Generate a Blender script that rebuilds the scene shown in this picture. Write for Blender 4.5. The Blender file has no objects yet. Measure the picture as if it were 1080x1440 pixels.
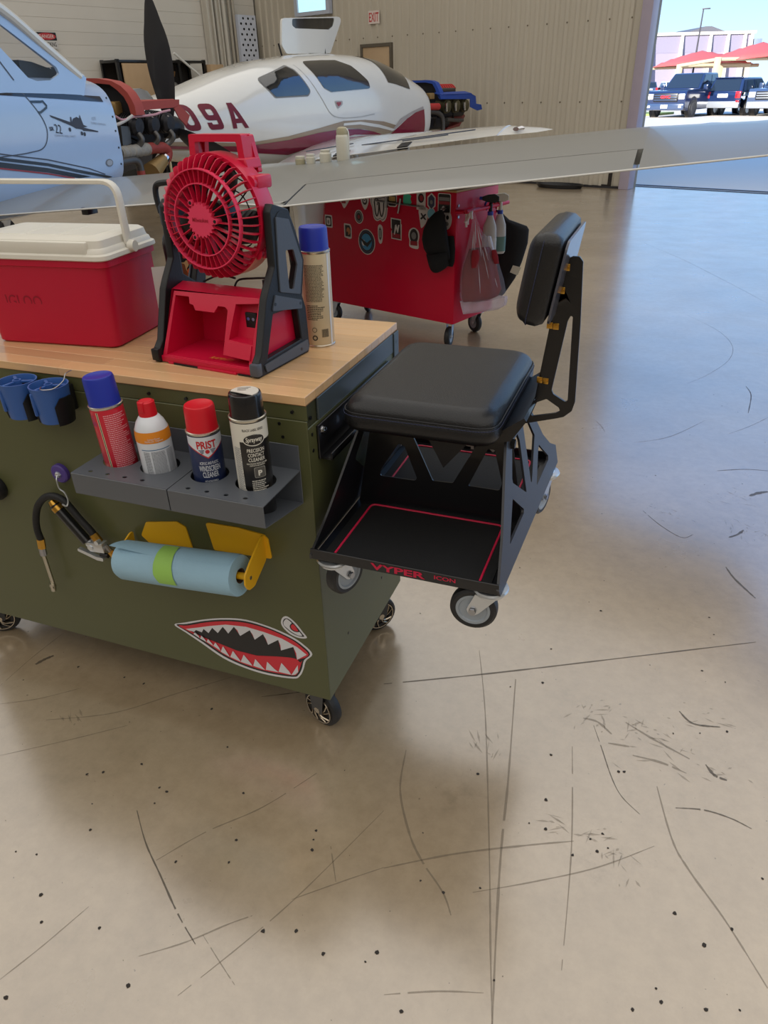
import bpy, bmesh, math, random
from mathutils import Vector as V, Matrix as M
from mathutils.geometry import tessellate_polygon
PI = math.pi
S = bpy.context.scene
COL = S.collection

# ---------------------------------------------------------------- camera
cam = bpy.data.cameras.new('camera')
cam.sensor_fit = 'HORIZONTAL'; cam.sensor_width = 36.0; cam.lens = 36.0 * 999.69 / 1080
cam.clip_start = 0.05; cam.clip_end = 400
CAM = bpy.data.objects.new('camera', cam); COL.objects.link(CAM)
def camera_matrix(yaw, pitch, roll, loc):
    cy, sy, cp, sp, cr, sr = math.cos(yaw), math.sin(yaw), math.cos(pitch), math.sin(pitch), math.cos(roll), math.sin(roll)
    fw = V((sy*cp, cy*cp, -sp)); rt = V((cy, -sy, 0)); up = rt.cross(fw)
    r2 = rt*cr + up*sr; u2 = -rt*sr + up*cr
    m = M.Identity(4)
    for i in range(3): m[i][0], m[i][1], m[i][2], m[i][3] = r2[i], u2[i], -fw[i], loc[i]
    return m
CAM.matrix_world = camera_matrix(-0.36956, 0.53717, -0.0265, (0.5894, -1.1242, 1.4147))
S.camera = CAM

# ---------------------------------------------------------------- hangar axes: U runs along the door wall, W into depth
U = V((0.947, -0.321, 0)).normalized(); W = V((0.321, 0.947, 0)).normalized(); P0 = V((-0.05, 11.35, 0)); UP = V((0, 0, 1))
def H(u, w, z=0.0): return P0 + U*u + W*w + UP*z
HROT = math.atan2(U.y, U.x)
def HM(u, w, z=0.0): return M.Translation(H(u, w, z)) @ M.Rotation(HROT, 4, 'Z')

# ---------------------------------------------------------------- sky, sun, added ceiling fill, exposure
world = bpy.data.worlds.new('sky'); S.world = world; world.use_nodes = True
nt = world.node_tree; bg = nt.nodes['Background']
tc = nt.nodes.new('ShaderNodeTexCoord'); sx = nt.nodes.new('ShaderNodeSeparateXYZ'); rp = nt.nodes.new('ShaderNodeValToRGB')
nt.links.new(tc.outputs['Generated'], sx.inputs[0]); nt.links.new(sx.outputs['Z'], rp.inputs[0]); nt.links.new(rp.outputs[0], bg.inputs[0])
rp.color_ramp.elements[0].position = 0.0; rp.color_ramp.elements[0].color = (0.66, 0.86, 1.0, 1)
rp.color_ramp.elements[1].position = 0.6; rp.color_ramp.elements[1].color = (0.20, 0.44, 0.98, 1)
e = rp.color_ramp.elements.new(0.14); e.color = (0.34, 0.62, 1.0, 1)
bg.inputs[1].default_value = 1.4
sun = bpy.data.lights.new('sun', 'SUN'); sun.energy = 12.5; sun.angle = 0.009; sun.color = (1, 0.93, 0.82)
SUN = bpy.data.objects.new('sun', sun); COL.objects.link(SUN)
SUN.rotation_euler = V((0.40*0.94, 0.92*0.94, -0.335)).to_track_quat('-Z', 'Y').to_euler()
L = bpy.data.lights.new('ceiling_fill', 'AREA'); L.shape = 'RECTANGLE'; L.size = 29; L.size_y = 25; L.energy = 2450; L.color = (1.0, 0.97, 0.92)  # unseen ceiling-wide light, added to brighten the interior
o = bpy.data.objects.new('ceiling_fill', L); COL.objects.link(o); o.matrix_world = HM(7.0, -13.0, 7.9)
S.view_settings.view_transform = 'Standard'; S.view_settings.look = 'None'; S.view_settings.gamma = 1.0
S.view_settings.use_curve_mapping = False; S.view_settings.exposure = 0.0

# ---------------------------------------------------------------- materials
def lin(c): return tuple((x/255/12.92 if x/255 <= 0.04045 else ((x/255+0.055)/1.055)**2.4) for x in c)
MATS = {}
def mat(name, rgb, rough=0.5, metal=0.0, var=0.06, scale=8.0, bump=0.0, bscale=200.0, coat=0.0, spec=0.5, alpha=1.0, trans=0.0, ior=1.45, emit=0.0, objvar=0.0, stretch=None):
    if name in MATS: return MATS[name]
    m = bpy.data.materials.new(name); m.use_nodes = True; t = m.node_tree; b = t.nodes['Principled BSDF']
    c = lin(rgb)
    t1 = t.nodes.new('ShaderNodeTexCoord'); mp = t.nodes.new('ShaderNodeMapping'); n = t.nodes.new('ShaderNodeTexNoise')
    if stretch: mp.inputs['Scale'].default_value = stretch
    t.links.new(t1.outputs['Object'], mp.inputs[0]); t.links.new(mp.outputs[0], n.inputs['Vector'])
    n.inputs['Scale'].default_value = scale; n.inputs['Detail'].default_value = 5
    mx = t.nodes.new('ShaderNodeMix'); mx.data_type = 'RGBA'
    mx.inputs[6].default_value = tuple(x*(1-var) for x in c)+(1,); mx.inputs[7].default_value = tuple(min(1, x*(1+var)) for x in c)+(1,)
    t.links.new(n.outputs['Fac'], mx.inputs[0]); out = mx.outputs[2]
    if objvar:
        oi = t.nodes.new('ShaderNodeObjectInfo'); hs = t.nodes.new('ShaderNodeHueSaturation'); mr = t.nodes.new('ShaderNodeMapRange')
        mr.inputs[3].default_value = 1-objvar; mr.inputs[4].default_value = 1+objvar
        t.links.new(oi.outputs['Random'], mr.inputs[0]); t.links.new(mr.outputs[0], hs.inputs['Value']); t.links.new(out, hs.inputs['Color']); out = hs.outputs[0]
    t.links.new(out, b.inputs['Base Color'])
    b.inputs['Roughness'].default_value = rough; b.inputs['Metallic'].default_value = metal
    b.inputs['Coat Weight'].default_value = coat; b.inputs['Coat Roughness'].default_value = 0.08
    b.inputs['Specular IOR Level'].default_value = spec; b.inputs['Alpha'].default_value = alpha
    b.inputs['Transmission Weight'].default_value = trans; b.inputs['IOR'].default_value = ior
    if emit: b.inputs['Emission Color'].default_value = c+(1,); b.inputs['Emission Strength'].default_value = emit
    if bump:
        n2 = t.nodes.new('ShaderNodeTexNoise'); n2.inputs['Scale'].default_value = bscale; n2.inputs['Detail'].default_value = 3
        t.links.new(mp.outputs[0], n2.inputs['Vector'])
        bp = t.nodes.new('ShaderNodeBump'); bp.inputs['Strength'].default_value = bump; bp.inputs['Distance'].default_value = 0.002
        t.links.new(n2.outputs['Fac'], bp.inputs['Height']); t.links.new(bp.outputs[0], b.inputs['Normal'])
    MATS[name] = m
    return m

black_plastic = mat('black_plastic', (22, 22, 24), 0.45, bump=0.15)
black_metal = mat('black_metal', (20, 20, 22), 0.32, coat=0.3)
rubber = mat('rubber', (24, 24, 25), 0.6, bump=0.2)
chrome = mat('chrome', (205, 205, 208), 0.14, 1.0, var=0.03)
steel = mat('steel', (165, 166, 170), 0.3, 1.0)
zinc = mat('zinc', (204, 208, 212), 0.30, 0.85)
white_plastic = mat('white_plastic', (214, 210, 198), 0.4, bump=0.05)
white_paint = mat('white_paint', (220, 220, 216), 0.25, coat=0.6)
brass = mat('brass', (196, 150, 66), 0.3, 1.0)

# ---------------------------------------------------------------- mesh builder
def rounded(pts, r, n=4):
    """2D polygon with rounded corners; r a number or a list."""
    out = []; k = len(pts)
    for i in range(k):
        p = V(pts[i]).to_2d() if len(pts[i]) > 2 else V(pts[i]); a = V(pts[i-1]); b = V(pts[(i+1) % k]); rr = r[i] if isinstance(r, (list, tuple)) else r
        if rr <= 0: out.append(tuple(p)); continue
        da, db = (a-p), (b-p); la, lb = da.length, db.length; da.normalize(); db.normalize()
        ang = math.acos(max(-1, min(1, da.dot(db)))); d = min(rr/max(math.tan(ang/2), 1e-4), la*0.48, lb*0.48)
        p1, p2 = p+da*d, p+db*d
        for j in range(n+1):
            t = j/n; q = p1*(1-t)**2 + p*2*t*(1-t) + p2*t*t; out.append((q.x, q.y))
    return out
def rect(w, h, cx=0, cy=0): return [(cx-w/2, cy-h/2), (cx+w/2, cy-h/2), (cx+w/2, cy+h/2), (cx-w/2, cy+h/2)]
def circ(r, n=20, cx=0, cy=0, ry=None): return [(cx+r*math.cos(2*PI*i/n), cy+(ry or r)*math.sin(2*PI*i/n)) for i in range(n)]
def frame(z, x=None):
    """rotation whose local Z runs along z"""
    z = V(z).normalized(); x = V(x) if x is not None else (V((1, 0, 0)) if abs(z.x) < 0.9 else V((0, 1, 0)))
    y = z.cross(x).normalized(); x = y.cross(z).normalized()
    return M((x, y, z)).transposed().to_4x4() if False else M(((x.x, y.x, z.x, 0), (x.y, y.y, z.y, 0), (x.z, y.z, z.z, 0), (0, 0, 0, 1)))
def T(x, y, z): return M.Translation((x, y, z))
def R(a, ax): return M.Rotation(a, 4, ax)
XZ = R(PI/2, 'X')            # local (x, y) plane stood upright: x right, y up, facing -Y
class MB:
    def __init__(s): s.bm = bmesh.new(); s.mi = 0; s.M = M.Identity(4)
    def v(s, p): return s.bm.verts.new(s.M @ V(p))
    def f(s, vs):
        try: fc = s.bm.faces.new(vs); fc.material_index = s.mi; return fc
        except ValueError: return None
    def face(s, ps): return s.f([s.v(p) for p in ps])
    def box(s, x0, y0, z0, x1, y1, z1, b=0.0, seg=2):
        vs = [s.v((x, y, z)) for z in (z0, z1) for x, y in ((x0, y0), (x1, y0), (x1, y1), (x0, y1))]
        fs = [s.f([vs[i] for i in q]) for q in ((3, 2, 1, 0), (4, 5, 6, 7), (0, 1, 5, 4), (1, 2, 6, 5), (2, 3, 7, 6), (3, 0, 4, 7))]
        if b:
            es = list({e for f in fs for e in f.edges})
            r = bmesh.ops.bevel(s.bm, geom=es, offset=b, segments=seg, profile=0.5, affect='EDGES', clamp_overlap=True)
            for f in r['faces']: f.material_index = s.mi
        return s
    def loft(s, rings, cap=True, closed=True, mis=None):
        vr = [[s.v(p) for p in r] for r in rings]; n = len(vr[0])
        for k in range(len(vr)-1):
            for i in range(n if closed else n-1):
                j = (i+1) % n; f = s.f([vr[k][i], vr[k][j], vr[k+1][j], vr[k+1][i]])
                if f and mis: f.material_index = mis(k, i)
        if cap and closed: s.f(vr[0][::-1]); s.f(vr[-1])
        return s
    def cyl(s, p0, p1, r0, r1=None, n=16, cap=True):
        p0, p1 = V(p0), V(p1); q = frame(p1-p0); r1 = r0 if r1 is None else r1
        ring = lambda p, r: [p + q @ V((r*math.cos(2*PI*i/n), r*math.sin(2*PI*i/n), 0)) for i in range(n)]
        return s.loft([ring(p0, r0), ring(p1, r1)], cap)
    def lathe(s, prof, n=24, m=None, mis=None, cap=True):
        m = m or M.Identity(4)
        return s.loft([[m @ V((r*math.cos(2*PI*i/n), r*math.sin(2*PI*i/n), z)) for i in range(n)] for r, z in prof], cap, True, mis and (lambda k, i: mis(k)))
    def tube(s, pts, r, n=8, closed=False, smooth=0):
        pts = [V(p) for p in pts]
        if smooth: pts = spline(pts, smooth, closed)
        rings = []; x = None; k = len(pts)
        for i, p in enumerate(pts):
            a = pts[i-1] if (i > 0 or closed) else p; b = pts[(i+1) % k] if (i < k-1 or closed) else p
            d = (b-a); q = frame(d, x if x is not None and abs(d.normalized().dot(x)) < 0.95 else None); x = (q @ V((1, 0, 0)))
            rr = r(i/(k-1)) if callable(r) else r
            rings.append([p + q @ V((rr*math.cos(2*PI*j/n), rr*math.sin(2*PI*j/n), 0)) for j in range(n)])
        if closed: rings.append(rings[0])
        return s.loft(rings, not closed)
    def plate(s, outer, t, m=None, holes=()):
        """flat polygon with holes, thickness t along local +Z of m"""
        m = m or M.Identity(4); loops = [list(outer)] + [list(h) for h in holes]
        def orient(l, ccw):
            a = sum(l[i-1][0]*l[i][1]-l[i][0]*l[i-1][1] for i in range(len(l)))
            return l if (a > 0) == ccw else l[::-1]
        loops = [orient(loops[0], True)] + [orient(h, False) for h in loops[1:]]
        tris = tessellate_polygon([[V((x, y, 0)) for x, y in l] for l in loops]); flat = [p for l in loops for p in l]
        bot = [s.v(m @ V((x, y, 0))) for x, y in flat]
        if t == 0:
            for a, b, c in tris: s.f([bot[a], bot[b], bot[c]])
            return s
        top = [s.v(m @ V((x, y, t))) for x, y in flat]
        for a, b, c in tris:
            s.f([top[a], top[b], top[c]]); s.f([bot[c], bot[b], bot[a]])
        k = 0
        for l in loops:
            n = len(l)
            for i in range(n):
                a, b = k+i, k+(i+1) % n; s.f([bot[a], bot[b], top[b], top[a]])
            k += n
        return s
    def patch(s, poly, fmap, holes=(), sub=3):
        """polygon in 2D, cut finely and mapped through fmap(x, y) -> 3D"""
        b2 = bmesh.new(); loops = [list(poly)] + [list(h) for h in holes]
        tris = tessellate_polygon([[V((x, y, 0)) for x, y in l] for l in loops]); vs = [b2.verts.new((x, y, 0)) for l in loops for x, y in l]
        for a, b, c in tris:
            try: b2.faces.new((vs[a], vs[b], vs[c]))
            except ValueError: pass
        for _ in range(sub):
            L = sorted((e.calc_length() for e in b2.edges), reverse=True)
            if not L: break
            cut = L[0]*0.55
            es = [e for e in b2.edges if e.calc_length() > cut]
            if es: bmesh.ops.subdivide_edges(b2, edges=es, cuts=1, use_grid_fill=True)
            bmesh.ops.triangulate(b2, faces=[f for f in b2.faces if len(f.verts) > 4])
        mp = {v: s.v(fmap(v.co.x, v.co.y)) for v in b2.verts}
        for f in b2.faces: s.f([mp[v] for v in f.verts])
        b2.free(); return s
    def text(s, body, w, h, m=None, ext=0.0003, fmap=None, shear=0.0, bold=0.0, keep=False):
        """lettering fitted to w x h, centred on the origin of m (or mapped through fmap)"""
        c = bpy.data.curves.new('lettering', 'FONT'); c.body = body; c.size = 1; c.shear = shear; c.offset = bold; c.resolution_u = 3; c.space_line = 0.85
        c.align_x = 'CENTER'
        o = bpy.data.objects.new('lettering', c); COL.objects.link(o)
        dg = bpy.context.evaluated_depsgraph_get(); me = bpy.data.meshes.new_from_object(o.evaluated_get(dg)); bpy.data.objects.remove(o); bpy.data.curves.remove(c)
        xs = [v.co.x for v in me.vertices]; ys = [v.co.y for v in me.vertices]
        if not xs: return s
        cx, cy, sw, sh = (min(xs)+max(xs))/2, (min(ys)+max(ys))/2, max(xs)-min(xs), max(ys)-min(ys)
        kx, ky = w/sw, h/sh
        if keep: kx = ky = min(kx, ky)
        m = m or M.Identity(4)
        b2 = bmesh.new(); b2.from_mesh(me); bpy.data.meshes.remove(me)
        if fmap:
            for _ in range(3):
                es = [e for e in b2.edges if e.calc_length() > 0.22]
                if not es: break
                bmesh.ops.subdivide_edges(b2, edges=es, cuts=1); bmesh.ops.triangulate(b2, faces=[f for f in b2.faces if len(f.verts) > 4])
        mp = {}
        for v in b2.verts:
            x, y = (v.co.x-cx)*kx, (v.co.y-cy)*ky
            mp[v] = s.v(fmap(x, y)) if fmap else s.v(m @ V((x, y, ext)))
        for f in b2.faces: s.f([mp[v] for v in f.verts])
        b2.free(); return s
def spline(pts, n=6, closed=False):
    out = []; k = len(pts); rng = range(k if closed else k-1)
    for i in rng:
        p0 = pts[i-1] if (i > 0 or closed) else pts[i]; p1 = pts[i]; p2 = pts[(i+1) % k]; p3 = pts[(i+2) % k] if (i+2 < k or closed) else p2
        for j in range(n):
            t = j/n; out.append(0.5*((2*p1)+(p2-p0)*t+(2*p0-5*p1+4*p2-p3)*t*t+(3*p1-p0-3*p2+p3)*t**3))
    if not closed: out.append(pts[-1])
    return out
def spline2(pts, n=6, closed=True): return [(q.x, q.y) for q in spline([V((x, y, 0)) for x, y in pts], n, closed)]

def obj(name, mb, mats, parent=None, m=None, smooth=True, angle=35, fix=True, kind=None, label=None, bevel=0):
    if fix: bmesh.ops.recalc_face_normals(mb.bm, faces=mb.bm.faces)
    me = bpy.data.meshes.new(name); mb.bm.to_mesh(me); mb.bm.free()
    for x in (mats if isinstance(mats, (list, tuple)) else [mats]): me.materials.append(x)
    if smooth:
        me.shade_smooth(); me.set_sharp_from_angle(angle=math.radians(angle))
    o = bpy.data.objects.new(name, me); COL.objects.link(o)
    if parent: o.parent = parent
    if m is not None: o.matrix_local = m
    if kind: o['kind'] = kind
    if label: o['label'] = label
    if bevel:
        b = o.modifiers.new('soft_edges', 'BEVEL'); b.width = bevel; b.segments = 2; b.limit_method = 'ANGLE'
    return o
def thing(name, label, cat, m=None, group=None):
    o = bpy.data.objects.new(name, None); COL.objects.link(o); o.empty_display_size = 0.05
    if m is not None: o.matrix_world = m
    o['label'] = label; o['category'] = cat
    if group: o['group'] = group
    return o
def tag(o, label, cat, group=None):
    o['label'] = label; o['category'] = cat
    if group: o['group'] = group
    return o
def struct(name, mb, mats, m=None, parent=None, **k):
    o = obj(name, mb, mats, parent, m, **k)
    if parent is None: o['kind'] = 'structure'
    return o
def piece(name, src, parent, m):
    o = bpy.data.objects.new(name, src.data); COL.objects.link(o); o.parent = parent; o.matrix_local = m; return o
def copy_tree(o, parent=None):
    c = o.copy(); COL.objects.link(c)
    if parent is not None: c.parent = parent
    for ch in list(o.children): copy_tree(ch, c)
    return c
rnd = random.Random(5)

# ================================================================ the hangar shell and the ground
def floor_material():
    m = bpy.data.materials.new('coated_concrete'); m.use_nodes = True; t = m.node_tree; b = t.nodes['Principled BSDF']; N = t.nodes.new; K = t.links.new
    tc = N('ShaderNodeTexCoord')
    def noise(s, d=6, r=0.55):
        n = N('ShaderNodeTexNoise'); n.inputs['Scale'].default_value = s; n.inputs['Detail'].default_value = d; n.inputs['Roughness'].default_value = r; K(tc.outputs['Object'], n.inputs['Vector']); return n
    def ramp(src, a, ca, bb, cb):
        r = N('ShaderNodeValToRGB'); r.color_ramp.elements[0].position = a; r.color_ramp.elements[1].position = bb
        r.color_ramp.elements[0].color = ca+(1,); r.color_ramp.elements[1].color = cb+(1,); K(src, r.inputs[0]); return r
    def mix(f, a, c, mode='MIX'):
        x = N('ShaderNodeMix'); x.data_type = 'RGBA'; x.blend_type = mode
        if isinstance(f, float): x.inputs[0].default_value = f
        else: K(f, x.inputs[0])
        K(a, x.inputs[6]); K(c, x.inputs[7]); return x.outputs[2]
    base = ramp(noise(1.3, 8, 0.62).outputs['Fac'], 0.3, lin((142, 123, 96)), 0.75, lin((176, 156, 127)))
    fine = ramp(noise(26, 6, 0.7).outputs['Fac'], 0.3, (0.84, 0.83, 0.81), 0.62, (1.0, 1.0, 1.0))
    c1 = mix(1.0, base.outputs[0], fine.outputs[0], 'MULTIPLY')
    blot = ramp(noise(4.2, 10, 0.72).outputs['Fac'], 0.60, (1, 1, 1), 0.78, (0.72, 0.69, 0.64))
    c2 = mix(1.0, c1, blot.outputs[0], 'MULTIPLY')
    spk = ramp(noise(75, 2, 0.4).outputs['Fac'], 0.755, (1, 1, 1), 0.79, (0.45, 0.42, 0.38))
    c3 = mix(1.0, c2, spk.outputs[0], 'MULTIPLY')
    K(c3, b.inputs['Base Color'])
    rr = ramp(noise(3.0, 8, 0.6).outputs['Fac'], 0.3, (0.26,)*3, 0.75, (0.42,)*3); K(rr.outputs[0], b.inputs['Roughness'])
    b.inputs['IOR'].default_value = 1.5; b.inputs['Coat Weight'].default_value = 1.0; b.inputs['Coat Roughness'].default_value = 0.20; b.inputs['Coat IOR'].default_value = 2.55
    bp = N('ShaderNodeBump'); bp.inputs['Strength'].default_value = 0.12; bp.inputs['Distance'].default_value = 0.004; K(noise(9, 5).outputs['Fac'], bp.inputs['Height']); K(bp.outputs[0], b.inputs['Normal'])
    return m
floor_mat = floor_material()
mb = MB(); mb.face([H(-8.04, -26), H(22, -26), H(22, 0.35), H(-8.04, 0.35)]); FLOOR = struct('floor', mb, floor_mat, fix=False)
# marks worn into the floor: lines and arcs left by tyres and dragged stands
scuff = mat('scuff_grey', (112, 100, 84), 0.5, alpha=0.36); scuff_dark = mat('scuff_dark', (70, 62, 54), 0.5, alpha=0.55)
def strip(pts, w, m, name='scuff_mark', n=8):
    pts = spline([V((x, y, 0.0006)) for x, y in pts], n); mb = MB(); L = []
    for i, p in enumerate(pts):
        d = (pts[min(i+1, len(pts)-1)]-pts[max(i-1, 0)]).normalized(); s = V((-d.y, d.x, 0)); k = i/(len(pts)-1); ww = w*(0.25+0.75*math.sin(PI*min(max(k, 0.04), 0.96))**0.5)*(0.7+0.6*rnd.random())/2
        L.append((mb.v(p-s*ww), mb.v(p+s*ww)))
    for a, b in zip(L, L[1:]):
        if rnd.random() > 0.03: mb.f([a[0], b[0], b[1], a[1]])
    return obj(name, mb, m, FLOOR)
SC = [([(0.055, 0.219), (0.324, 0.356), (0.636, 0.524), (1.057, 0.752)], 0.01, 1), ([(0.271, 0.437), (0.345, 0.202), (0.441, -0.164), (0.494, -0.379), (0.524, -0.496)], 0.007, 0), ([(0.394, 0.356), (0.442, 0.033), (0.466, -0.155), (0.493, -0.323), (0.524, -0.496)], 0.01, 0), ([(0.187, 0.023), (0.211, -0.09), (0.266, -0.189), (0.313, -0.244), (0.375, -0.296), (0.404, -0.336)], 0.01, 0), ([(0.244, -0.287), (0.376, -0.206), (0.516, -0.135), (0.619, -0.087)], 0.009, 0), ([(0.771, 0.128), (0.81, -0.015), (0.846, -0.08), (0.912, -0.166), (0.979, -0.271)], 0.009, 0), ([(0.816, 0.07), (0.876, 0.085), (0.931, 0.082), (0.973, 0.069)], 0.008, 1), ([(0.329, -0.516), (0.418, -0.478), (0.498, -0.452)], 0.006, 0), ([(0.615, 0.257), (0.642, 0.188), (0.672, 0.109), (0.699, 0.061), (0.741, 0.026)], 0.005, 1), ([(0.433, -0.276), (0.545, -0.212), (0.665, -0.136), (0.775, -0.045)], 0.006, 0), ([(0.573, 0.17), (0.608, -0.104), (0.625, -0.366)], 0.006, 0), ([(0.691, 0.294), (0.762, 0.259), (0.845, 0.225)], 0.012, 0), ([(0.715, 0.191), (0.781, 0.191), (0.838, 0.178)], 0.012, 0), ([(0.655, 0.21), (0.705, 0.216)], 0.012, 0), ([(0.881, 0.22), (0.9, 0.194), (0.927, 0.188)], 0.014, 1), ([(0.819, 0.379), (0.853, 0.346), (0.917, 0.356)], 0.012, 1), ([(0.587, 0.273), (0.623, 0.272), (0.661, 0.242)], 0.012, 0), ([(-0.341, -0.346), (-0.272, -0.407), (-0.197, -0.459), (-0.113, -0.517), (-0.046, -0.556)], 0.007, 1), ([(-0.136, -0.612), (-0.067, -0.56), (-0.007, -0.502), (0.031, -0.47)], 0.006, 0), ([(-0.224, -0.435), (-0.16, -0.34), (-0.071, -0.241), (0.006, -0.114)], 0.006, 0), ([(-0.356, -0.735), (-0.325, -0.659), (-0.293, -0.566)], 0.005, 0), ([(-0.906, -0.193), (-0.819, -0.142), (-0.735, -0.07)], 0.005, 0), ([(-0.744, -0.197), (-0.589, -0.117), (-0.468, 0.001), (-0.361, 0.103)], 0.006, 0), ([(-0.768, -0.329), (-0.634, -0.228), (-0.525, -0.14)], 0.005, 0), ([(-0.243, 0.065), (-0.171, 0.104), (-0.121, 0.133)], 0.006, 1), ([(0.09, -0.414), (0.171, -0.345), (0.243, -0.286)], 0.005, 0), ([(-0.93, -0.04), (-0.92, -0.012), (-0.906, 0.01)], 0.02, 1), ([(-0.96, -0.14), (-0.961, -0.018), (-0.951, 0.103)], 0.004, 0), ([(-0.042, -0.536), (0.019, -0.57), (0.064, -0.594)], 0.004, 0), ([(0.117, -0.279), (0.16, -0.349)], 0.005, 0), ([(-0.025, -0.645), (0.047, -0.512), (0.107, -0.384), (0.195, -0.157)], 0.005, 0), ([(0.341, 7.037), (0.752, 6.227), (1.081, 5.461), (1.363, 4.764)], 0.008, 0), ([(0.815, 4.283), (0.999, 3.966), (1.077, 3.662), (1.049, 3.362), (0.931, 3.065), (0.824, 2.886)], 0.007, 0), ([(1.117, 2.929), (1.134, 2.8), (1.106, 2.545)], 0.012, 1), ([(0.601, 2.027), (0.751, 2.142), (0.907, 2.387)], 0.008, 0), ([(0.956, 1.111), (0.981, 1.048), (1.037, 0.958)], 0.016, 1), ([(0.673, 1.41), (0.741, 1.319), (0.814, 1.258), (0.853, 1.292)], 0.008, 1), ([(0.947, 1.847), (1.052, 1.895), (1.146, 1.911)], 0.01, 1), ([(1.061, 1.658), (1.095, 1.694), (1.131, 1.718)], 0.03, 1), ([(0.973, 1.311), (1.003, 1.342), (1.025, 1.381)], 0.02, 1), ([(0.409, 2.231), (0.443, 2.168), (0.466, 2.104)], 0.008, 0), ([(1.008, 2.257), (1.102, 2.375), (1.192, 2.514)], 0.008, 0)]
SP = [(-0.24, -0.116), (-0.803, -0.005), (-0.52, -0.302), (-0.413, -0.233), (-0.33, -0.276), (-0.306, -0.279), (-0.41, -0.422), (-0.182, -0.423), (-0.403, -0.58), (-0.361, -0.623), (-0.48, -0.511), (-0.528, -0.521), (-0.243, -0.594), (-0.122, -0.662), (-0.321, -0.756), (0.071, -0.255), (0.075, -0.277), (-0.085, -0.335), (0.066, -0.49), (0.127, -0.468), (0.195, -0.488), (0.276, -0.475), (0.291, -0.452), (0.083, -0.301), (-0.348, -0.018), (-0.58, 0.001), (-0.487, -0.284), (-0.648, 0.004), (-0.132, -0.223), (-0.314, -0.316), (0.753, -0.389), (0.445, -0.262), (0.325, -0.288), (0.613, -0.125), (0.549, -0.082), (0.899, 0.81), (0.91, 0.73), (0.933, 0.346), (0.874, -0.346), (0.661, -0.099), (0.644, -0.074), (0.668, -0.052), (0.682, -0.083), (0.373, 0.012), (0.819, -0.183), (0.872, -0.229), (0.986, -0.048), (0.528, 0.127), (0.467, 0.367), (0.876, 0.557), (0.806, 0.295), (0.511, -0.425), (0.368, -0.531), (0.79, -0.339), (0.8, -0.36), (0.923, -0.179), (0.93, -0.326), (0.687, 0.13), (0.699, 0.134), (0.467, 0.512), (0.584, 0.738), (0.537, -0.006), (0.377, -0.296)]
for pts, w, dark in SC: strip(pts, w*0.5, scuff_dark if dark else scuff)
mb = MB(); SMB = MB()
for x, y in SP:
    r = 0.0022 + 0.0024*rnd.random(); a0 = rnd.random()*6
    mb.face([(x+r*(0.6+0.7*rnd.random())*math.cos(a0+k*PI/3), y+r*(0.6+0.7*rnd.random())*math.sin(a0+k*PI/3), 0.0008) for k in range(6)])
for k in range(420):
    x, y = -1.2+3.6*rnd.random(), -1.0+4.0*rnd.random(); r = 0.0006+0.0022*rnd.random()**3
    mb.face([(x+r*(0.5+rnd.random())*math.cos(j*PI/2.5), y+r*(0.5+rnd.random())*math.sin(j*PI/2.5), 0.0008) for j in range(5)])
SMUDGE = [(0.648, 0.289, 0.1, 26), (0.771, 0.251, 0.12, 34), (0.87, 0.359, 0.07, 14), (0.905, 0.207, 0.05, 10), (0.663, -0.067, 0.05, 16), (0.363, 0.108, 0.04, 10), (0.971, 1.613, 0.12, 20), (1.035, 1.386, 0.1, 22), (0.739, 1.422, 0.1, 14), (0.406, 0.077, 0.02, 4), (0.566, -0.064, 0.04, 10), (-0.685, -0.17, 0.03, 8), (0.722, -0.124, 0.06, 10)]
for cx, cy, r, n in SMUDGE:
    d0 = rnd.random()*PI
    for k in range(n):
        x, y = cx+rnd.gauss(0, r*0.5), cy+rnd.gauss(0, r*0.35); L, w, d = 0.004+0.02*rnd.random()**2, 0.001+0.0022*rnd.random(), d0+rnd.gauss(0, 0.5); c, s_ = math.cos(d), math.sin(d)
        SMB.face([(x-c*L+s_*w*0.3, y-s_*L-c*w*0.3, 0.0005), (x+s_*w, y-c*w, 0.0005), (x+c*L, y+s_*L, 0.0005), (x-s_*w, y+c*w, 0.0005)])
obj('smudges', SMB, mat('smudge_grey', (112, 100, 84), 0.5, alpha=0.24), FLOOR, kind='stuff')
obj('paint_chips', mb, mat('chip_dark', (44, 38, 33), 0.7), FLOOR, kind='stuff')

# hangar door wall: ribbed steel panels, left of the opening
ribbed = mat('ribbed_steel_beige', (186, 178, 162), 0.45, var=0.05, scale=1.2)
mb = MB(); prof = []; u = -8.04; P = 0.165
while u < -0.16:
    prof += [(u, 0.0), (u+P*0.52, 0.0), (u+P*0.62, -0.028), (u+P*0.90, -0.028)]; u += P
prof = [(min(a, -0.14), b) for a, b in prof] + [(-0.14, 0.0)]
mb.loft([[H(a, b, z) for a, b in prof] for z in (0.03, 8.3)], cap=False, closed=False)
mb.box(0, 0, 0, 0, 0, 0) if False else None
WALL_BACK = struct('wall_back', mb, ribbed, angle=20)
mb = MB(); mb.M = HM(0, 0); mb.box(-8.2, 0.03, 0, -0.02, 0.25, 8.3); mb.box(0, -0.02, 7.0, 22, 0.25, 8.3); mb.box(21.2, -0.02, 0, 22.1, 0.25, 7.0)
struct('wall_front', mb, mat('steel_backing', (140, 132, 118), 0.6))
bolt = mat('rivet_grey', (120, 110, 95), 0.4, 0.6)
mb = MB()
for z in (1.17, 2.19, 3.2):
    u = -7.9
    while u < -0.3: mb.cyl(H(u, -0.026, z), H(u, -0.036, z), 0.014, 0.010, 6); u += P*2
obj('rivet', mb, bolt, WALL_BACK, kind='stuff')
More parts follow.
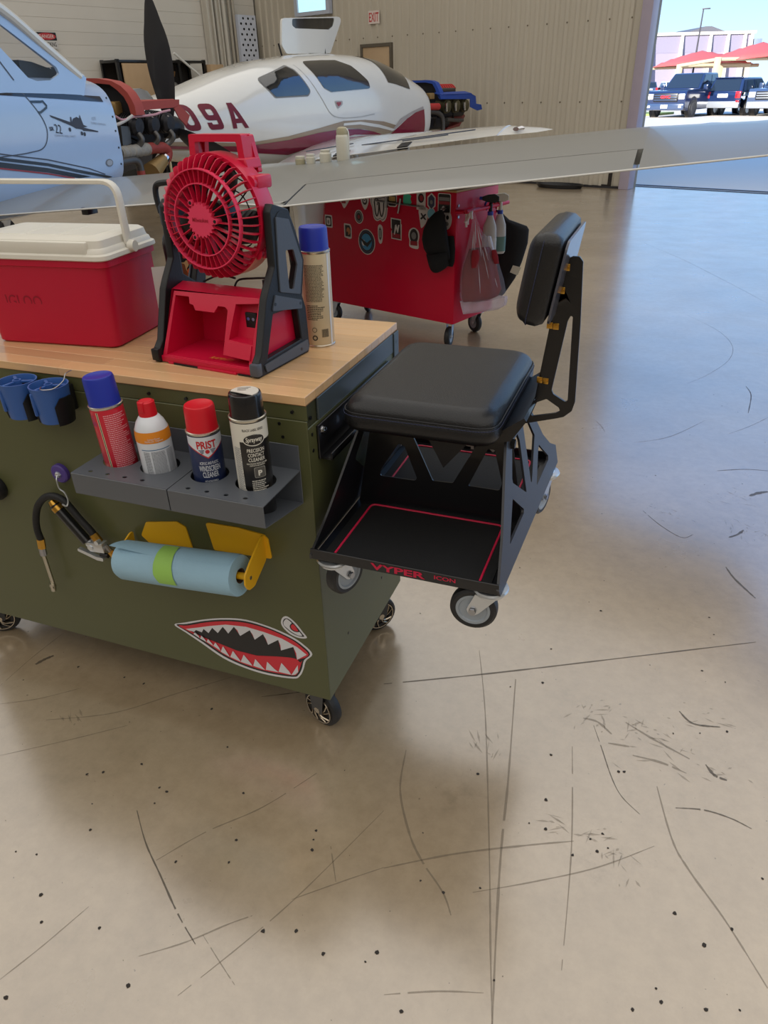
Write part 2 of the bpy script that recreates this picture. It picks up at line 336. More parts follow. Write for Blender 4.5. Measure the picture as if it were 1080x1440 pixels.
mb = MB(); mb.M = HM(0, 0); mb.box(-0.155, -0.10, 0.0, 0.0, 0.12, 7.0, 0.008); struct('trim_1', mb, mat('jamb_grey', (168, 158, 172), 0.35))
mb = MB(); mb.M = HM(0, 0); mb.box(-8.04, -0.05, 0, -0.16, -0.028, 0.03); struct('baseboard_back', mb, mat('dark_seal', (40, 38, 40), 0.6))
mb = MB(); mb.M = HM(0, 0)
for w in (0.36, 0.56): mb.box(-0.5, w, -0.004, 22, w+0.05, 0.008)
struct('trim_2', mb, mat('door_track', (96, 104, 120), 0.35, 0.6))
# worn corner at the foot of the door edge
mb = MB(); mb.M = HM(0, 0); mb.box(-0.36, -0.045, 0.03, -0.30, -0.03, 0.42, 0.004); mb.box(-0.46, -0.04, 0.03, -0.36, -0.03, 0.05)
struct('trim_3', mb, mat('rusty_dark', (38, 32, 28), 0.7, var=0.5))

# exit door in the ribbed wall
tan = mat('door_tan', (176, 150, 118), 0.5)
D = M.Identity(4)
mb = MB(); mb.M = HM(0, 0); mb.box(-5.26, -0.055, 0.02, -4.64, -0.03, 2.05, 0.004); DOOR = struct('door_1', mb, tan)
mb = MB(); mb.M = HM(0, 0)
mb.box(-5.31, -0.07, 0.0, -5.26, -0.02, 2.10); mb.box(-4.64, -0.07, 0.0, -4.59, -0.02, 2.10); mb.box(-5.26, -0.07, 2.05, -4.64, -0.02, 2.10)
obj('frame', mb, mat('frame_brown', (92, 84, 72), 0.5), DOOR)
mb = MB(); mb.M = HM(0, 0); mb.cyl((-4.71, -0.05, 1.0), (-4.71, -0.10, 1.0), 0.012, n=10); mb.box(-4.80, -0.11, 0.99, -4.70, -0.09, 1.01, 0.003); obj('handle', mb, steel, DOOR)
# high window in the ribbed wall
mb = MB(); mb.M = HM(0, 0); fr = [(-6.86, 2.60), (-5.98, 2.60), (-5.98, 3.9), (-6.86, 3.9)]
mb.plate(fr, 0.09, M.Identity(4) @ T(0, -0.02, 0) @ XZ, [[(-6.78, 2.66), (-6.06, 2.66), (-6.06, 3.82), (-6.78, 3.82)]]); WIN = struct('window_1', mb, mat('window_frame_grey', (176, 182, 196), 0.4))
mb = MB(); mb.M = HM(0, 0); mb.box(-6.78, -0.075, 2.66, -6.06, -0.065, 3.82); obj('pane', mb, mat('sky_glow_pane', (190, 238, 255), 0.3, emit=0.85), WIN)  # pane emits a glow of its own in place of sky light

# painted block wall on the left, course by course
course = mat('block_white', (206, 201, 191), 0.55, var=0.05, scale=2.0, bump=0.25, bscale=60, objvar=0.025)
mb = MB(); mb.M = HM(-8.04, 0); mb.box(-0.25, -26, 0, -0.035, 0.1, 8.3); WALL_LEFT = struct('wall_left', mb, mat('block_joint', (150, 145, 136), 0.8))
src = None
for k in range(45):
    z = 0.003 + k*0.178
    if src is None:
        mb = MB(); mb.box(-0.05, -26, 0, 0, -0.035, 0.1765, 0.002, 1); src = obj('block_course', mb, course, WALL_LEFT, HM(-8.04, 0, z))
    else: piece('block_course', src, WALL_LEFT, HM(-8.04, 0, z))
# remaining shell
inner = mat('liner_beige', (150, 142, 128), 0.7)
mb = MB(); mb.M = HM(0, 0); mb.box(22, -26, 0, 22.2, 0.2, 8.3); struct('wall_right', mb, inner)
mb = MB(); mb.M = HM(0, 0); mb.box(-8.3, -26.2, 0, 22.2, -26, 8.3); struct('wall_rear', mb, inner)
mb = MB(); mb.M = HM(0, 0); mb.box(-8.3, -26.2, 8.0, 22.2, 0.25, 8.3); struct('ceiling', mb, mat('roof_deck', (164, 158, 148), 0.7))
# corner steel: white columns and pipes standing at the corner of the two walls
pipe = mat('pipe_white', (196, 190, 178), 0.45)
for (w, r, lab) in ((-1.27, 0.075, 'white painted steel column on block wall, left of three'), (-1.07, 0.06, 'white painted steel column on block wall, middle of three'), (-0.90, 0.045, 'thin white conduit on block wall beside two steel columns')):
    t = thing('steel_column', lab, 'column', HM(-7.94, w)); mb = MB()
    if r > 0.05: mb.box(-r, -r, 0.02, r, -r*0.5, 8.0); mb.box(-r, r*0.5, 0.02, r, r, 8.0); mb.box(-r*0.3, -r, 0.02, r*0.3, r, 8.0)
    else: mb.cyl((0, 0, 0.02), (0, 0, 8.0), r, n=12)
    obj('shaft', mb, pipe, t); mb = MB(); mb.box(-r*1.3, -r*1.3, 0, r*1.3, r*1.3, 0.02); obj('base_plate', mb, pipe, t)
for (w, lab) in ((-0.62, 'slim grey pipe standing by the perforated channel, left side'), (-0.52, 'second slim grey pipe against the perforated channel')):
    mb = MB(); mb.cyl((0, 0, 0), (0, 0, 8.0), 0.03, n=10); mb.cyl((0, 0, 1.0), (0, 0, 1.06), 0.042, n=10); tag(obj('wall_pipe', mb, mat('pipe_beige', (170, 162, 148), 0.5), None, HM(-7.96, w-0.12)), lab, 'pipe')
# perforated steel channel
mb = MB(); holes = []
for r in range(30):
    for c in range(3): holes.append(circ(0.026, 8, -0.125 + 0.125*c + (0.0625 if r % 2 else 0) - 0.03, 0.16 + r*0.085, 0.022))
mb.plate(rect(0.44, 2.68, 0, 1.34), 0.006, R(PI/2, 'Z') @ XZ, holes)
mb.box(-0.07, -0.223, 0.0, -0.001, -0.217, 2.68); mb.box(-0.07, 0.217, 0.0, -0.001, 0.223, 2.68)
mb.mi = 1; mb.box(-0.07, -0.216, 0.0, -0.06, 0.216, 2.68)  # black sheet added to paint the shade inside the channel
tag(obj('perforated_channel', mb, [mat('galvanised', (206, 212, 226), 0.45, 0.2), black_plastic]), 'tall galvanised perforated steel channel standing in the corner', 'channel')
bpy.data.objects['perforated_channel'].matrix_world = HM(-7.85, -0.42)

# signs
def sign(name, label, m, w, h, bg_rgb, cat='sign'):
    t = thing(name, label, cat, m); mb = MB(); mb.box(-w/2, -0.004, -h/2, w/2, 0, h/2); obj('plate', mb, mat(name+'_white', bg_rgb, 0.4), t); return t
t = sign('exit_sign', 'white EXIT sign with red letters on the ribbed wall', HM(-5.0, -0.032, 2.485), 0.25, 0.19, (214, 200, 192))
mb = MB(); mb.text('EXIT', 0.215, 0.13, T(0, -0.005, 0) @ XZ, bold=0.012); obj('lettering', mb, mat('sign_red', (186, 48, 52), 0.5), t)
SG = HM(-7.985, -4.52, 2.19) @ R(PI/2, 'Z')
t = sign('danger_sign', 'red and white DANGER sign on block wall above aircraft', SG, 0.34, 0.22, (200, 196, 190))
mb = MB(); mb.M = T(0, -0.0052, 0.05) @ XZ; mb.plate(rounded(rect(0.33, 0.105), 0.01), 0.001); obj('black_panel', mb, black_plastic, t)
mb = MB(); mb.M = T(0, -0.0072, 0.05) @ XZ; mb.plate(circ(0.155, 28, 0, 0, 0.046), 0.001); obj('red_oval', mb, mat('sign_red', (186, 48, 52), 0.5), t)
mb = MB(); mb.text('DANGER', 0.25, 0.05, T(0, -0.009, 0.05) @ XZ, bold=0.01); obj('lettering', mb, mat('exit_sign_white', (214, 200, 192), 0.4), t)
mb = MB(); mb.text('NO SMOKING', 0.28, 0.06, T(0, -0.0052, -0.055) @ XZ, bold=0.01); obj('lower_lettering', mb, black_plastic, t)

# parts shelf with leaning cardboard beyond the aircraft
t = thing('parts_rack', 'black parts rack against block wall behind the propeller', 'rack', HM(-7.98, -3.65) @ R(PI/2, 'Z'))
mb = MB(); mb.M = M.Identity(4)
for x in (0.0, 0.62, 1.22, 1.78): mb.box(x-0.025, -0.5, 0, x+0.025, -0.45, 1.93); mb.box(x-0.025, -0.05, 0, x+0.025, -0.01, 1.93)
obj('upright', mb, black_metal, t, kind='stuff')
for z in (0.3, 0.85, 1.32, 1.9):
    mb = MB(); mb.box(-0.03, -0.5, z-0.02, 1.81, -0.01, z+0.02, 0.003); obj('shelf', mb, black_metal, t)
mb = MB(); mb.box(-0.02, -0.01, 0.1, 1.8, 0.0, 1.9); obj('back_panel', mb, mat('rack_back', (46, 40, 36), 0.7), t)
card = mat('cardboard', (178, 150, 116), 0.75, var=0.1)
def wallthing(name, mb, m, label, cat, x, y, z, rz=0.0, rx=0.0): return tag(obj(name, mb, m, None, HM(-7.98, -3.65) @ R(PI/2, 'Z') @ T(x, y, z) @ R(rz, 'Z') @ R(rx, 'X')), label, cat)
mb = MB(); mb.box(0, 0, 0, 0.58, 0.03, 0.62, 0.004); mb.box(0.57, -0.012, 0, 0.60, 0.035, 0.62); wallthing('cardboard_sheet', mb, card, 'flat tan cardboard sheet closing the left rack bay', 'cardboard', 0.05, -0.54, 1.25)
mb = MB(); mb.box(0, 0, 0, 0.30, 0.24, 0.54, 0.006); mb.box(0.148, -0.002, 0.0, 0.152, 0.0, 0.54); wallthing('carton', mb, card, 'tall tan carton standing at the right end of the rack', 'box', 1.83, -0.60, 1.32)
mb = MB(); mb.box(0, 0, 0, 0.20, 0.2, 0.34, 0.006); mb.box(0.02, -0.004, 0.1, 0.16, 0.0, 0.24); wallthing('small_carton', mb, mat('cardboard_brown', (140, 104, 66), 0.8), 'small brown carton on the rack behind propeller blade', 'box', 0.70, -0.46, 1.341)
mb = MB(); mb.lathe([(0.10, 0), (0.16, 0.03), (0.17, 0.2), (0.12, 0.25), (0.06, 0.27)], 20); wallthing('grey_canister', mb, mat('grey_plastic', (128, 124, 120), 0.5), 'rounded grey canister on the rack right of propeller blade', 'canister', 1.12, -0.27, 1.341)
mb = MB(); mb.box(0, 0, 0, 0.32, 0.3, 0.26, 0.01); mb.box(0.02, -0.006, 0.04, 0.3, 0, 0.2); wallthing('grey_box', mb, mat('utility_grey', (186, 180, 172), 0.5), 'grey utility box at the foot of the white columns', 'box', 2.15, -0.36, 1.34)
mb = MB(); mb.tube([(0, 0, 0), (0.02, 0, 0.06), (0.10, 0, 0.08), (0.16, 0, 0.02), (0.2, 0, 0.10)], 0.014, 8, smooth=5); wallthing('air_hose', mb, mat('amber_hose', (150, 110, 60), 0.5), 'tan hose coiled on the dark rack shelf', 'hose', 1.05, -0.3, 1.66)
mb = MB(); mb.cyl((1.02, -0.66, 2.02), (1.74, -0.64, 1.55), 0.02, n=10); mb.cyl((1.74, -0.64, 1.55), (1.80, -0.64, 0.0), 0.02, n=10); mb.box(1.70, -0.68, 1.46, 1.82, -0.61, 1.58, 0.008)
tag(obj('white_pole', mb, white_paint, None, HM(-7.98, -3.65) @ R(PI/2, 'Z')), 'slanting white pole leaning across the dark rack', 'pole')

# ================================================================ olive workbench on castors
olive = mat('olive_paint', (82, 84, 52), 0.42, var=0.05, scale=3, coat=0.08, bump=0.04)
olive_dark = mat('olive_dark', (62, 64, 46), 0.45)
rail_grey = mat('rail_grey', (66, 74, 76), 0.4, coat=0.1)
maple = mat('maple', (208, 168, 122), 0.34, var=0.14, scale=9, coat=0.5, objvar=0.15, stretch=(0.6, 9, 9))
INV = {}
def base(name, label, cat, loc, rz=0.0, group=None):
    m = T(*loc) @ R(rz, 'Z'); t = thing(name, label, cat, m, group); INV[t.name] = m.inverted(); return t
def part(name, mb, mats, t, **k): return obj(name, mb, mats, t, INV[t.name], **k)      # geometry given in world coordinates
BENCH = base('workbench', 'olive green rolling workbench with butcher block top and shark mouth', 'workbench', (-0.6, 0.26, 0))
ZB, ZT, ZW, DP, LX = 0.13, 0.90, 0.9181, 0.52, -1.19
mb = MB(); mb.box(LX, 0.004, ZB, -0.004, DP, ZT-0.001); part('carcass', mb, olive_dark, BENCH)
mb = MB(); mb.box(LX, 0.0, ZB, 0.0, 0.004, 0.868, 0.0012, 1); part('front_panel', mb, olive, BENCH)
mb = MB(); mb.box(LX, 0.003, 0.869, 0.0, 0.0045, ZT-0.001); mb.face([(-0.035, 0.0028, 0.872), (-0.012, 0.0028, 0.872), (-0.004, 0.0028, 0.897)]); part('top_rail', mb, olive, BENCH)
mb = MB(); mb.box(-0.004, 0.001, ZB, 0.0, DP, 0.852, 0.0012, 1); part('side_panel', mb, olive, BENCH)
mb = MB(); mb.box(-0.003, 0.05, 0.853, 0.0015, 0.485, 0.899, 0.001, 1); part('side_rail', mb, rail_grey, BENCH)
mb = MB(); mb.box(-0.004, 0.487, 0.78, 0.004, DP, 0.899, 0.001, 1); mb.cyl((0.004, 0.503, 0.875), (0.0046, 0.503, 0.875), 0.0035, n=10); part('corner_bracket', mb, [rail_grey], BENCH)
mb = MB()
for (x, z) in ((-0.36, 0.885), (-0.27, 0.884), (-0.06, 0.858), (-0.055, 0.83), (-0.03, 0.885)): mb.cyl((x, 0.003, z), (x, -0.0012, z), 0.0035, n=8)
for (y, z) in ((0.128, 0.242), (0.367, 0.248), (0.018, 0.87), (0.018, 0.835), (0.018, 0.80), (0.06, 0.875), (0.33, 0.52)): mb.cyl((-0.002, y, z), (0.001, y, z), 0.004, n=8)
part('screws', mb, black_metal, BENCH, kind='stuff')
mb = MB(); mb.box(LX-0.002, 0.001, ZT, 0.0, DP, ZT+0.002); TOP = part('worktop', mb, mat('glue_line', (150, 112, 74), 0.5), BENCH)
y = 0.0; k = 0
while y < DP - 0.001:
    y2 = min(y+0.0435, DP); cuts = [LX-0.002] + sorted(LX + (0.15+0.3*rnd.random()+0.4*j) for j in range(2)) + [0.0]
    for a, b in zip(cuts, cuts[1:]):
        mb = MB(); mb.box(a, y, ZT+0.001, b-0.0002, y2-0.0002, ZW, 0.0008, 1); o = obj('plank', mb, maple, TOP)
    y = y2; k += 1
tyre_black = mat('tyre_black', (30, 30, 32), 0.5, bump=0.1); hub_dark = mat('hub_dark', (36, 34, 32), 0.3, 0.6)
bronze_chrome = mat('bronze_chrome', (172, 160, 142), 0.16, 1.0)
def wheel_profile(r, w): return [(r*0.55, -w*0.5), (r*0.86, -w*0.5), (r*0.97, -w*0.38), (r, -w*0.15), (r, w*0.15), (r*0.97, w*0.38), (r*0.86, w*0.5), (r*0.55, w*0.5), (r*0.55, -w*0.5)]
def bench_castor(x, y, ang, locked):
    c = bpy.data.objects.new('castor', None); COL.objects.link(c); c.empty_display_size = 0.03; c.parent = BENCH; c.matrix_local = INV[BENCH.name] @ T(x, y, 0) @ R(ang, 'Z')
    r = 0.056; A = T(0, 0, r) @ R(PI/2, 'X')       # wheel axis along local Y
    mb = MB(); mb.lathe(wheel_profile(r, 0.030), 32, A, cap=False); obj('tyre', mb, tyre_black, c)
    for s in (-1, 1):
        mb = MB(); mb.lathe([(0.0, 0.0125*s), (0.040, 0.0125*s), (0.044, 0.0165*s), (0.047, 0.0165*s), (0.047, 0.008*s), (0.0, 0.008*s)], 28, A); obj('hub', mb, hub_dark, c)
        mb = MB(); mb.lathe([(0.040, 0.013*s), (0.0405, 0.0185*s), (0.043, 0.0185*s), (0.0435, 0.013*s)], 28, A, cap=False)
        for k in range(5):
            a = k*2*PI/5; P = lambda rr, aa, zz: A @ V((rr*math.cos(aa), rr*math.sin(aa), zz*s))
            mb.tube([P(0.008, a, 0.020), P(0.022, a+0.28, 0.019), P(0.040, a+0.75, 0.0165)], 0.0028, 6, smooth=4); mb.tube([P(0.008, a, 0.020), P(0.022, a-0.10, 0.019), P(0.040, a+0.25, 0.0165)], 0.0022, 6, smooth=4)
        mb.cyl(A @ V((0, 0, 0.010*s)), A @ V((0, 0, 0.024*s)), 0.011, 0.009, 14); obj('spoke_ornament', mb, bronze_chrome, c)
    mb = MB()
    for s in (-1, 1): mb.plate(rounded([(-0.017, -0.006), (0.017, -0.006), (0.026, 0.062), (0.026, 0.075), (-0.026, 0.075), (-0.026, 0.062)], 0.008), 0.004*s, T(0, 0.023*s, 0.054) @ R(PI/2, 'X'))
    mb.box(-0.026, -0.027, 0.118, 0.026, 0.027, 0.128, 0.003); mb.cyl((0, 0, 0.126), (0, 0, 0.1305), 0.034, n=24); obj('fork', mb, black_metal, c)
for x, y, a in ((-0.045, 0.045, -0.35), (-0.045, 0.44, 0.9), (-1.135, 0.06, 0.5), (-1.135, 0.46, 0.1)): bench_castor(x, y, a, False)
# shark mouth sticker
SHARK = {'outer': [(-0.426, 0.255), (-0.39, 0.272), (-0.326, 0.299), (-0.265, 0.319), (-0.208, 0.329), (-0.148, 0.325), (-0.09, 0.311), (-0.057, 0.293), (-0.037, 0.27), (-0.056, 0.243), (-0.065, 0.214), (-0.077, 0.188), (-0.097, 0.173), (-0.167, 0.163), (-0.231, 0.166), (-0.294, 0.181), (-0.354, 0.215), (-0.396, 0.238)], 'line': [(-0.419, 0.257), (-0.387, 0.268), (-0.327, 0.294), (-0.266, 0.314), (-0.209, 0.324), (-0.149, 0.32), (-0.091, 0.305), (-0.06, 0.288), (-0.043, 0.268), (-0.061, 0.244), (-0.069, 0.216), (-0.08, 0.192), (-0.097, 0.179), (-0.166, 0.17), (-0.23, 0.173), (-0.292, 0.189), (-0.349, 0.221), (-0.392, 0.243)], 'red': [(-0.413, 0.256), (-0.384, 0.264), (-0.327, 0.289), (-0.267, 0.309), (-0.209, 0.319), (-0.149, 0.316), (-0.091, 0.301), (-0.063, 0.284), (-0.047, 0.266), (-0.064, 0.245), (-0.074, 0.216), (-0.083, 0.195), (-0.098, 0.184), (-0.166, 0.176), (-0.229, 0.179), (-0.288, 0.195), (-0.345, 0.227), (-0.388, 0.246)], 'upper': [(-0.392, 0.251), (-0.358, 0.264), (-0.316, 0.281), (-0.269, 0.298), (-0.211, 0.307), (-0.163, 0.304), (-0.115, 0.297), (-0.075, 0.281), (-0.052, 0.264), (-0.08, 0.24), (-0.08, 0.26), (-0.086, 0.278), (-0.121, 0.256), (-0.121, 0.273), (-0.125, 0.289), (-0.155, 0.264), (-0.159, 0.283), (-0.165, 0.295), (-0.191, 0.27), (-0.195, 0.287), (-0.201, 0.297), (-0.232, 0.271), (-0.237, 0.289), (-0.245, 0.296), (-0.265, 0.27), (-0.271, 0.28), (-0.278, 0.288), (-0.296, 0.263), (-0.304, 0.27), (-0.311, 0.275), (-0.324, 0.255), (-0.331, 0.26), (-0.338, 0.264), (-0.344, 0.252), (-0.353, 0.254), (-0.361, 0.254), (-0.368, 0.246), (-0.381, 0.248)], 'mouth': [(-0.381, 0.249), (-0.368, 0.248), (-0.361, 0.256), (-0.344, 0.253), (-0.337, 0.266), (-0.324, 0.256), (-0.31, 0.277), (-0.296, 0.264), (-0.278, 0.289), (-0.265, 0.271), (-0.245, 0.298), (-0.231, 0.273), (-0.201, 0.299), (-0.191, 0.272), (-0.165, 0.297), (-0.155, 0.266), (-0.125, 0.29), (-0.121, 0.258), (-0.086, 0.279), (-0.08, 0.24), (-0.059, 0.252), (-0.071, 0.234), (-0.085, 0.243), (-0.134, 0.235), (-0.192, 0.221), (-0.248, 0.221), (-0.292, 0.229), (-0.337, 0.237)], 'gum': [(-0.381, 0.246), (-0.337, 0.237), (-0.292, 0.229), (-0.248, 0.221), (-0.192, 0.221), (-0.134, 0.235), (-0.085, 0.243), (-0.073, 0.229), (-0.08, 0.202), (-0.099, 0.187), (-0.165, 0.179), (-0.228, 0.182), (-0.284, 0.2), (-0.341, 0.23)], 'tooth0': [(-0.1, 0.185), (-0.079, 0.224), (-0.08, 0.201), (-0.089, 0.19)], 'tooth1': [(-0.135, 0.185), (-0.124, 0.218), (-0.106, 0.197), (-0.1, 0.186)], 'tooth2': [(-0.171, 0.181), (-0.164, 0.21), (-0.145, 0.191), (-0.135, 0.184)], 'tooth3': [(-0.206, 0.184), (-0.197, 0.209), (-0.18, 0.188), (-0.173, 0.18)], 'tooth4': [(-0.241, 0.187), (-0.229, 0.214), (-0.211, 0.189), (-0.208, 0.183)], 'tooth5': [(-0.27, 0.195), (-0.259, 0.218), (-0.243, 0.193), (-0.241, 0.187)], 'tooth6': [(-0.296, 0.205), (-0.286, 0.226), (-0.274, 0.201), (-0.272, 0.195)], 'tooth7': [(-0.315, 0.219), (-0.307, 0.232), (-0.298, 0.217), (-0.296, 0.208)], 'tooth8': [(-0.333, 0.227), (-0.327, 0.238), (-0.318, 0.226), (-0.315, 0.219)], 'tooth9': [(-0.351, 0.233), (-0.345, 0.244), (-0.336, 0.233), (-0.334, 0.227)], 'tooth10': [(-0.369, 0.243), (-0.363, 0.25), (-0.354, 0.241), (-0.352, 0.234)], 'eye0': [(-0.112, 0.347), (-0.107, 0.361), (-0.097, 0.369), (-0.086, 0.366), (-0.071, 0.353), (-0.056, 0.332), (-0.047, 0.319), (-0.055, 0.313), (-0.072, 0.311), (-0.09, 0.316), (-0.103, 0.326), (-0.11, 0.336)], 'eye1': [(-0.107, 0.347), (-0.103, 0.358), (-0.096, 0.363), (-0.088, 0.361), (-0.075, 0.349), (-0.06, 0.329), (-0.054, 0.319), (-0.071, 0.317), (-0.087, 0.322), (-0.1, 0.332), (-0.105, 0.338)], 'eye2': [(-0.105, 0.348), (-0.101, 0.356), (-0.096, 0.361), (-0.089, 0.358), (-0.076, 0.346), (-0.063, 0.328), (-0.059, 0.321), (-0.07, 0.319), (-0.086, 0.325), (-0.098, 0.334), (-0.104, 0.339)], 'iris0': [(-0.089, 0.343), (-0.081, 0.354), (-0.074, 0.348), (-0.065, 0.332), (-0.077, 0.328), (-0.087, 0.333)], 'iris': [(-0.086, 0.343), (-0.08, 0.35), (-0.074, 0.345), (-0.068, 0.333), (-0.076, 0.331), (-0.084, 0.335)]}
ink = {'w': mat('sticker_white', (214, 214, 218), 0.35, var=0.02), 'k': mat('sticker_black', (26, 25, 26), 0.35, var=0.02), 'r': mat('sticker_red', (206, 44, 58), 0.35, var=0.02)}
def sticker(name, layers, smooth=True):
    for i, (key, c, sm) in enumerate(layers):
        pts = SHARK[key]; pts = spline2(pts, 4) if sm else pts
        mb = MB(); mb.plate([(x, z) for x, z in pts], 0.0, T(0, -0.0004-0.00025*i, 0) @ XZ); part(name if i == 0 else name+'_layer', mb, ink[c], BENCH, smooth=False)
sticker('shark_mouth_sticker', [('outer', 'w', 1), ('line', 'k', 1), ('red', 'r', 1), ('upper', 'w', 0), ('mouth', 'k', 0), ('gum', 'r', 1)] + [('tooth%d' % i, 'w', 0) for i in range(11)])
sticker('shark_eye_sticker', [('eye0', 'w', 1), ('eye1', 'k', 1), ('eye2', 'w', 1), ('iris0', 'k', 1), ('iris', 'r', 1)])

# ---------------------------------------------------------------- can holder shelves on the front
grey_steel = mat('grey_steel_paint', (84, 88, 94), 0.36, coat=0.35, var=0.05)
CANS = [(-0.400, 0.033), (-0.306, 0.034), (-0.188, 0.032), (-0.084, 0.034)]; CY = -0.072
for name, lab, x0, x1, cs, end in (('can_shelf', 'grey steel spray can shelf holding the red can and the orange banded can', -0.462, -0.2325, CANS[:2], 0), ('can_shelf', 'grey steel spray can shelf with open end under the black capped can', -0.2305, -0.022, CANS[2:], 1)):
    t = base(name, lab, 'shelf', ((x0+x1)/2, -0.07, 0.69)); zt = 0.763; YF = -0.155
    holes = [circ(r+0.006, 28, x, CY) for x, r in cs]
    for k in range(4): holes.append(circ(0.0052, 10, x0+0.035+0.042*k, -0.138, 0.0042))
    mb = MB(); mb.plate([(x0, YF), (x1, YF), (x1, -0.001), (x0, -0.001)], 0.002, T(0, 0, zt-0.002), holes); part('top_plate', mb, grey_steel, t)
    mb = MB(); mb.box(x0, YF-0.002, zt-0.047, x1, YF, zt, 0.0008, 1); part('front_lip', mb, grey_steel, t)
    mb = MB(); mb.box(x0, -0.003, zt-0.077, x1, -0.0005, zt+0.053, 0.0008, 1); part('back_plate', mb, grey_steel, t)
    mb = MB(); mb.M = T(0, 0, 0)
    mb.loft([[(x, YF, zt-0.047), (x, -0.003, zt-0.077), (x, -0.003, zt-0.075), (x, YF, zt-0.045)] for x in (x0, x1)]); part('bottom_plate', mb, grey_steel, t)
# ---------------------------------------------------------------- spray cans
def wrapmap(x, y, r, phi, z): return lambda a, b: (x+(r+0.0005)*math.cos(phi+a/r), y+(r+0.0005)*math.sin(phi+a/r), z+b)
def fineprint(mb, fm, w, h, lines, seed, jag=0.35):
    q = random.Random(seed); dz = h/lines
    for i in range(lines):
        z = h/2-dz*(i+0.5); x = -w/2
        L = w*(1-jag*q.random())
        while x < -w/2+L:
            ww = min(0.0012+0.0035*q.random(), w/2-x)
            if ww <= 0.0003: break
            mb.f([mb.v(fm(x, z-dz*0.24)), mb.v(fm(x+ww, z-dz*0.24)), mb.v(fm(x+ww, z+dz*0.24)), mb.v(fm(x, z+dz*0.24))]); x += ww+0.0007
def band(mb, fm, x0, x1, z0, z1, n=10):
    L = [(mb.v(fm(x0+(x1-x0)*i/n, z0)), mb.v(fm(x0+(x1-x0)*i/n, z1))) for i in range(n+1)]
    for a, b in zip(L, L[1:]): mb.f([a[0], b[0], b[1], a[1]])
tin = mat('tin_rim', (196, 190, 176), 0.25, 0.9)
F56 = math.radians(-50)
def can_bottom(x): return 0.694
red_can = mat('can_red', (196, 30, 52), 0.3, coat=0.4); blue_cap = mat('cap_blue', (32, 50, 160), 0.38); pink_print = mat('print_pink', (224, 156, 164), 0.5)
def can(name, label, x, y, zb, zc, r, body, cap, zcap, rcap, chip=False):
    t = base(name, label, 'spray can', (x, y, zb)); C = T(x, y, 0)
    mb = MB(); mb.lathe([(r*0.92, zb), (r, zb+0.004), (r, zc-0.004), (r*0.985, zc-0.001)], 40, C); part('body', mb, body, t)
    mb = MB(); mb.lathe([(r*1.0, zc-0.003), (r*1.035, zc-0.001), (r*1.035, zc+0.002), (r*0.96, zc+0.003), (r*0.9, zc)], 40, C); mb.lathe([(r*0.9, zb), (r*1.03, zb), (r*1.03, zb+0.003), (r*0.98, zb+0.005)], 40, C); part('rim', mb, tin, t)
    mb = MB(); mb.lathe([(rcap*1.03, zc+0.0025), (rcap*1.01, zc+0.006), (rcap*0.98, zcap-0.005), (rcap*0.93, zcap-0.001), (rcap*0.88, zcap), (rcap*0.80, zcap-0.0015), (0, zcap-0.002)], 40, C); part('cap', mb, cap, t)
    return t
ZS = 0.694
x, r = CANS[0]; t = can('spray_can', 'red spray can with blue cap and fine print, leftmost on shelf', x, CY, ZS, 0.885, r, red_can, blue_cap, 0.945, r*0.93)
fm = wrapmap(x, CY, r, math.radians(-72), 0.78)
mb = MB(); mb.mi = 0; band(mb, fm, -0.010, -0.0055, -0.084, 0.098, 2); mb.mi = 1; f2 = lambda a, b: V(fm(a, b)) + V((0.0003*math.cos(-1.2), 0.0003*math.sin(-1.2), 0)); band(mb, f2, -0.0086, -0.0068, -0.080, 0.098, 2); part('stripe', mb, [mat('cream', (226, 212, 176), 0.5), black_plastic], t)
mb = MB(); f3 = wrapmap(x, CY, r, math.radians(-72)+0.027/r, 0.79); fineprint(mb, f3, 0.046, 0.165, 40, 3); part('fine_print', mb, pink_print, t)
mb = MB(); f4 = wrapmap(x, CY, r, math.radians(-72)-0.021/r, 0.86); mb.text('EZ\nREACH', 0.012, 0.022, fmap=f4); part('purple_print', mb, mat('print_purple', (110, 48, 140), 0.5), t)
x, r = CANS[1]
t = base('spray_bottle', 'white aerosol with orange band and red nozzle cap on shelf', 'spray can', (x, CY, ZS)); C = T(x, CY, 0)
mb = MB(); mb.lathe([(r*0.9, ZS), (r, ZS+0.01), (r, 0.836), (r*0.96, 0.848), (r*0.80, 0.862), (r*0.60, 0.872), (r*0.45, 0.876)], 40, C); part('body', mb, mat('can_white', (212, 216, 222), 0.3, coat=0.3), t)
mb = MB(); mb.lathe([(r*1.012, 0.826), (r*1.012, 0.837), (r*0.972, 0.8485)], 40, C, cap=False); part('orange_band', mb, mat('can_orange', (222, 136, 36), 0.4), t)
mb = MB()
for k in range(16): pass
mb.lathe([(0.0175, 0.874), (0.0178, 0.878), (0.0165, 0.902), (0.0135, 0.904), (0.0130, 0.900), (0.0125, 0.904), (0.008, 0.9045), (0, 0.9045)], 24, C); mb.box(x-0.006, CY-0.019, 0.884, x+0.006, CY-0.010, 0.9055, 0.002); part('nozzle_cap', mb, mat('cap_red', (206, 22, 38), 0.4), t)
mb = MB(); mb.text('Contact Cleaner\nDisinfectant - Degreaser', 0.036, 0.009, fmap=wrapmap(x, CY, r*1.012, F56, 0.8325)); part('band_print', mb, mat('can_white', (212, 216, 222)), t)
mb = MB(); band(mb, wrapmap(x, CY, r, F56, 0), -0.03, 0.03, 0.811, 0.8125, 12); part('blue_line', mb, mat('print_blue', (52, 108, 150), 0.4), t)
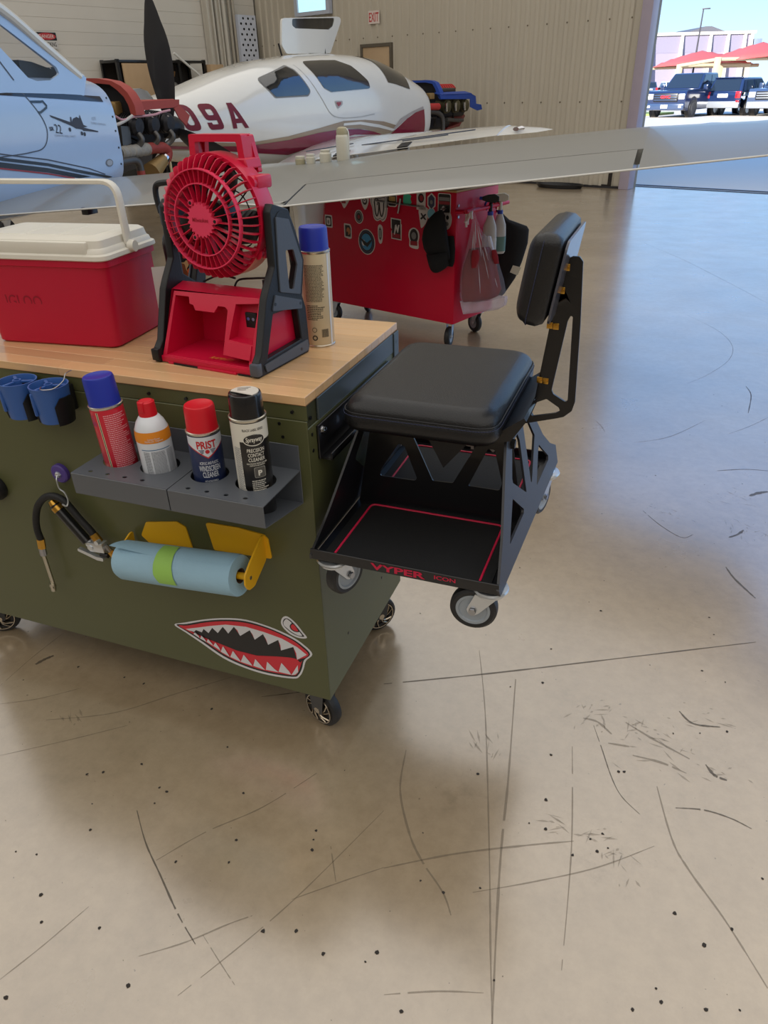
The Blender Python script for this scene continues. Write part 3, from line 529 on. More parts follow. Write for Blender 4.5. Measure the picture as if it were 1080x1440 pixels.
mb = MB(); fm = wrapmap(x, CY, r, F56, 0.777); fineprint(mb, wrapmap(x, CY, r, F56+0.003/r, 0.780), 0.027, 0.056, 30, 5, 0.1); fineprint(mb, wrapmap(x, CY, r, F56-0.020/r, 0.780), 0.013, 0.056, 26, 6, 0.1); fineprint(mb, wrapmap(x, CY, r, F56+0.028/r, 0.780), 0.016, 0.056, 26, 7, 0.1)
part('fine_print', mb, mat('print_grey', (120, 124, 132), 0.5), t)
x, r = CANS[2]; navy = mat('can_navy', (34, 46, 86), 0.3, coat=0.4); wht = mat('can_white', (212, 216, 222)); redi = mat('print_red', (192, 36, 44), 0.4)
t = can('spray_can', 'navy windscreen cleaner can with red cap and white shield label', x, CY, ZS, 0.860, r, navy, mat('cap_red', (206, 22, 38)), 0.912, r*0.92)
fm = wrapmap(x, CY, r, F56, 0.83); off = lambda d: (lambda a, b: wrapmap(x, CY, r+d, F56, 0.83)(a, b))
mb = MB(); mb.patch([(-0.042, 0.025), (-0.042, 0.008), (-0.024, -0.002), (0.0, -0.019), (0.024, -0.002), (0.042, 0.008), (0.042, 0.025)], off(0.0), sub=4); part('red_shield', mb, redi, t)
mb = MB(); mb.patch([(-0.041, 0.026), (-0.041, 0.010), (-0.0235, 0.0005), (0.0, -0.016), (0.0235, 0.0005), (0.041, 0.010), (0.041, 0.026)], off(0.0004), sub=4); part('white_shield', mb, wht, t)
mb = MB(); mb.text('PRIST', 0.038, 0.0165, fmap=off(0.0008), bold=0.03); 
for v in mb.bm.verts: v.co.z += 0.010
part('lettering', mb, redi, t)
mb = MB(); mb.patch(circ(0.0042, 14, 0, -0.004), off(0.0008), sub=1); part('emblem', mb, redi, t)
mb = MB()
for s in (-1, 1):
    for k in range(3): band(mb, off(0.0008), s*(0.0058+0.001*k) if s > 0 else -(0.0165-0.002*k), s*(0.0165-0.002*k) if s > 0 else -(0.0058+0.001*k), -0.0015-0.003*k, 0.0002-0.003*k, 4)
part('wings', mb, navy, t)
mb = MB()
for txt, w, h, z in (('ACRYLIC AND PLASTIC', 0.037, 0.006, 0.8015), ('WINDSCREEN', 0.042, 0.012, 0.7900), ('CLEANER', 0.031, 0.012, 0.7765), ('FAST ACTING FORMULA', 0.026, 0.004, 0.7625), ('13 WT OZ (369 g)', 0.022, 0.004, 0.7525)): mb.text(txt, w, h, fmap=wrapmap(x, CY, r, F56, z), bold=0.012)
part('lettering', mb, wht, t)
x, r = CANS[3]; blk = mat('can_black', (26, 24, 25), 0.3, coat=0.4); cream = mat('can_cream', (214, 210, 198), 0.35, coat=0.3)
t = can('spray_can', 'black and white contact cleaner can with black cap, rightmost on shelf', x, CY, ZS, 0.902, r, blk, mat('cap_black', (18, 18, 22), 0.25, coat=0.5), 0.948, r*0.92)
o4 = lambda d, ph=F56, z=0.80: wrapmap(x, CY, r+d, ph, z)
mb = MB(); band(mb, o4(0), -0.05, 0.05, 0.062, 0.098, 24); mb.patch([(-0.05, 0.064), (-0.05, -0.10), (-0.022, -0.10), (-0.022, -0.042), (-0.026, -0.036), (-0.026, 0.064)], o4(0.0002), sub=6); part('cream_label', mb, cream, t)
mb = MB(); mb.patch(circ(0.0215, 28, 0.002, 0.066, 0.0125), o4(0.0003), sub=2); part('cream_oval', mb, cream, t)
mb = MB(); mb.patch(circ(0.0195, 28, 0.002, 0.066, 0.0105), o4(0.0006), sub=2); part('black_oval', mb, blk, t)
mb = MB(); mb.text('Sprayway', 0.032, 0.0125, fmap=wrapmap(x, CY, r+0.0009, F56+0.002/r, 0.8655), shear=0.15, bold=0.02)
for txt, w, h, z in (('PRECISION', 0.034, 0.0075, 0.8445), ('CONTACT', 0.032, 0.0075, 0.8350), ('CLEANER', 0.032, 0.0075, 0.8255), ('ELECTRONIC PARTS CLEANER', 0.040, 0.0030, 0.8175), ('CONTACTS AND SWITCHES', 0.030, 0.0028, 0.8135)): mb.text(txt, w, h, fmap=wrapmap(x, CY, r, F56+0.003/r, z), bold=0.014, shear=0.1)
part('lettering', mb, cream, t)
mb = MB(); mb.text('BLACK LABEL SERIES', 0.040, 0.0048, fmap=wrapmap(x, CY, r+0.0003, F56+0.002/r, 0.8855), bold=0.01); part('dark_lettering', mb, blk, t)
mb = MB(); mb.patch(rounded(rect(0.022, 0.022), 0.003), wrapmap(x, CY, r, F56+0.006/r, 0.7985), sub=2); part('badge_border', mb, mat('badge_silver', (150, 148, 140), 0.4), t)
mb = MB(); mb.patch(rounded(rect(0.020, 0.020), 0.003), wrapmap(x, CY, r+0.0003, F56+0.006/r, 0.7985), sub=2); part('badge', mb, mat('badge_grey', (84, 82, 78), 0.4), t)
mb = MB(); mb.text('P', 0.008, 0.0115, fmap=wrapmap(x, CY, r+0.0006, F56+0.006/r, 0.7975), bold=0.04); part('badge_letter', mb, cream, t)
mb = MB(); fineprint(mb, wrapmap(x, CY, r, F56+0.006/r, 0.765), 0.034, 0.036, 9, 9, 0.5); part('fine_print', mb, cream, t)
mb = MB(); fineprint(mb, wrapmap(x, CY, r+0.0003, F56-0.033/r, 0.80), 0.016, 0.10, 40, 12, 0.3); part('side_print', mb, mat('print_grey', (120, 124, 132)), t)

mb = MB(); mb.M = T(CANS[3][0], CY, 0.9475); mb.plate([(0.026*math.cos(a), 0.026*math.sin(a)) for a in [-0.5+3.9*k/20 for k in range(21)]], 0.0012); part('cap_sticker', mb, cream, t)
mb = MB(); mb.M = T(CANS[3][0]-0.004, CY+0.010, 0.9489) @ R(0.5, 'Z')
for k in range(3): mb.face([(-0.014, 0.006-0.006*k, 0), (0.010-0.004*k, 0.006-0.006*k, 0), (0.010-0.004*k, 0.008-0.006*k, 0), (-0.014, 0.008-0.006*k, 0)])
part('sticker_print', mb, mat('print_dark', (70, 64, 54), 0.5), t, kind='stuff')

# ---------------------------------------------------------------- magnetic cup holders under the worktop edge
cup_blue = mat('cup_blue', (52, 92, 160), 0.42, bump=0.1)
for cx, lab in ((-0.660, 'blue magnetic cup holder under bench edge, farther from the cans'), (-0.575, 'blue magnetic cup holder with wire loop, nearer the cans')):
    cy, z0, z1 = -0.046, 0.820, 0.899; t = base('cup_holder', lab, 'cup holder', (cx, cy, z0), group='blue cup holders on the bench'); C = T(cx, cy, 0)
    mb = MB(); mb.lathe([(0.033, z0), (0.0395, z1-0.004), (0.0405, z1), (0.0375, z1), (0.036, z1-0.006), (0.030, z0+0.006), (0, z0+0.006)], 36, C); part('cup', mb, cup_blue, t)
    mb = MB(); mb.lathe([(0.009, z1-0.004), (0.009, z1+0.0005), (0.006, z1+0.0005), (0.006, z1-0.004)], 18, C, cap=False)
    for k in range(3):
        a = k*2*PI/3+0.4; mb.M = C @ R(a, 'Z'); mb.box(0.008, -0.003, z1-0.006, 0.035, 0.003, z1-0.001, 0.001)
        mb.plate(circ(0.0045, 12, 0.026, 0), 0.002, T(0, 0, z1-0.004))
    part('spoke_insert', mb, cup_blue, t)
    for a0, a1, zt in ((-0.75, 0.55, z1-0.022), (3.2, 3.75, z1-0.03)):
        mb = MB(); rings = []
        for k in range(13):
            a = a0+(a1-a0)*k/12; e = min(1, 4*min(k, 12-k)/12); zz = z0-0.004+(zt-z0+0.004)*(0.72+0.28*e)
            P = lambda rr, z: (cx+rr*math.cos(a), cy+rr*math.sin(a), z)
            rings.append([P(0.0365, z0-0.004), P(0.0435, zz), P(0.0405, zz), P(0.0335, z0-0.004)])
        mb.loft(rings); part('rubber_sleeve', mb, black_plastic, t)
    mb = MB(); mb.M = C @ R(math.radians(-118), 'Z'); mb.box(0.0355, -0.004, z0+0.018, 0.0415, 0.004, z1-0.012, 0.0015); part('rib', mb, cup_blue, t)
    mb = MB(); mb.box(cx-0.022, cy+0.028, z0+0.01, cx+0.022, -0.0005, z1-0.012, 0.003); part('magnet_mount', mb, black_plastic, t)
mb = MB(); L = [V((-0.580+0.005, -0.066, 0.8995)), V((-0.56, -0.082, 0.901)), V((-0.535, -0.073, 0.903)), V((-0.528, -0.05, 0.912)), V((-0.532, -0.035, 0.922)), V((-0.537, -0.012, 0.9215))]
mb.tube(L, 0.0012, 6, smooth=6); tag(obj('wire_loop', mb, steel), 'thin silver wire loop hooked between cup and bench top', 'wire')

# ---------------------------------------------------------------- hook and tyre inflator
purple = mat('purple_magnet', (74, 54, 130), 0.4)
t = base('magnetic_hook', 'purple round magnet hook on the bench front holding the inflator', 'hook', (-0.657, 0, 0.655))
mb = MB(); mb.lathe([(0.0, 0), (0.0235, 0), (0.0235, 0.009), (0.0205, 0.0115), (0, 0.0115)], 28, T(-0.657, -0.0005, 0.655) @ R(PI/2, 'X')); part('magnet', mb, purple, t)
mb = MB(); mb.lathe([(0.0085, 0.011), (0.0085, 0.014), (0.006, 0.018), (0, 0.019)], 6, T(-0.657, 0, 0.655) @ R(PI/2, 'X')); part('nut', mb, zinc, t)
mb = MB(); mb.tube([(-0.655, -0.018, 0.655), (-0.652, -0.026, 0.648), (-0.648, -0.029, 0.628), (-0.635, -0.030, 0.620), (-0.627, -0.033, 0.603), (-0.628, -0.040, 0.590), (-0.634, -0.046, 0.597)], 0.0019, 7, smooth=5); part('hook', mb, zinc, t)
t = base('tyre_inflator', 'black tyre inflator with brass fittings hanging beside paper towel', 'inflator', (-0.65, -0.028, 0.4))
HOSE = [(-0.761, -0.028, 0.461), (-0.762, -0.028, 0.494), (-0.752, -0.028, 0.531), (-0.733, -0.028, 0.566), (-0.702, -0.028, 0.594), (-0.673, -0.028, 0.602), (-0.648, -0.028, 0.596), (-0.632, -0.028, 0.578), (-0.613, -0.028, 0.551), (-0.590, -0.028, 0.524), (-0.582, -0.028, 0.510)]
mb = MB(); mb.tube(HOSE, 0.0085, 12, smooth=5); part('hose', mb, rubber, t)
def seg(name, a, b, r, m, r1=None, n=14):
    mb = MB(); mb.cyl(a, b, r, r1, n); return part(name, mb, m, t)
seg('hose_ferrule', (-0.761, -0.028, 0.464), (-0.765, -0.028, 0.436), 0.0098, brass, n=6); seg('hose_ferrule', (-0.584, -0.028, 0.513), (-0.571, -0.028, 0.492), 0.0105, brass, n=8)
seg('gauge_body', (-0.671, -0.030, 0.572), (-0.607, -0.030, 0.489), 0.0125, black_metal)
seg('end_cap', (-0.674, -0.030, 0.5755), (-0.666, -0.030, 0.566), 0.0137, brass); seg('end_knob', (-0.684, -0.030, 0.589), (-0.676, -0.030, 0.578), 0.008, brass, 0.011)
seg('end_collar', (-0.677, -0.030, 0.580), (-0.674, -0.030, 0.5755), 0.012, black_metal)
seg('nozzle_collar', (-0.7655, -0.028, 0.436), (-0.768, -0.028, 0.414), 0.0088, steel, n=8)
seg('nozzle_stem', (-0.768, -0.028, 0.416), (-0.767, -0.028, 0.322), 0.0050, mat('nickel', (186, 180, 164), 0.28, 1.0))
mb = MB(); mb.cyl((-0.767, -0.030, 0.326), (-0.770, -0.030, 0.302), 0.0075, 0.0065, 12); mb.cyl((-0.774, -0.030, 0.318), (-0.762, -0.030, 0.316), 0.0062, n=10); part('chuck', mb, mat('nickel', (186, 180, 164)), t)
mb = MB(); mb.M = T(-0.573, -0.030, 0.482) @ R(math.radians(-4), 'Y'); mb.box(-0.024, -0.011, -0.012, 0.020, 0.011, 0.014, 0.002); mb.cyl((-0.018, -0.013, 0.0), (-0.018, 0.013, 0.0), 0.0075); mb.cyl((0.006, -0.012, 0.016), (0.006, 0.0, 0.016), 0.006); part('valve_block', mb, zinc, t)
mb = MB(); mb.cyl((-0.604, -0.030, 0.486), (-0.592, -0.030, 0.486), 0.010); part('valve_neck', mb, zinc, t)
mb = MB(); mb.plate(rounded([(-0.052, 0.012), (-0.054, 0.004), (0.0, -0.012), (0.018, -0.012), (0.020, -0.002), (0.0, -0.002)], 0.003), 0.010, T(-0.577, -0.040, 0.461) @ XZ @ T(0, 0, -0.006)); part('lever', mb, zinc, t)
seg('lever_grip', (-0.568, -0.036, 0.4635), (-0.546, -0.036, 0.4635), 0.006, black_plastic); seg('outlet_fitting', (-0.552, -0.030, 0.489), (-0.541, -0.030, 0.473), 0.006, steel, n=8); seg('outlet_nut', (-0.541, -0.030, 0.474), (-0.530, -0.030, 0.459), 0.0082, brass, n=6)

# ---------------------------------------------------------------- paper towel and yellow holder
yellow = mat('holder_yellow', (226, 172, 28), 0.42)
A0, A1 = V((-0.470, -0.066, 0.489)), V((-0.152, -0.074, 0.522)); AX = (A1-A0).normalized(); RR = 0.0455
t = base('towel_holder', 'yellow towel holder with two wall plates and end arms', 'towel holder', (-0.29, 0, 0.53))
mb = MB(); mb.plate(rounded([(-0.462, 0.520), (-0.440, 0.560), (-0.352, 0.578), (-0.330, 0.568), (-0.320, 0.50), (-0.43, 0.49)], 0.006), 0.003, T(0, -0.0005, 0) @ XZ); part('wall_plate', mb, yellow, t)
mb = MB(); mb.plate(rounded([(-0.273, 0.590), (-0.262, 0.592), (-0.190, 0.594), (-0.125, 0.588), (-0.117, 0.578), (-0.113, 0.528), (-0.262, 0.520)], 0.006), 0.003, T(0, -0.0005, 0) @ XZ); part('wall_plate', mb, yellow, t)
arm = rounded([(-0.001, 0.588), (-0.012, 0.590), (-0.072, 0.556), (-0.094, 0.540), (-0.098, 0.518), (-0.088, 0.498), (-0.064, 0.494), (-0.004, 0.526)], 0.014)
YZ = M(((0, 0, 1, 0), (1, 0, 0, 0), (0, 1, 0, 0), (0, 0, 0, 1)))
mb = MB(); mb.plate(arm, 0.004, T(-0.130, 0, 0) @ YZ); part('arm', mb, yellow, t)
mb = MB(); mb.plate([(y*0.9-0.004, 0.488+(z-0.524)*0.62) for y, z in arm], 0.004, T(-0.486, 0, 0) @ YZ); part('arm', mb, yellow, t)
mb = MB(); mb.cyl((-0.126, -0.076, 0.524), (-0.1245, -0.076, 0.524), 0.0042, n=10); part('pin', mb, steel, t)
mb = MB(); mb.cyl(A0-AX*0.014, A1+AX*0.020, 0.008, n=12); part('rod', mb, yellow, t)
t = base('paper_towel', 'roll of pale blue shop towels with green tape', 'paper towel', (-0.31, -0.07, 0.455)); Q = frame(AX, (0, 0, 1)); Ln = (A1-A0).length
QM = T(*A0) @ Q
mb = MB(); mb.lathe([(0.017, 0.0), (RR-0.004, 0.0), (RR, 0.010), (RR+0.001, Ln*0.5), (RR, Ln-0.002), (RR-0.001, Ln), (0.017, Ln)], 48, QM, cap=False)
towel = mat('towel_blue', (150, 186, 206), 0.75, bump=0.5, bscale=350); part('roll', mb, towel, t)
mb = MB(); mb.lathe([(0.0178, 0.001), (0.0178, Ln-0.001), (0.015, Ln-0.001), (0.015, 0.001)], 24, QM, cap=False); part('core', mb, mat('core_brown', (92, 70, 52), 0.8), t)
mb = MB()      # loose outer sheet with one lifted corner
def sheet(s, a):
    lift = max(0, 1-s*3.6)*max(0, (a-0.4)/0.9)**2*0.020; return QM @ V(((RR+0.0012+lift)*math.cos(a-0.80), (RR+0.0012+lift)*math.sin(a-0.80), Ln*(s*0.97+0.015)))
NS, NA = 24, 14; G = [[mb.v(sheet(i/NS, 1.3*j/NA)) for j in range(NA+1)] for i in range(NS+1)]
for i in range(NS):
    for j in range(NA): mb.f([G[i][j], G[i+1][j], G[i+1][j+1], G[i][j+1]])
part('loose_sheet', mb, towel, t, fix=False)
mb = MB(); rt = random.Random(2)
NT = 18; rows = []
for j in range(NT+1):
    a = -0.25+2.15*j/NT; w0, w1 = 0.124+(0.0 if j < 14 else 0.002*(j-14))+0.0008*rt.random(), 0.166+0.0008*rt.random()+0.0008*j
    rows.append((mb.v(QM @ V(((RR+0.0030)*math.cos(a), (RR+0.0030)*math.sin(a), w0))), mb.v(QM @ V(((RR+0.0030)*math.cos(a), (RR+0.0030)*math.sin(a), w1)))))
for a, b in zip(rows, rows[1:]): mb.f([a[0], a[1], b[1], b[0]])
part('green_tape', mb, mat('tape_green', (150, 196, 92), 0.6, bump=0.3), t, fix=False)
t = base('magnetic_hook', 'black round magnet hook at the left edge of the bench front', 'hook', (-0.886, 0, 0.578))
mb = MB(); mb.lathe([(0.0, 0.0005), (0.033, 0.0005), (0.034, 0.010), (0.028, 0.022), (0.012, 0.026), (0, 0.026)], 28, T(-0.886, 0, 0.578) @ R(PI/2, 'X')); part('magnet', mb, black_plastic, t)
mb = MB(); mb.tube([(-0.886, -0.024, 0.578), (-0.886, -0.045, 0.574), (-0.886, -0.050, 0.555), (-0.886, -0.058, 0.560)], 0.004, 8, smooth=4); part('hook', mb, black_metal, t)
# the red can and the orange banded one lean a little in their holes
for n, a in (('spray_can', -3.2), ('spray_bottle', -1.2)):
    o = bpy.data.objects[n]; o.matrix_world = o.matrix_world @ R(math.radians(a), 'Y')

# ================================================================ on the worktop: cooler, fan, can, tumbler
def rrect(x0, y0, x1, y1, r, z, n=5): return [(x, y, z) for x, y in rounded([(x0, y0), (x1, y0), (x1, y1), (x0, y1)], r, n)]
cooler_red = mat('cooler_red', (186, 8, 50), 0.42, bump=0.12, bscale=400, var=0.04); lid_white = mat('lid_white', (216, 212, 200), 0.42, bump=0.08, bscale=300)
CM = T(-0.522, 0.137, ZW) @ R(math.radians(6), 'Z'); L0, D0 = -0.36, 0.220
t = thing('cooler', 'red hard cooler with white lid and bail handle on the worktop', 'cooler', CM)
def ins(i, r, z): return rrect(L0+i, i, -i, D0-i, r, z)
mb = MB(); bot = lambda i, z: rrect(L0+0.02+i, 0.009+i, -0.017-i, D0+0.012-i, 0.024, z)
mb.loft([bot(0.006, 0.0), bot(0.0, 0.005), ins(0.006, 0.028, 0.172), ins(0.005, 0.028, 0.177), ins(0.001, 0.026, 0.179), ins(0.001, 0.026, 0.193)]); obj('body', mb, cooler_red, t)
mb = MB(); mb.patch(rounded([(-0.305, 0.004), (-0.308, 0.026), (-0.135, 0.030), (-0.108, 0.002)], 0.006), lambda x, z: (x, 0.0125-0.011*z/0.17, z), sub=3); obj('front_recess', mb, mat('cooler_red_shade', (142, 6, 38), 0.45), t)  # darker red paints the shade of the recess and embossed letters
mb = MB(); mb.text('IGLOO', 0.095, 0.026, fmap=lambda x, z: (x-0.235, 0.0135-0.011*(z+0.10)/0.17, z+0.10)); obj('lettering', mb, mat('cooler_red_shade', (142, 6, 38)), t)
mb = MB(); mb.loft([ins(-0.002, 0.026, 0.193), ins(-0.004, 0.028, 0.195), ins(-0.003, 0.028, 0.203), ins(0.003, 0.026, 0.206), ins(0.006, 0.022, 0.214), ins(0.010, 0.020, 0.217), ins(0.013, 0.020, 0.232), ins(0.020, 0.018, 0.237)]); obj('lid', mb, lid_white, t, angle=40)
mb = MB()
for x0, x1 in ((L0+0.04, -0.04),): mb.box(x0, 0.002, 0.205, x1, 0.03, 0.231, 0.004)
for k in range(3): mb.loft([rrect(L0+0.05+0.09*k, 0.045, L0+0.13+0.09*k, D0-0.045, 0.01, 0.2365), rrect(L0+0.052+0.09*k, 0.047, L0+0.128+0.09*k, D0-0.047, 0.01, 0.2385)])
obj('lid_panel', mb, lid_white, t, kind='stuff')
def strap(mb, path, w, th):
    P = [V(p) for p in path]
    rings = []
    for i, p in enumerate(P):
        d = (P[min(i+1, len(P)-1)]-P[max(i-1, 0)]).normalized(); n = V((-d.z, 0, d.x)); ww = w(i/(len(P)-1)) if callable(w) else w
        rings.append([p+n*a*th/2+V((0, b*ww/2, 0)) for a, b in ((-1, -0.7), (-0.6, -1), (0.6, -1), (1, -0.7), (1, 0.7), (0.6, 1), (-0.6, 1), (-1, 0.7))])
    mb.loft(rings)
hp = rounded([(-0.004, 0.212), (-0.006, 0.338), (-0.350, 0.338), (-0.356, 0.212)], [0, 0.035, 0.035, 0], 6)
mb = MB(); strap(mb, [(x, 0.108, z) for x, z in hp], 0.022, 0.010); obj('bail_handle', mb, lid_white, t)
for x in (0.002, -0.362):
    mb = MB(); mb.cyl((x-0.003, 0.108, 0.207), (x+0.011, 0.108, 0.207), 0.014, 0.012, 18); obj('pivot', mb, lid_white, t)

# ------------------------------------------------ red cordless fan
fan_red = mat('fan_red', (200, 14, 56), 0.4, bump=0.1, bscale=500, coat=0.15); fan_dark_red = mat('fan_inner_red', (150, 8, 34), 0.5); slate = mat('slate_plastic', (78, 84, 94), 0.42, bump=0.1)
FM = T(-0.268, 0.086, ZW) @ R(math.radians(-6.5), 'Z')
t = thing('cordless_fan', 'red cordless fan with round ribbed guard and black side frames', 'fan', FM)
BX = 0.119; SL = math.hypot(0.06, 0.138); FR = M(((1, 0, 0, 0), (0, 0.06/SL, -0.138/SL, 0), (0, 0.138/SL, 0.06/SL, 0), (0, 0, 0, 1)))
hole1 = [(-0.108, 0.013), (0.108, 0.013), (0.106, 0.026), (0.040, 0.030), (0.038, 0.120), (0.030, 0.126), (0.012, 0.126), (0.004, 0.112), (-0.045, 0.112), (-0.052, 0.122), (-0.062, 0.124), (-0.066, 0.138), (-0.102, 0.138)]
hole2 = [(0.050, 0.062), (0.110, 0.058), (0.112, 0.140), (0.056, 0.134)]
FZ = T(0, 0.0, 0.004) @ FR
mb = MB(); mb.plate([(-BX, 0), (BX, 0), (BX-0.002, SL), (-BX+0.012, SL-0.004)], 0.003, FZ, [hole1, hole2])
sec = lambda x: [(x, 0.001, 0.004), (x, 0.062, 0.141), (x, 0.10, 0.150), (x, 0.165, 0.120), (x, 0.185, 0.010), (x, 0.185, 0.004)]
A, B = [[mb.v(p) for p in sec(x)] for x in (-BX, BX)]
for i in range(1, 5): mb.f([A[i], A[i+1], B[i+1], B[i]])
mb.f(A[::-1]); mb.f(B); mb.f([A[0], B[0], B[5], A[5]])
obj('base_body', mb, fan_red, t, fix=False)
for nm, hl, dp in (('battery_bay', hole1, 0.13), ('port_recess', hole2, 0.035)):
    mb = MB(); r0 = [FZ @ V((x, y, 0.002)) for x, y in hl]; r1 = [V((p.x, p.y+dp*(1-0.4*min(1, p.z/0.14)), p.z)) for p in r0]
    mb.loft([r0, r1], cap=False); mb.face(r1[::-1]); obj(nm, mb, fan_red, t)
mb = MB(); mb.M = FZ; mb.plate([(0.042, 0.030), (0.1105, 0.026), (0.1095, 0.056), (0.046, 0.058)], 0.007); obj('column_face', mb, fan_red, t, bevel=0.001)
mb = MB(); q = FZ @ V((0.084, 0.100, 0)); mb.box(q.x-0.014, q.y+0.018, q.z-0.016, q.x+0.014, q.y+0.024, q.z+0.016, 0.002); obj('power_port', mb, black_plastic, t)
mb = MB()
for dx in (-0.006, 0.006): mb.cyl((q.x+dx, q.y+0.0175, q.z+0.003), (q.x+dx, q.y+0.021, q.z+0.003), 0.0035, n=10)
obj('port_pins', mb, chrome, t, kind='stuff')
mb = MB(); mb.text('RAMHTY', 0.062, 0.013, T(0.030, 0.018, 0.0200), shear=0.35); obj('handwriting', mb, mat('marker_gold', (200, 128, 48), 0.5), t)
mb = MB()
for x0, x1 in ((-0.085, -0.02), (0.085, 0.118)): mb.box(x0, -0.006, 0.0, x1, 0.004, 0.004)
obj('foot_slot', mb, black_plastic, t, kind='stuff')
mb = MB(); mb.box(-BX, -0.004, 0.002, BX, 0.003, 0.016, 0.002); mb.box(-0.100, -0.006, 0.0, -0.086, 0.18, 0.005, 0.001); mb.box(-0.020, -0.007, 0.0, 0.080, 0.18, 0.005, 0.001); obj('front_sill', mb, fan_red, t, kind='stuff')
out = [(-0.006, 0.0), (-0.004, 0.030), (0.010, 0.045), (0.044, 0.144), (0.054, 0.160), (0.083, 0.200), (0.085, 0.300), (0.095, 0.314), (0.148, 0.298), (0.166, 0.262), (0.191, 0.194), (0.174, 0.125), (0.184, 0.098), (0.188, 0.012), (0.182, 0.0)]
hA = [(0.108, 0.250), (0.146, 0.240), (0.166, 0.195), (0.142, 0.140), (0.105, 0.165), (0.104, 0.20)]; hB = [(0.064, 0.112), (0.150, 0.108), (0.158, 0.035), (0.030, 0.030)]
for s in (-1, 1):
    m_ = M(((0, 0, s, s*(BX+0.001)), (1, 0, 0, 0), (0, 1, 0, 0), (0, 0, 0, 1)))
    mb = MB(); mb.plate(out, 0.017, m_, [hA, hB]); obj('side_frame', mb, black_plastic, t, bevel=0.0025)
    mb = MB(); mb.plate(rounded([(0.100, 0.290), (0.143, 0.280), (0.180, 0.195), (0.163, 0.130), (0.092, 0.150), (0.094, 0.20)], 0.004), 0.004, m_ @ T(0, 0, 0.016), [rounded([(0.122, 0.225), (0.150, 0.222), (0.160, 0.190), (0.140, 0.145), (0.124, 0.15)], 0.004)]); obj('frame_panel', mb, slate, t, bevel=0.001)
    mb = MB(); mb.plate(rounded([(0.02, 0.006), (0.015, 0.022), (0.178, 0.030), (0.180, 0.006)], 0.004), 0.004, m_ @ T(0, 0, 0.016)); mb.plate(rounded([(0.075, 0.148), (0.165, 0.118), (0.165, 0.100), (0.06, 0.120)], 0.003), 0.004, m_ @ T(0, 0, 0.016)); obj('lower_panel', mb, slate, t, kind='stuff')
    mb = MB(); mb.box(s*BX if s > 0 else -BX-0.02, -0.012, 0.004, BX+0.02 if s > 0 else -BX, 0.006, 0.030, 0.003); obj('foot_cap', mb, slate if s > 0 else black_plastic, t)
    mb = MB()
    for (y, z) in ((0.070, 0.131), (0.160, 0.112), (0.150, 0.016)): mb.cyl((s*(BX+0.019), y, z), (s*(BX+0.0215), y, z), 0.0035, n=8)
    obj('screw', mb, black_metal, t, kind='stuff')
CX, CZ = 0.003, 0.285; DM = T(CX, 0, CZ) @ R(-PI/2, 'X')      # local Z of DM runs back along +y
mb = MB(); mb.lathe([(0.109, 0.084), (0.1150, 0.084), (0.1155, 0.128), (0.104, 0.146), (0.082, 0.162), (0.078, 0.160), (0.098, 0.143), (0.108, 0.126), (0.109, 0.082)], 56, DM, cap=False); obj('drum', mb, fan_red, t)
prof = [(0.030, 0.0445), (0.089, 0.0485), (0.100, 0.055), (0.1115, 0.064), (0.1140, 0.072), (0.1135, 0.088), (0.108, 0.088), (0.109, 0.080), (0.098, 0.066), (0.085, 0.060), (0.030, 0.056)]
N = 44; src = None; src2 = None
prof2 = [(0.0655, 0.0470)]+prof[1:9]+[(0.085, 0.060), (0.0655, 0.0585)]
for k in range(N):
    m_ = T(CX, 0, CZ) @ R(2*PI*k/N+0.07, 'Y')
    if k % 2:
        if src2 is None: mb = MB(); mb.plate(prof2, 0.0016, T(0, 0, -0.0008)); src2 = obj('guard_vane', mb, fan_red, t, m_, smooth=False)
        else: piece('guard_vane', src2, t, m_)
    elif src is None:
        mb = MB(); mb.plate([(x, y) for x, y in prof], 0.0016, T(0, 0, -0.0008)); src = obj('guard_vane', mb, fan_red, t, m_, smooth=False)
    else: piece('guard_vane', src, t, m_)
guard_highlight = mat('fan_ring_highlight', (228, 62, 98), 0.38)  # highlight on the red guard put into a pinker colour
for rr in (0.0655, 0.0905):
    mb = MB(); mb.lathe([(rr-0.0011, 0.0450), (rr+0.0011, 0.0450), (rr+0.0011, 0.055), (rr-0.0011, 0.055), (rr-0.0011, 0.0450)], 64, DM, cap=False); obj('guard_ring', mb, guard_highlight, t)
gear = []
for k in range(44): gear.append(((0.0330 if k % 2 else 0.0275)*math.cos(2*PI*k/44), (0.0330 if k % 2 else 0.0275)*math.sin(2*PI*k/44)))
mb = MB(); mb.plate(gear, 0.010, T(CX, 0.0525, CZ) @ XZ); hubx = obj('hub_badge', mb, guard_highlight, t)
mb = MB(); mb.text('Milwaukee', 0.038, 0.0075, T(CX, 0.0418, CZ+0.001) @ XZ, bold=0.01); obj('badge_lettering', mb, fan_dark_red, t)
for a in (0, 2*PI/3, 4*PI/3):
    mb = MB(); mb.cyl((CX+0.036*math.cos(a), 0.0405, CZ+0.036*math.sin(a)), (CX+0.036*math.cos(a), 0.056, CZ+0.036*math.sin(a)), 0.0055, n=14); obj('screw_boss', mb, guard_highlight, t)
    mb = MB(); mb.cyl((CX+0.036*math.cos(a), 0.0398, CZ+0.036*math.sin(a)), (CX+0.036*math.cos(a), 0.042, CZ+0.036*math.sin(a)), 0.0032, n=12); obj('screw_head', mb, black_metal, t)
mb = MB(); mb.cyl((CX, 0.085, CZ), (CX, 0.135, CZ), 0.030, 0.026, 24); obj('motor', mb, black_plastic, t)
blade_src = None
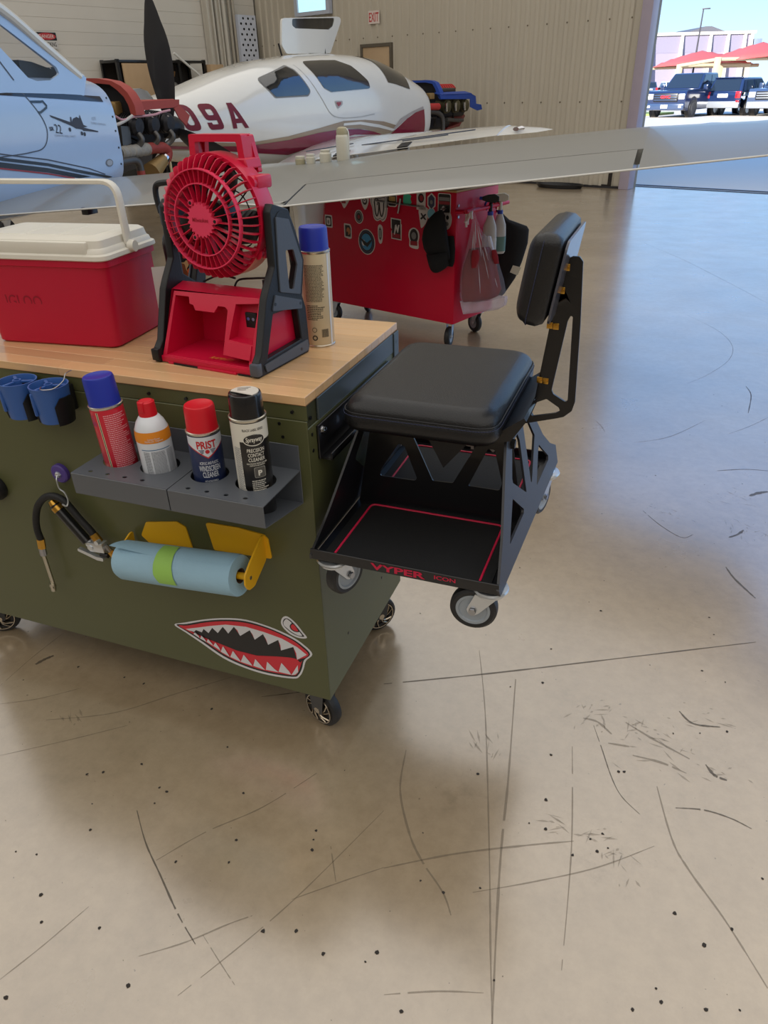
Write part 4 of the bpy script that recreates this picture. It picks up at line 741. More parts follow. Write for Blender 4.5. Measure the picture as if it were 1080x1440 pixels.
for k in range(5):
    m_ = T(CX, 0.098, CZ) @ R(2*PI*k/5+0.3, 'Y')
    if blade_src is None:
        mb = MB(); G = []
        for i in range(7):
            r = 0.028+0.074*i/6; w = 0.016+0.020*math.sin(PI*(0.15+0.7*i/6)); tw = 0.9-0.5*i/6; sweep = 0.012*(i/6)**2
            G.append([(r, j*w*math.sin(tw), sweep+j*w*math.cos(tw)) for j in (-1, 0, 1)])
        mb.loft(G, closed=False, cap=False); blade_src = obj('blade', mb, mat('blade_dark', (30, 30, 34), 0.4), t, m_)
        sd = blade_src.modifiers.new('thickness', 'SOLIDIFY'); sd.thickness = 0.0015
    else:
        o = piece('blade', blade_src, t, m_); sd = o.modifiers.new('thickness', 'SOLIDIFY'); sd.thickness = 0.0015
mb = MB()
for k in range(8):
    a = 2*PI*k/8; mb.tube([(CX+0.020*math.cos(a), 0.140, CZ+0.020*math.sin(a)), (CX+0.098*math.cos(a), 0.146, CZ+0.098*math.sin(a))], 0.0016, 6)
for rr in (0.045, 0.07): mb.tube([(CX+rr*math.cos(2*PI*k/24), 0.143, CZ+rr*math.sin(2*PI*k/24)) for k in range(24)], 0.0014, 6, closed=True)
obj('rear_grille', mb, black_plastic, t)
mb = MB()
mb.M = T(0, 0, -0.011)
hs = [rounded([(-0.064, 0.388), (-0.060, 0.440), (0.066, 0.440), (0.070, 0.388), (0.056, 0.388), (0.053, 0.427), (-0.047, 0.427), (-0.050, 0.388)], 0.004)][0]
mb.plate(hs, 0.012, T(0, 0.128, 0) @ XZ)
hb = [rounded([(-0.070, 0.372), (-0.058, 0.438), (0.064, 0.438), (0.078, 0.372), (0.060, 0.372), (0.052, 0.427), (-0.046, 0.427), (-0.054, 0.372)], 0.004)][0]
mb.plate(hb, 0.012, T(0, 0.158, 0) @ XZ); mb.box(-0.055, 0.117, 0.430, 0.061, 0.157, 0.4395, 0.003)
for x0, x1 in ((-0.064, -0.050), (0.056, 0.070)): mb.loft([[(x0, 0.118, 0.388), (x1, 0.118, 0.388), (x1, 0.156, 0.375), (x0, 0.156, 0.375)], [(x0+0.004, 0.122, 0.436), (x1-0.004, 0.122, 0.436), (x1-0.004, 0.154, 0.436), (x0+0.004, 0.154, 0.436)]])
obj('carry_handle', mb, fan_red, t, kind='stuff')
mb = MB(); mb.loft([[(CX+x, y, CZ+z) for x, z in ((-0.07, 0.085), (0.075, 0.085), (0.070, 0.104), (-0.065, 0.104))] for y in (0.110, 0.160)]); obj('handle_mount', mb, fan_red, t, bevel=0.003)
for a in (0.62, -0.62, 2.52, -2.52):
    m_ = T(CX+0.109*math.cos(a), 0, CZ+0.109*math.sin(a))
    mb = MB(); mb.M = m_; mb.cyl((0, 0.092, 0), (0, 0.150, 0), 0.013, 0.011, 14); mb.box(-0.014, 0.10, -0.012, 0.014, 0.148, 0.012, 0.004); obj('drum_boss', mb, fan_red, t, kind='stuff')
    mb = MB(); mb.M = m_; mb.cyl((0, 0.0905, 0), (0, 0.094, 0), 0.0055, n=12); obj('boss_screw', mb, black_metal, t)
for s in (-1, 1):
    mb = MB(); mb.cyl((CX+s*0.108, 0.118, CZ-0.005), (CX+s*0.135, 0.118, CZ-0.005), 0.020, 0.018, 20); obj('pivot_knob', mb, black_plastic, t)
mb = MB(); mb.tube([(0.02, 0.10, 0.150), (0.03, 0.105, 0.163), (0.07, 0.11, 0.168), (0.10, 0.115, 0.172), (0.115, 0.118, 0.19)], 0.0022, 6, smooth=4); mb.tube([(-0.07, 0.11, 0.150), (-0.02, 0.105, 0.168), (0.02, 0.105, 0.165)], 0.0022, 6, smooth=4); obj('wiring', mb, black_plastic, t, kind='stuff')
mb = MB(); mb.cyl((0.095, 0.105, 0.150), (0.095, 0.105, 0.168), 0.006, n=10); obj('power_knob', mb, black_plastic, t)

# ------------------------------------------------ tan spray can behind the fan
tan_lab = mat('can_tan', (204, 188, 156), 0.35, coat=0.3); x, y, r = -0.112, 0.314, 0.033
t = can('spray_can', 'tan label spray can with blue cap standing behind the fan', x, y, ZW+0.0005, 1.121, r, tan_lab, mat('cap_blue', (32, 50, 160)), 1.170, r*0.93)
ph = math.radians(-66)
mb = MB(); fineprint(mb, wrapmap(x, y, r, ph-0.004/r, 1.058), 0.044, 0.078, 26, 21, 0.2); fineprint(mb, wrapmap(x, y, r, ph-0.004/r, 0.996), 0.044, 0.034, 9, 22, 0.5); part('fine_print', mb, mat('print_dark', (70, 64, 54), 0.5), t)
mb = MB(); mb.patch(circ(0.0062, 16, 0, 0), wrapmap(x, y, r, ph-0.010/r, 0.940), [circ(0.0035, 12)], sub=2); mb.patch(circ(0.0055, 16, 0, 0), wrapmap(x, y, r, ph-0.010/r, 0.958), [circ(0.0045, 12)], sub=2)
for k in range(9): band(mb, wrapmap(x, y, r, ph+0.014/r, 0.950), -0.008+0.0018*k, -0.0072+0.0018*k+0.0006*(k % 2), -0.009, 0.009, 1)
part('symbols', mb, mat('print_dark', (70, 64, 54)), t)
mb = MB(); band(mb, wrapmap(x, y, r, math.radians(-12), 1.02), -0.0025, 0.0025, -0.098, 0.097, 3); part('label_seam', mb, wht, t)
# ------------------------------------------------ insulated tumbler and paper sheet between cooler and fan
x, y = -0.462, 0.335
t = base('tumbler', 'black insulated bottle with loop lid and orange decals behind the fan', 'bottle', (x, y, ZW)); C = T(x, y, 0)
mb = MB(); mb.lathe([(0.036, ZW), (0.0375, ZW+0.004), (0.0405, ZW+0.12), (0.0425, ZW+0.20), (0.041, ZW+0.212), (0.035, ZW+0.222)], 36, C); part('body', mb, black_plastic, t)
mb = MB(); mb.lathe([(0.035, ZW+0.222), (0.0352, ZW+0.226), (0.0352, ZW+0.238), (0.034, ZW+0.240)], 36, C); part('steel_neck', mb, steel, t)
mb = MB(); mb.lathe([(0.034, ZW+0.239), (0.037, ZW+0.243), (0.0375, ZW+0.280), (0.034, ZW+0.286), (0, ZW+0.287)], 36, C); part('lid', mb, black_plastic, t)
mb = MB(); mb.tube([(x-0.036, y-0.008, ZW+0.265), (x-0.041, y-0.008, ZW+0.30), (x-0.036, y-0.008, ZW+0.322), (x-0.015, y-0.008, ZW+0.328), (x+0.018, y-0.008, ZW+0.328), (x+0.036, y-0.008, ZW+0.318), (x+0.036, y-0.008, ZW+0.27)], 0.0065, 10, smooth=5); part('loop_handle', mb, black_plastic, t)
fm = lambda z0: wrapmap(x, y, 0.0425, math.radians(-55), ZW+z0)
mb = MB(); mb.patch(spline2([(-0.020, 0.030), (-0.010, 0.012), (0.0, 0.010), (0.006, 0.014), (0.010, 0.004), (0.004, -0.006), (0.012, -0.018), (0.018, -0.034), (-0.018, -0.034), (-0.012, -0.012)], 4), fm(0.155), sub=3); part('tan_decal', mb, mat('decal_tan', (186, 150, 104), 0.5), t)
o2 = lambda z0: wrapmap(x, y, 0.0429, math.radians(-55), ZW+z0)
mb = MB(); mb.patch(spline2([(-0.017, 0.024), (-0.010, 0.010), (0.0, 0.006), (0.002, -0.006), (0.008, -0.020), (0.010, -0.032), (-0.015, -0.032), (-0.010, -0.012)], 4), o2(0.155), sub=3); part('brown_figure', mb, mat('decal_brown', (112, 58, 30), 0.5), t)
mb = MB(); mb.patch(circ(0.008, 16, 0.011, -0.016, 0.013), o2(0.155), sub=2); mb.patch(rect(0.044, 0.03, 0, -0.062), fm(0.155), sub=3); part('orange_decal', mb, mat('decal_orange', (200, 84, 36), 0.5), t, kind='stuff')
mb = MB(); mb.text('TEXAS', 0.030, 0.008, fmap=o2(0.112)); part('decal_lettering', mb, mat('decal_tan', (186, 150, 104)), t)
mb = MB(); mb.box(-0.030, -0.002, 0.0, 0.030, 0.0, 0.150, 0.0005); mb.M = T(0, -0.0022, 0)
o = tag(obj('paper_card', mb, mat('paper_white', (214, 212, 208), 0.6), None, T(-0.498, 0.305, ZW+0.0005) @ R(math.radians(34), 'Z') @ R(math.radians(-3), 'X')), 'white paper card standing between cooler and fan', 'card')
mb = MB(); mb.tube([(0.006, -0.0025, 0.05), (0.012, -0.0025, 0.07), (0.016, -0.0025, 0.10)], 0.0008, 5); mb.tube([(0.010, -0.0025, 0.055), (0.022, -0.0025, 0.075)], 0.0008, 5); obj('blue_writing', mb, mat('ink_blue', (70, 90, 150), 0.5), o, kind='stuff')

# ================================================================ creeper seat hanging on the bench end
powder = mat('powder_black', (20, 20, 23), 0.34, coat=0.25, bump=0.06, bscale=600); vinyl = mat('vinyl_black', (17, 17, 20), 0.40, bump=0.35, bscale=420, coat=0.12); mat_rub = mat('tray_mat', (13, 13, 14), 0.75, bump=0.3, bscale=500); trim_red = mat('mat_trim_red', (196, 26, 66), 0.5)
mb = MB(); mb.box(0.0006, 0.036, 0.772, 0.006, 0.445, 0.846, 0.002); mb.box(0.006, 0.040, 0.772, 0.030, 0.440, 0.777, 0.001); mb.box(0.026, 0.040, 0.772, 0.030, 0.440, 0.788, 0.001)
t = base('hanging_bracket', 'black hanging bracket bolted to the bench end beside the seat', 'bracket', (0.0, 0.24, 0.77)); part('rail', mb, powder, t)
for y in (0.052, 0.40):
    mb = MB(); mb.lathe([(0.0085, 0.0), (0.0085, 0.002), (0.0065, 0.002), (0.0062, 0.007), (0.003, 0.0085), (0, 0.0085)], 14, T(0.006, y, 0.832) @ R(PI/2, 'Y')); part('bolt', mb, chrome, t)
t = base('creeper_seat', 'black wheeled mechanic seat with red trimmed trays hung on bench end', 'seat', (0.21, 0.25, 0.60)); SEAT = t
ZF = 0.600
mb = MB(); mb.plate([(0.022, -0.065), (0.402, -0.065), (0.4175, 0.518), (0.022, 0.518)], 0.004, T(0, 0, ZF)); part('tray_floor', mb, powder, t)
YL, YR = -0.068, 0.520
font = [('VYPER', 0.225)]
def lip(y, s):
    mb = MB(); mb.box(0.018, min(y, y+0.004*s), ZF, 0.404 if s > 0 else 0.418, max(y, y+0.004*s), ZF+0.024, 0.001, 1); return part('tray_lip', mb, powder, t)
lip(YL, 1); lip(YR, -1)
mb = MB(); mb.text('VYPER', 0.112, 0.015, T(0.205, YL, ZF+0.012) @ XZ, ext=0.0006, bold=0.03); mb.text('ICON', 0.042, 0.009, T(0.300, YL, ZF+0.0145) @ XZ, ext=0.0006, bold=0.02); part('lip_lettering', mb, trim_red, t)
mb = MB(); mb.text('VYPER', 0.155, 0.017, T(0.200, YR-0.0046, ZF+0.0125) @ R(PI/2, 'X') @ M.Diagonal((-1, 1, 1, 1)), ext=0.0, bold=0.03); part('rear_lettering', mb, mat('letter_cream', (206, 200, 186), 0.5), t, fix=False)
for nm, y0, y1 in (('front', -0.060, 0.166), ('rear', 0.215, 0.490)):
    mb = MB(); mb.plate(rounded(rect(0.345, y1-y0, 0.212, (y0+y1)/2), 0.012), 0.003, T(0, 0, ZF+0.004)); part('tray_mat', mb, mat_rub, t)
    mb = MB(); mb.tube([(x, y, ZF+0.0078) for x, y in rounded(rect(0.300, y1-y0-0.004, 0.212, (y0+y1)/2), 0.014)], 0.0024, 7, closed=True); part('mat_trim', mb, trim_red, t)
xl = lambda z: 0.022+0.045*(z-0.606)/0.224
OUT = [(-0.066, 0.598), (-0.070, 0.612), (-0.002, 0.679), (0.079, 0.786), (0.114, 0.829), (0.137, 0.845), (0.270, 0.845), (0.330, 0.805), (0.361, 0.771), (0.403, 0.722), (0.462, 0.675), (0.520, 0.645), (0.522, 0.598)]
C1 = [(0.147, 0.810), (0.193, 0.811), (0.203, 0.793), (0.203, 0.675), (0.115, 0.741), (0.114, 0.751)]; C2 = [(0.243, 0.815), (0.290, 0.800), (0.327, 0.752), (0.255, 0.674), (0.248, 0.677)]
C3 = [(0.355, 0.717), (0.430, 0.657), (0.425, 0.648), (0.291, 0.647), (0.340, 0.708)]; C4 = [(0.098, 0.715), (0.166, 0.656), (0.162, 0.649), (0.036, 0.647)]
C4L = [(0.02, 0.66), (0.10, 0.755), (0.14, 0.64), (0.03, 0.635)]
TL = 0.045/0.224; NZ = math.sqrt(1+TL*TL)
def plate_m(s):      # local (y, z) plane leaning inwards
    return M(((0.028 if s > 0 else 0.0, -s*TL, s, (0.402 if s > 0 else 0.020) + s*TL*0.600 + (0.0018 if s > 0 else 0)), (1, 0, 0, 0), (0, 1, s*0, 0), (0, 0, 0, 1)))
plate_grey = mat('powder_grey', (38, 38, 42), 0.42, coat=0.15, bump=0.05, bscale=600)
mb = MB(); mb.plate(OUT, 0.005, plate_m(1), [rounded(c, 0.003) for c in (C1, C2, C3, C4)]); part('side_plate', mb, plate_grey, t, bevel=0.0008)
mb = MB(); mb.plate(OUT, 0.005, plate_m(-1), [rounded(c, 0.003) for c in (C1, C2, C3)]); part('side_plate', mb, powder, t, bevel=0.0008)
R1 = [(0.076, 0.674), (0.079, 0.690), (0.122, 0.760), (0.135, 0.755), (0.163, 0.682), (0.159, 0.675)]; R2 = [(0.150, 0.790), (0.199, 0.681), (0.244, 0.683), (0.302, 0.800)]; R3 = [(0.277, 0.682), (0.282, 0.692), (0.316, 0.775), (0.330, 0.775), (0.350, 0.700), (0.345, 0.682)]
for yy in (0.185,):
    mb = MB(); mb.plate([(0.024, 0.602), (0.400, 0.602), (0.358, 0.838), (0.066, 0.838)], 0.004, T(0, yy, 0) @ XZ, [rounded(c, 0.006) for c in (R1, R2, R3)]); part('riser', mb, powder, t)
mb = MB(); mb.plate([(0.180, 0.838), (0.188, 0.790), (0.225, 0.722), (0.283, 0.795), (0.290, 0.838)], 0.004, T(0, 0.175, 0) @ XZ); part('gusset', mb, plate_grey, t)
mb = MB(); mb.box(0.075, 0.13, 0.822, 0.345, 0.39, 0.834, 0.002); part('seat_pan', mb, powder, t)
mb = MB()
for (x, y) in ((0.062, 0.02), (0.064, 0.12), (0.36, -0.04), (0.07, 0.51)): mb.lathe([(0.004, 0), (0.004, 0.0015), (0, 0.002)], 10, T(x-0.018, y, ZF+0.0042))
part('rivet', mb, steel, t, kind='stuff')
mb = MB(); mb.plate([(0.07*math.cos(a)*(0.14 if k % 2 else 0.115), 0.07*math.sin(a)*(0.14 if k % 2 else 0.115)) for k, a in ((k, 2*PI*k/16) for k in range(16))], 0.010, T(0.368, 0.142, 0.812) @ R(PI/2, 'Y')); part('star_knob', mb, black_plastic, t)
# cushion
def cushion(mb, x0, y0, x1, y1, z0, z1, rc, puff=0.006):
    Rg = []
    for ins_, z in ((0.022, z0), (0.006, z0+0.006), (0.0, z0+0.018), (0.0, z0+0.036), (0.003, z0+0.040)): Rg.append(rrect(x0+ins_, y0+ins_, x1-ins_, y1-ins_, rc-ins_*0.5, z, 6))
    for k in range(1, 9):
        a = k/8*PI/2; i_ = 0.003+0.034*(1-math.cos(a)); Rg.append(rrect(x0+i_, y0+i_, x1-i_, y1-i_, max(rc-i_*0.4, 0.008), z0+0.040+(z1-z0-0.040)*math.sin(a), 6))
    for k in (0.35, 0.7): w, h = (x1-x0)/2-0.037, (y1-y0)/2-0.037; i_ = 0.037; Rg.append(rrect(x0+i_+w*k, y0+i_+h*k, x1-i_-w*k, y1-i_-h*k, 0.02*(1-k)+0.004, z1+puff*k, 6))
    mb.loft(Rg)
mb = MB(); cushion(mb, 0.045, 0.046, 0.358, 0.464, 0.834, 0.903, 0.045, 0.003); CU = part('seat_cushion', mb, vinyl, t, angle=60)
def seam(pts, n, parent, z_of=None):
    P = [V(p) for p in pts]; per = [0]
    for a, b in zip(P, P[1:]): per.append(per[-1]+(b-a).length)
    mb = MB(); k = 0; tot = per[-1]; s = 0.0
    for q in range(n):
        s = tot*(q+0.5)/n
        while per[k+1] < s: k += 1
        u_ = (s-per[k])/(per[k+1]-per[k]); p = P[k].lerp(P[k+1], u_); d = (P[k+1]-P[k]).normalized(); mb.tube([p-d*0.0022, p+d*0.0022], 0.0008, 5)
    return mb
sp = rrect(0.0445, 0.0455, 0.3585, 0.4645, 0.045, 0.8715, 6); sp = sp+[sp[0]]
o = part('stitching', seam(sp, 260, CU), mat('thread_blue', (50, 55, 82), 0.6), t, kind='stuff')
mb = MB(); mb.tube([(x, y, 0.8770) for x, y, z in rrect(0.0465, 0.0475, 0.3565, 0.4625, 0.044, 0, 6)], 0.0016, 6, closed=True); part('welt', mb, vinyl, t)
# backrest on its folding arm
BM_ = M(((0, 0, 1, 0), (1, 0, 0, 0), (0, 1, 0, 0), (0, 0, 0, 1)))
lean = math.atan2(0.441-0.426, 1.204-1.057)
PM = T(0.417, 0.23, 1.050) @ R(lean+0.05, 'Y') @ R(-PI/2, 'Y')    # local z points to -x (front of the pad), local x runs up
mb = MB(); mb.M = PM; cushion(mb, 0.0, -0.130, 0.155, 0.130, 0.0, 0.060, 0.022, 0.003); part('back_pad', mb, vinyl, t, angle=60)
mb = MB(); mb.M = PM; mb.plate(rounded(rect(0.140, 0.235, 0.076, 0), 0.02), 0.004, T(0, 0, -0.005)); part('back_plate', mb, mat('back_plate_grey', (74, 76, 88), 0.28, coat=0.6), t)
sp = [PM @ V(p) for p in rrect(-0.0006, -0.1306, 0.1526, 0.1306, 0.022, 0.034, 6)]; part('stitching', seam(sp+[sp[0]], 150, None), mat('thread_blue', (50, 55, 82)), t, kind='stuff')
BR = [(0.430, 1.150), (0.443, 1.157), (0.454, 1.157), (0.461, 1.149), (0.469, 1.039), (0.476, 0.891), (0.472, 0.872), (0.458, 0.858), (0.444, 0.853), (0.389, 0.836), (0.340, 0.826), (0.335, 0.836), (0.360, 0.845), (0.390, 0.862), (0.399, 0.885), (0.403, 0.892), (0.417, 1.034), (0.426, 1.115)]
W1 = [(0.450, 1.054), (0.454, 1.053), (0.462, 0.892), (0.458, 0.889), (0.434, 0.902), (0.430, 0.910), (0.446, 1.044)]; W2 = [(0.404, 0.882), (0.422, 0.891), (0.447, 0.876), (0.450, 0.869), (0.442, 0.864), (0.394, 0.851)]
for yy in (0.200,):
    mb = MB(); mb.plate(rounded(BR, 0.004), 0.005, T(0, yy, 0) @ XZ, [rounded(W1, 0.004), rounded(W2, 0.004)]); part('back_arm', mb, powder, t, bevel=0.0006)
mb = MB()
mb.loft([[(x, y, z) for x, z in ((0.398, 0.885), (0.402, 0.885), (0.430, 1.148), (0.426, 1.148))] for y in (0.203, 0.250)]); part('back_channel', mb, powder, t)
for k, (x, z) in enumerate(((0.4345, 1.138), (0.4300, 1.098), (0.4260, 1.033), (0.4145, 1.034), (0.4170, 0.927), (0.4055, 0.928))):
    mb = MB(); mb.box(x-0.0055, 0.1935, z-0.006, x+0.0055, 0.197, z+0.006, 0.001); mb.cyl((x+0.002, 0.196, z), (x+0.002, 0.190, z), 0.0028, n=8); part('brass_clip', mb, brass, t)
mb = MB(); mb.loft([[(0.335, y, 0.828), (0.375, y, 0.836), (0.402, y, 0.880), (0.397, y, 0.886), (0.360, y, 0.858), (0.335, y, 0.842)] for y in (0.100, 0.400)]); part('hinge_plate', mb, powder, t)
# castors of the seat
grey_wheel = mat('wheel_grey', (150, 158, 166), 0.4); castor_black = mat('castor_rubber', (34, 34, 36), 0.45, bump=0.1)
def seat_castor(x, y, ang):
    c = bpy.data.objects.new('castor', None); COL.objects.link(c); c.empty_display_size = 0.03; c.parent = SEAT; c.matrix_local = INV[SEAT.name] @ T(x, y, ZF) @ R(ang, 'Z')
    A = T(-0.030, 0, -0.060) @ R(PI/2, 'X'); r = 0.0470
    mb = MB(); mb.lathe([(0.034, -0.013), (0.041, -0.014), (0.046, -0.010), (r, -0.004), (r, 0.004), (0.046, 0.010), (0.041, 0.014), (0.034, 0.013), (0.034, -0.013)], 40, A, cap=False); obj('tyre', mb, castor_black, c)
    mb = MB(); mb.lathe([(0.0, -0.011), (0.012, -0.013), (0.014, -0.0105), (0.027, -0.0105), (0.029, -0.0135), (0.034, -0.0135), (0.0345, 0), (0.034, 0.0135), (0.029, 0.0135), (0.027, 0.0105), (0.014, 0.0105), (0.012, 0.013), (0, 0.011)], 40, A); obj('wheel', mb, grey_wheel, c)
    mb = MB(); mb.lathe([(0.0, -0.0005), (0.020, -0.0005), (0.022, -0.004), (0.033, -0.005), (0.035, -0.009), (0.033, -0.012), (0.027, -0.0125), (0.030, -0.015), (0.029, -0.019), (0.012, -0.021), (0, -0.021)], 32); obj('swivel_race', mb, zinc, c)
    mb = MB()
    for s in (-1, 1): mb.plate(rounded([(0.020, -0.018), (-0.026, -0.018), (-0.042, -0.058), (-0.038, -0.068), (-0.026, -0.070), (-0.018, -0.064)], 0.006), 0.0025*s, T(0, 0.0165*s, 0) @ R(PI/2, 'X'))
    mb.box(-0.026, -0.0188, -0.021, 0.020, 0.0188, -0.0175, 0.002); obj('fork', mb, zinc, c)
    mb = MB(); mb.cyl((-0.030, -0.021, -0.060), (-0.030, 0.021, -0.060), 0.0045, n=10); mb.cyl((-0.030, -0.0225, -0.060), (-0.030, -0.018, -0.060), 0.0075, n=6); mb.cyl((-0.030, 0.0225, -0.060), (-0.030, 0.018, -0.060), 0.0075, n=6); obj('axle', mb, steel, c)
for x, y, a in ((0.382, -0.035, 0.05), (0.056, -0.040, 4.36), (0.402, 0.472, 1.35), (0.048, 0.472, 1.2)): seat_castor(x, y, a)

# ================================================================ red tool cart under the wing
cart_red = mat('cart_red', (198, 4, 48), 0.42, coat=0.08, spec=0.3, var=0.04)
KM = T(-0.559, 3.105, 0) @ R(HROT, 'Z'); CL, CD, C0, C1Z = 1.085, 0.455, 0.150, 0.900
RC = thing('tool_cart', 'red steel tool cart covered in stickers under the wing', 'tool cart', KM)
mb = MB(); mb.box(-CL, 0, C0, 0, CD, C1Z, 0.006); obj('body', mb, cart_red, RC)
mb = MB(); mb.box(-CL-0.004, -0.006, C1Z, 0.004, CD+0.006, C1Z+0.012, 0.003); obj('top', mb, mat('cart_wood_top', (178, 140, 92), 0.5), RC)
mb = MB(); mb.tube([(0.0, -0.0, 0.800), (0.055, -0.0, 0.805), (0.075, 0.03, 0.805), (0.075, 0.42, 0.805), (0.055, 0.445, 0.805), (0.0, 0.445, 0.80)], 0.011, 10, smooth=4); obj('side_handle', mb, cart_red, RC)
mb = MB(); 
for z in (0.77, 0.83): mb.cyl((0.0, 0.02, z), (0.006, 0.02, z), 0.008, n=10)
obj('handle_bolts', mb, steel, RC, kind='stuff')
def cart_castor(x, y, ang):
    c = bpy.data.objects.new('castor', None); COL.objects.link(c); c.empty_display_size = 0.03; c.parent = RC; c.matrix_local = T(x, y, 0) @ R(ang, 'Z')
    A = T(-0.03, 0, 0.062) @ R(PI/2, 'X'); r = 0.062
    mb = MB(); mb.lathe([(0.036, -0.016), (0.054, -0.017), (r, -0.008), (r, 0.008), (0.054, 0.017), (0.036, 0.016), (0.036, -0.016)], 28, A, cap=False); obj('tyre', mb, tyre_black, c)
    mb = MB(); mb.lathe([(0, -0.013), (0.010, -0.018), (0.012, -0.012), (0.030, -0.012), (0.038, -0.0165), (0.038, 0.0165), (0.030, 0.012), (0.012, 0.012), (0.010, 0.018), (0, 0.013)], 28, A); obj('wheel', mb, grey_wheel, c)
    mb = MB()
    for s in (-1, 1): mb.plate(rounded([(0.02, 0.140), (-0.03, 0.140), (-0.045, 0.06), (-0.03, 0.048), (-0.015, 0.06)], 0.006), 0.003*s, T(0, 0.020*s, 0) @ R(PI/2, 'X'))
    mb.box(-0.03, -0.023, 0.134, 0.03, 0.023, 0.140, 0.002); mb.cyl((0, 0, 0.138), (0, 0, 0.1505), 0.03, n=18); mb.cyl((-0.03, -0.024, 0.062), (-0.03, 0.024, 0.062), 0.006, n=8); obj('fork', mb, zinc, c)
for x, y, a in ((-0.06, 0.06, 1.9), (-0.06, 0.38, -0.35), (-1.02, 0.06, 0.1), (-1.02, 0.40, 2.0)): cart_castor(x, y, a)
# stickers: each a part with its printed layers as sub-parts
INK = {'w': (214, 206, 204), 'k': (34, 28, 30), 'r': (150, 28, 42), 'b': (62, 140, 186), 'n': (58, 62, 92), 'o': (186, 116, 70), 'g': (70, 196, 160), 'y': (190, 160, 96), 'e': (128, 124, 124), 't': (120, 184, 206)}
def ink_m(c): return mat('ink_'+c, INK[c], 0.4, var=0.03)
def stk(a, z, layers, label):
    p = None
    for i, (c, pts) in enumerate(layers):
        mb = MB(); mb.plate([(x*1.22, y*1.15) for x, y in pts], 0.0, T(-a, -0.0008-0.0006*i, z) @ XZ); o = obj('sticker' if i == 0 else 'print', mb, ink_m(c), RC if i == 0 else p, smooth=False)
        if i == 0: p = o; o['label'] = label
def stx(parent_a, z, body, w, h, c, i=4):
    mb = MB(); mb.text(body, w, h, T(-parent_a, -0.0008-0.0006*i, z) @ XZ, bold=0.03); return mb
rr_ = lambda w, h, r=0.008, cx=0, cy=0: rounded(rect(w, h, cx, cy), r)
E_ = lambda rx, ry, cx=0, cy=0: circ(rx, 24, cx, cy, ry)
stk(1.004, 0.673, [('w', rr_(0.056, 0.068)), ('k', rr_(0.042, 0.054)), ('w', rr_(0.028, 0.038)), ('e', E_(0.007, 0.011, 0, -0.003))], 'small framed square sticker')
stk(0.737, 0.720, [('w', E_(0.030, 0.036)), ('k', E_(0.025, 0.031)), ('e', E_(0.021, 0.027)), ('k', E_(0.016, 0.021)), ('r', E_(0.008, 0.010))], 'round target sticker')
wl = spline2([(-0.058, 0.062), (-0.030, 0.070), (0.0, 0.060), (0.030, 0.066), (0.052, 0.060), (0.056, 0.03), (0.044, -0.040), (0.020, -0.064), (0.004, -0.056), (-0.018, -0.064), (-0.040, -0.048), (-0.048, 0.0), (-0.060, 0.03)], 4)
stk(0.566, 0.779, [('w', wl), ('e', [(x*0.9, y*0.9) for x, y in wl]), ('w', [(x*0.82, y*0.82) for x, y in wl])], 'large looped letter W sticker')
mb = MB()
for dx in (-0.018, 0.020): mb.tube([(-0.566+dx-0.020, -0.0035, 0.815), (-0.566+dx-0.014, -0.0035, 0.76), (-0.566+dx-0.002, -0.0035, 0.735), (-0.566+dx+0.012, -0.0035, 0.765), (-0.566+dx+0.016, -0.0035, 0.815)], 0.0035, 6, smooth=4)
mb.tube([(-0.566-0.04, -0.0035, 0.812), (-0.566-0.03, -0.0035, 0.835), (-0.566-0.008, -0.0035, 0.83), (-0.566-0.016, -0.0035, 0.80)], 0.003, 6, smooth=4); obj('letter_outline', mb, ink_m('k'), RC)
bird = [(-0.052, 0.026), (-0.036, 0.018), (-0.012, 0.004), (0.004, -0.004), (0.022, 0.010), (0.038, 0.016), (0.030, -0.002), (0.018, -0.014), (0.004, -0.028), (-0.004, -0.020), (-0.016, -0.018), (-0.030, 0.002), (-0.046, 0.012)]
stk(0.679, 0.574, [('w', E_(0.058, 0.068)), ('k', E_(0.053, 0.063)), ('n', E_(0.048, 0.058)), ('k', E_(0.042, 0.052)), ('b', E_(0.036, 0.044)), ('w', E_(0.012, 0.016, -0.020, -0.006)), ('k', bird)], 'round blue sticker with a dark bird')
stk(0.565, 0.633, [('w', spline2([(0, 0.048), (0.016, 0.036), (0.017, 0), (0.012, -0.04), (0, -0.052), (-0.012, -0.04), (-0.016, 0), (-0.014, 0.036)], 4)), ('e', E_(0.011, 0.034)), ('k', rr_(0.012, 0.05, 0.004)), ('w', rr_(0.005, 0.04, 0.002))], 'narrow white upright sticker')
stk(0.435, 0.670, [('w', [(-0.036, 0.056), (0.030, 0.052), (0.030, 0.030), (0.034, 0.026), (0.032, -0.054), (-0.034, -0.050), (-0.034, -0.012), (-0.028, -0.004), (-0.036, 0.006)]), ('k', [(-0.030, 0.050), (0.025, 0.046), (0.027, -0.048), (-0.029, -0.045)]), ('r', [(-0.028, -0.02), (0.026, -0.024), (0.026, -0.044), (-0.028, -0.042)]), ('w', [(-0.016, -0.026), (-0.010, -0.028), (0.0, 0.004), (0.006, -0.016), (0.012, -0.016), (0.020, 0.024), (0.012, 0.024), (0.008, 0.006), (0.0, 0.026), (-0.008, 0.020)])], 'black and white panel sticker')
stk(0.301, 0.631, [('w', spline2([(0, 0.052), (0.026, 0.040), (0.034, 0.012), (0.028, -0.018), (0.026, -0.052), (-0.026, -0.046), (-0.028, -0.016), (-0.034, 0.012), (-0.026, 0.040)], 3)), ('k', E_(0.026, 0.036, 0, 0.010)), ('r', rr_(0.044, 0.022, 0.003, 0, -0.026)), ('e', E_(0.015, 0.018, 0, 0.012))], 'ribbon shaped badge sticker')
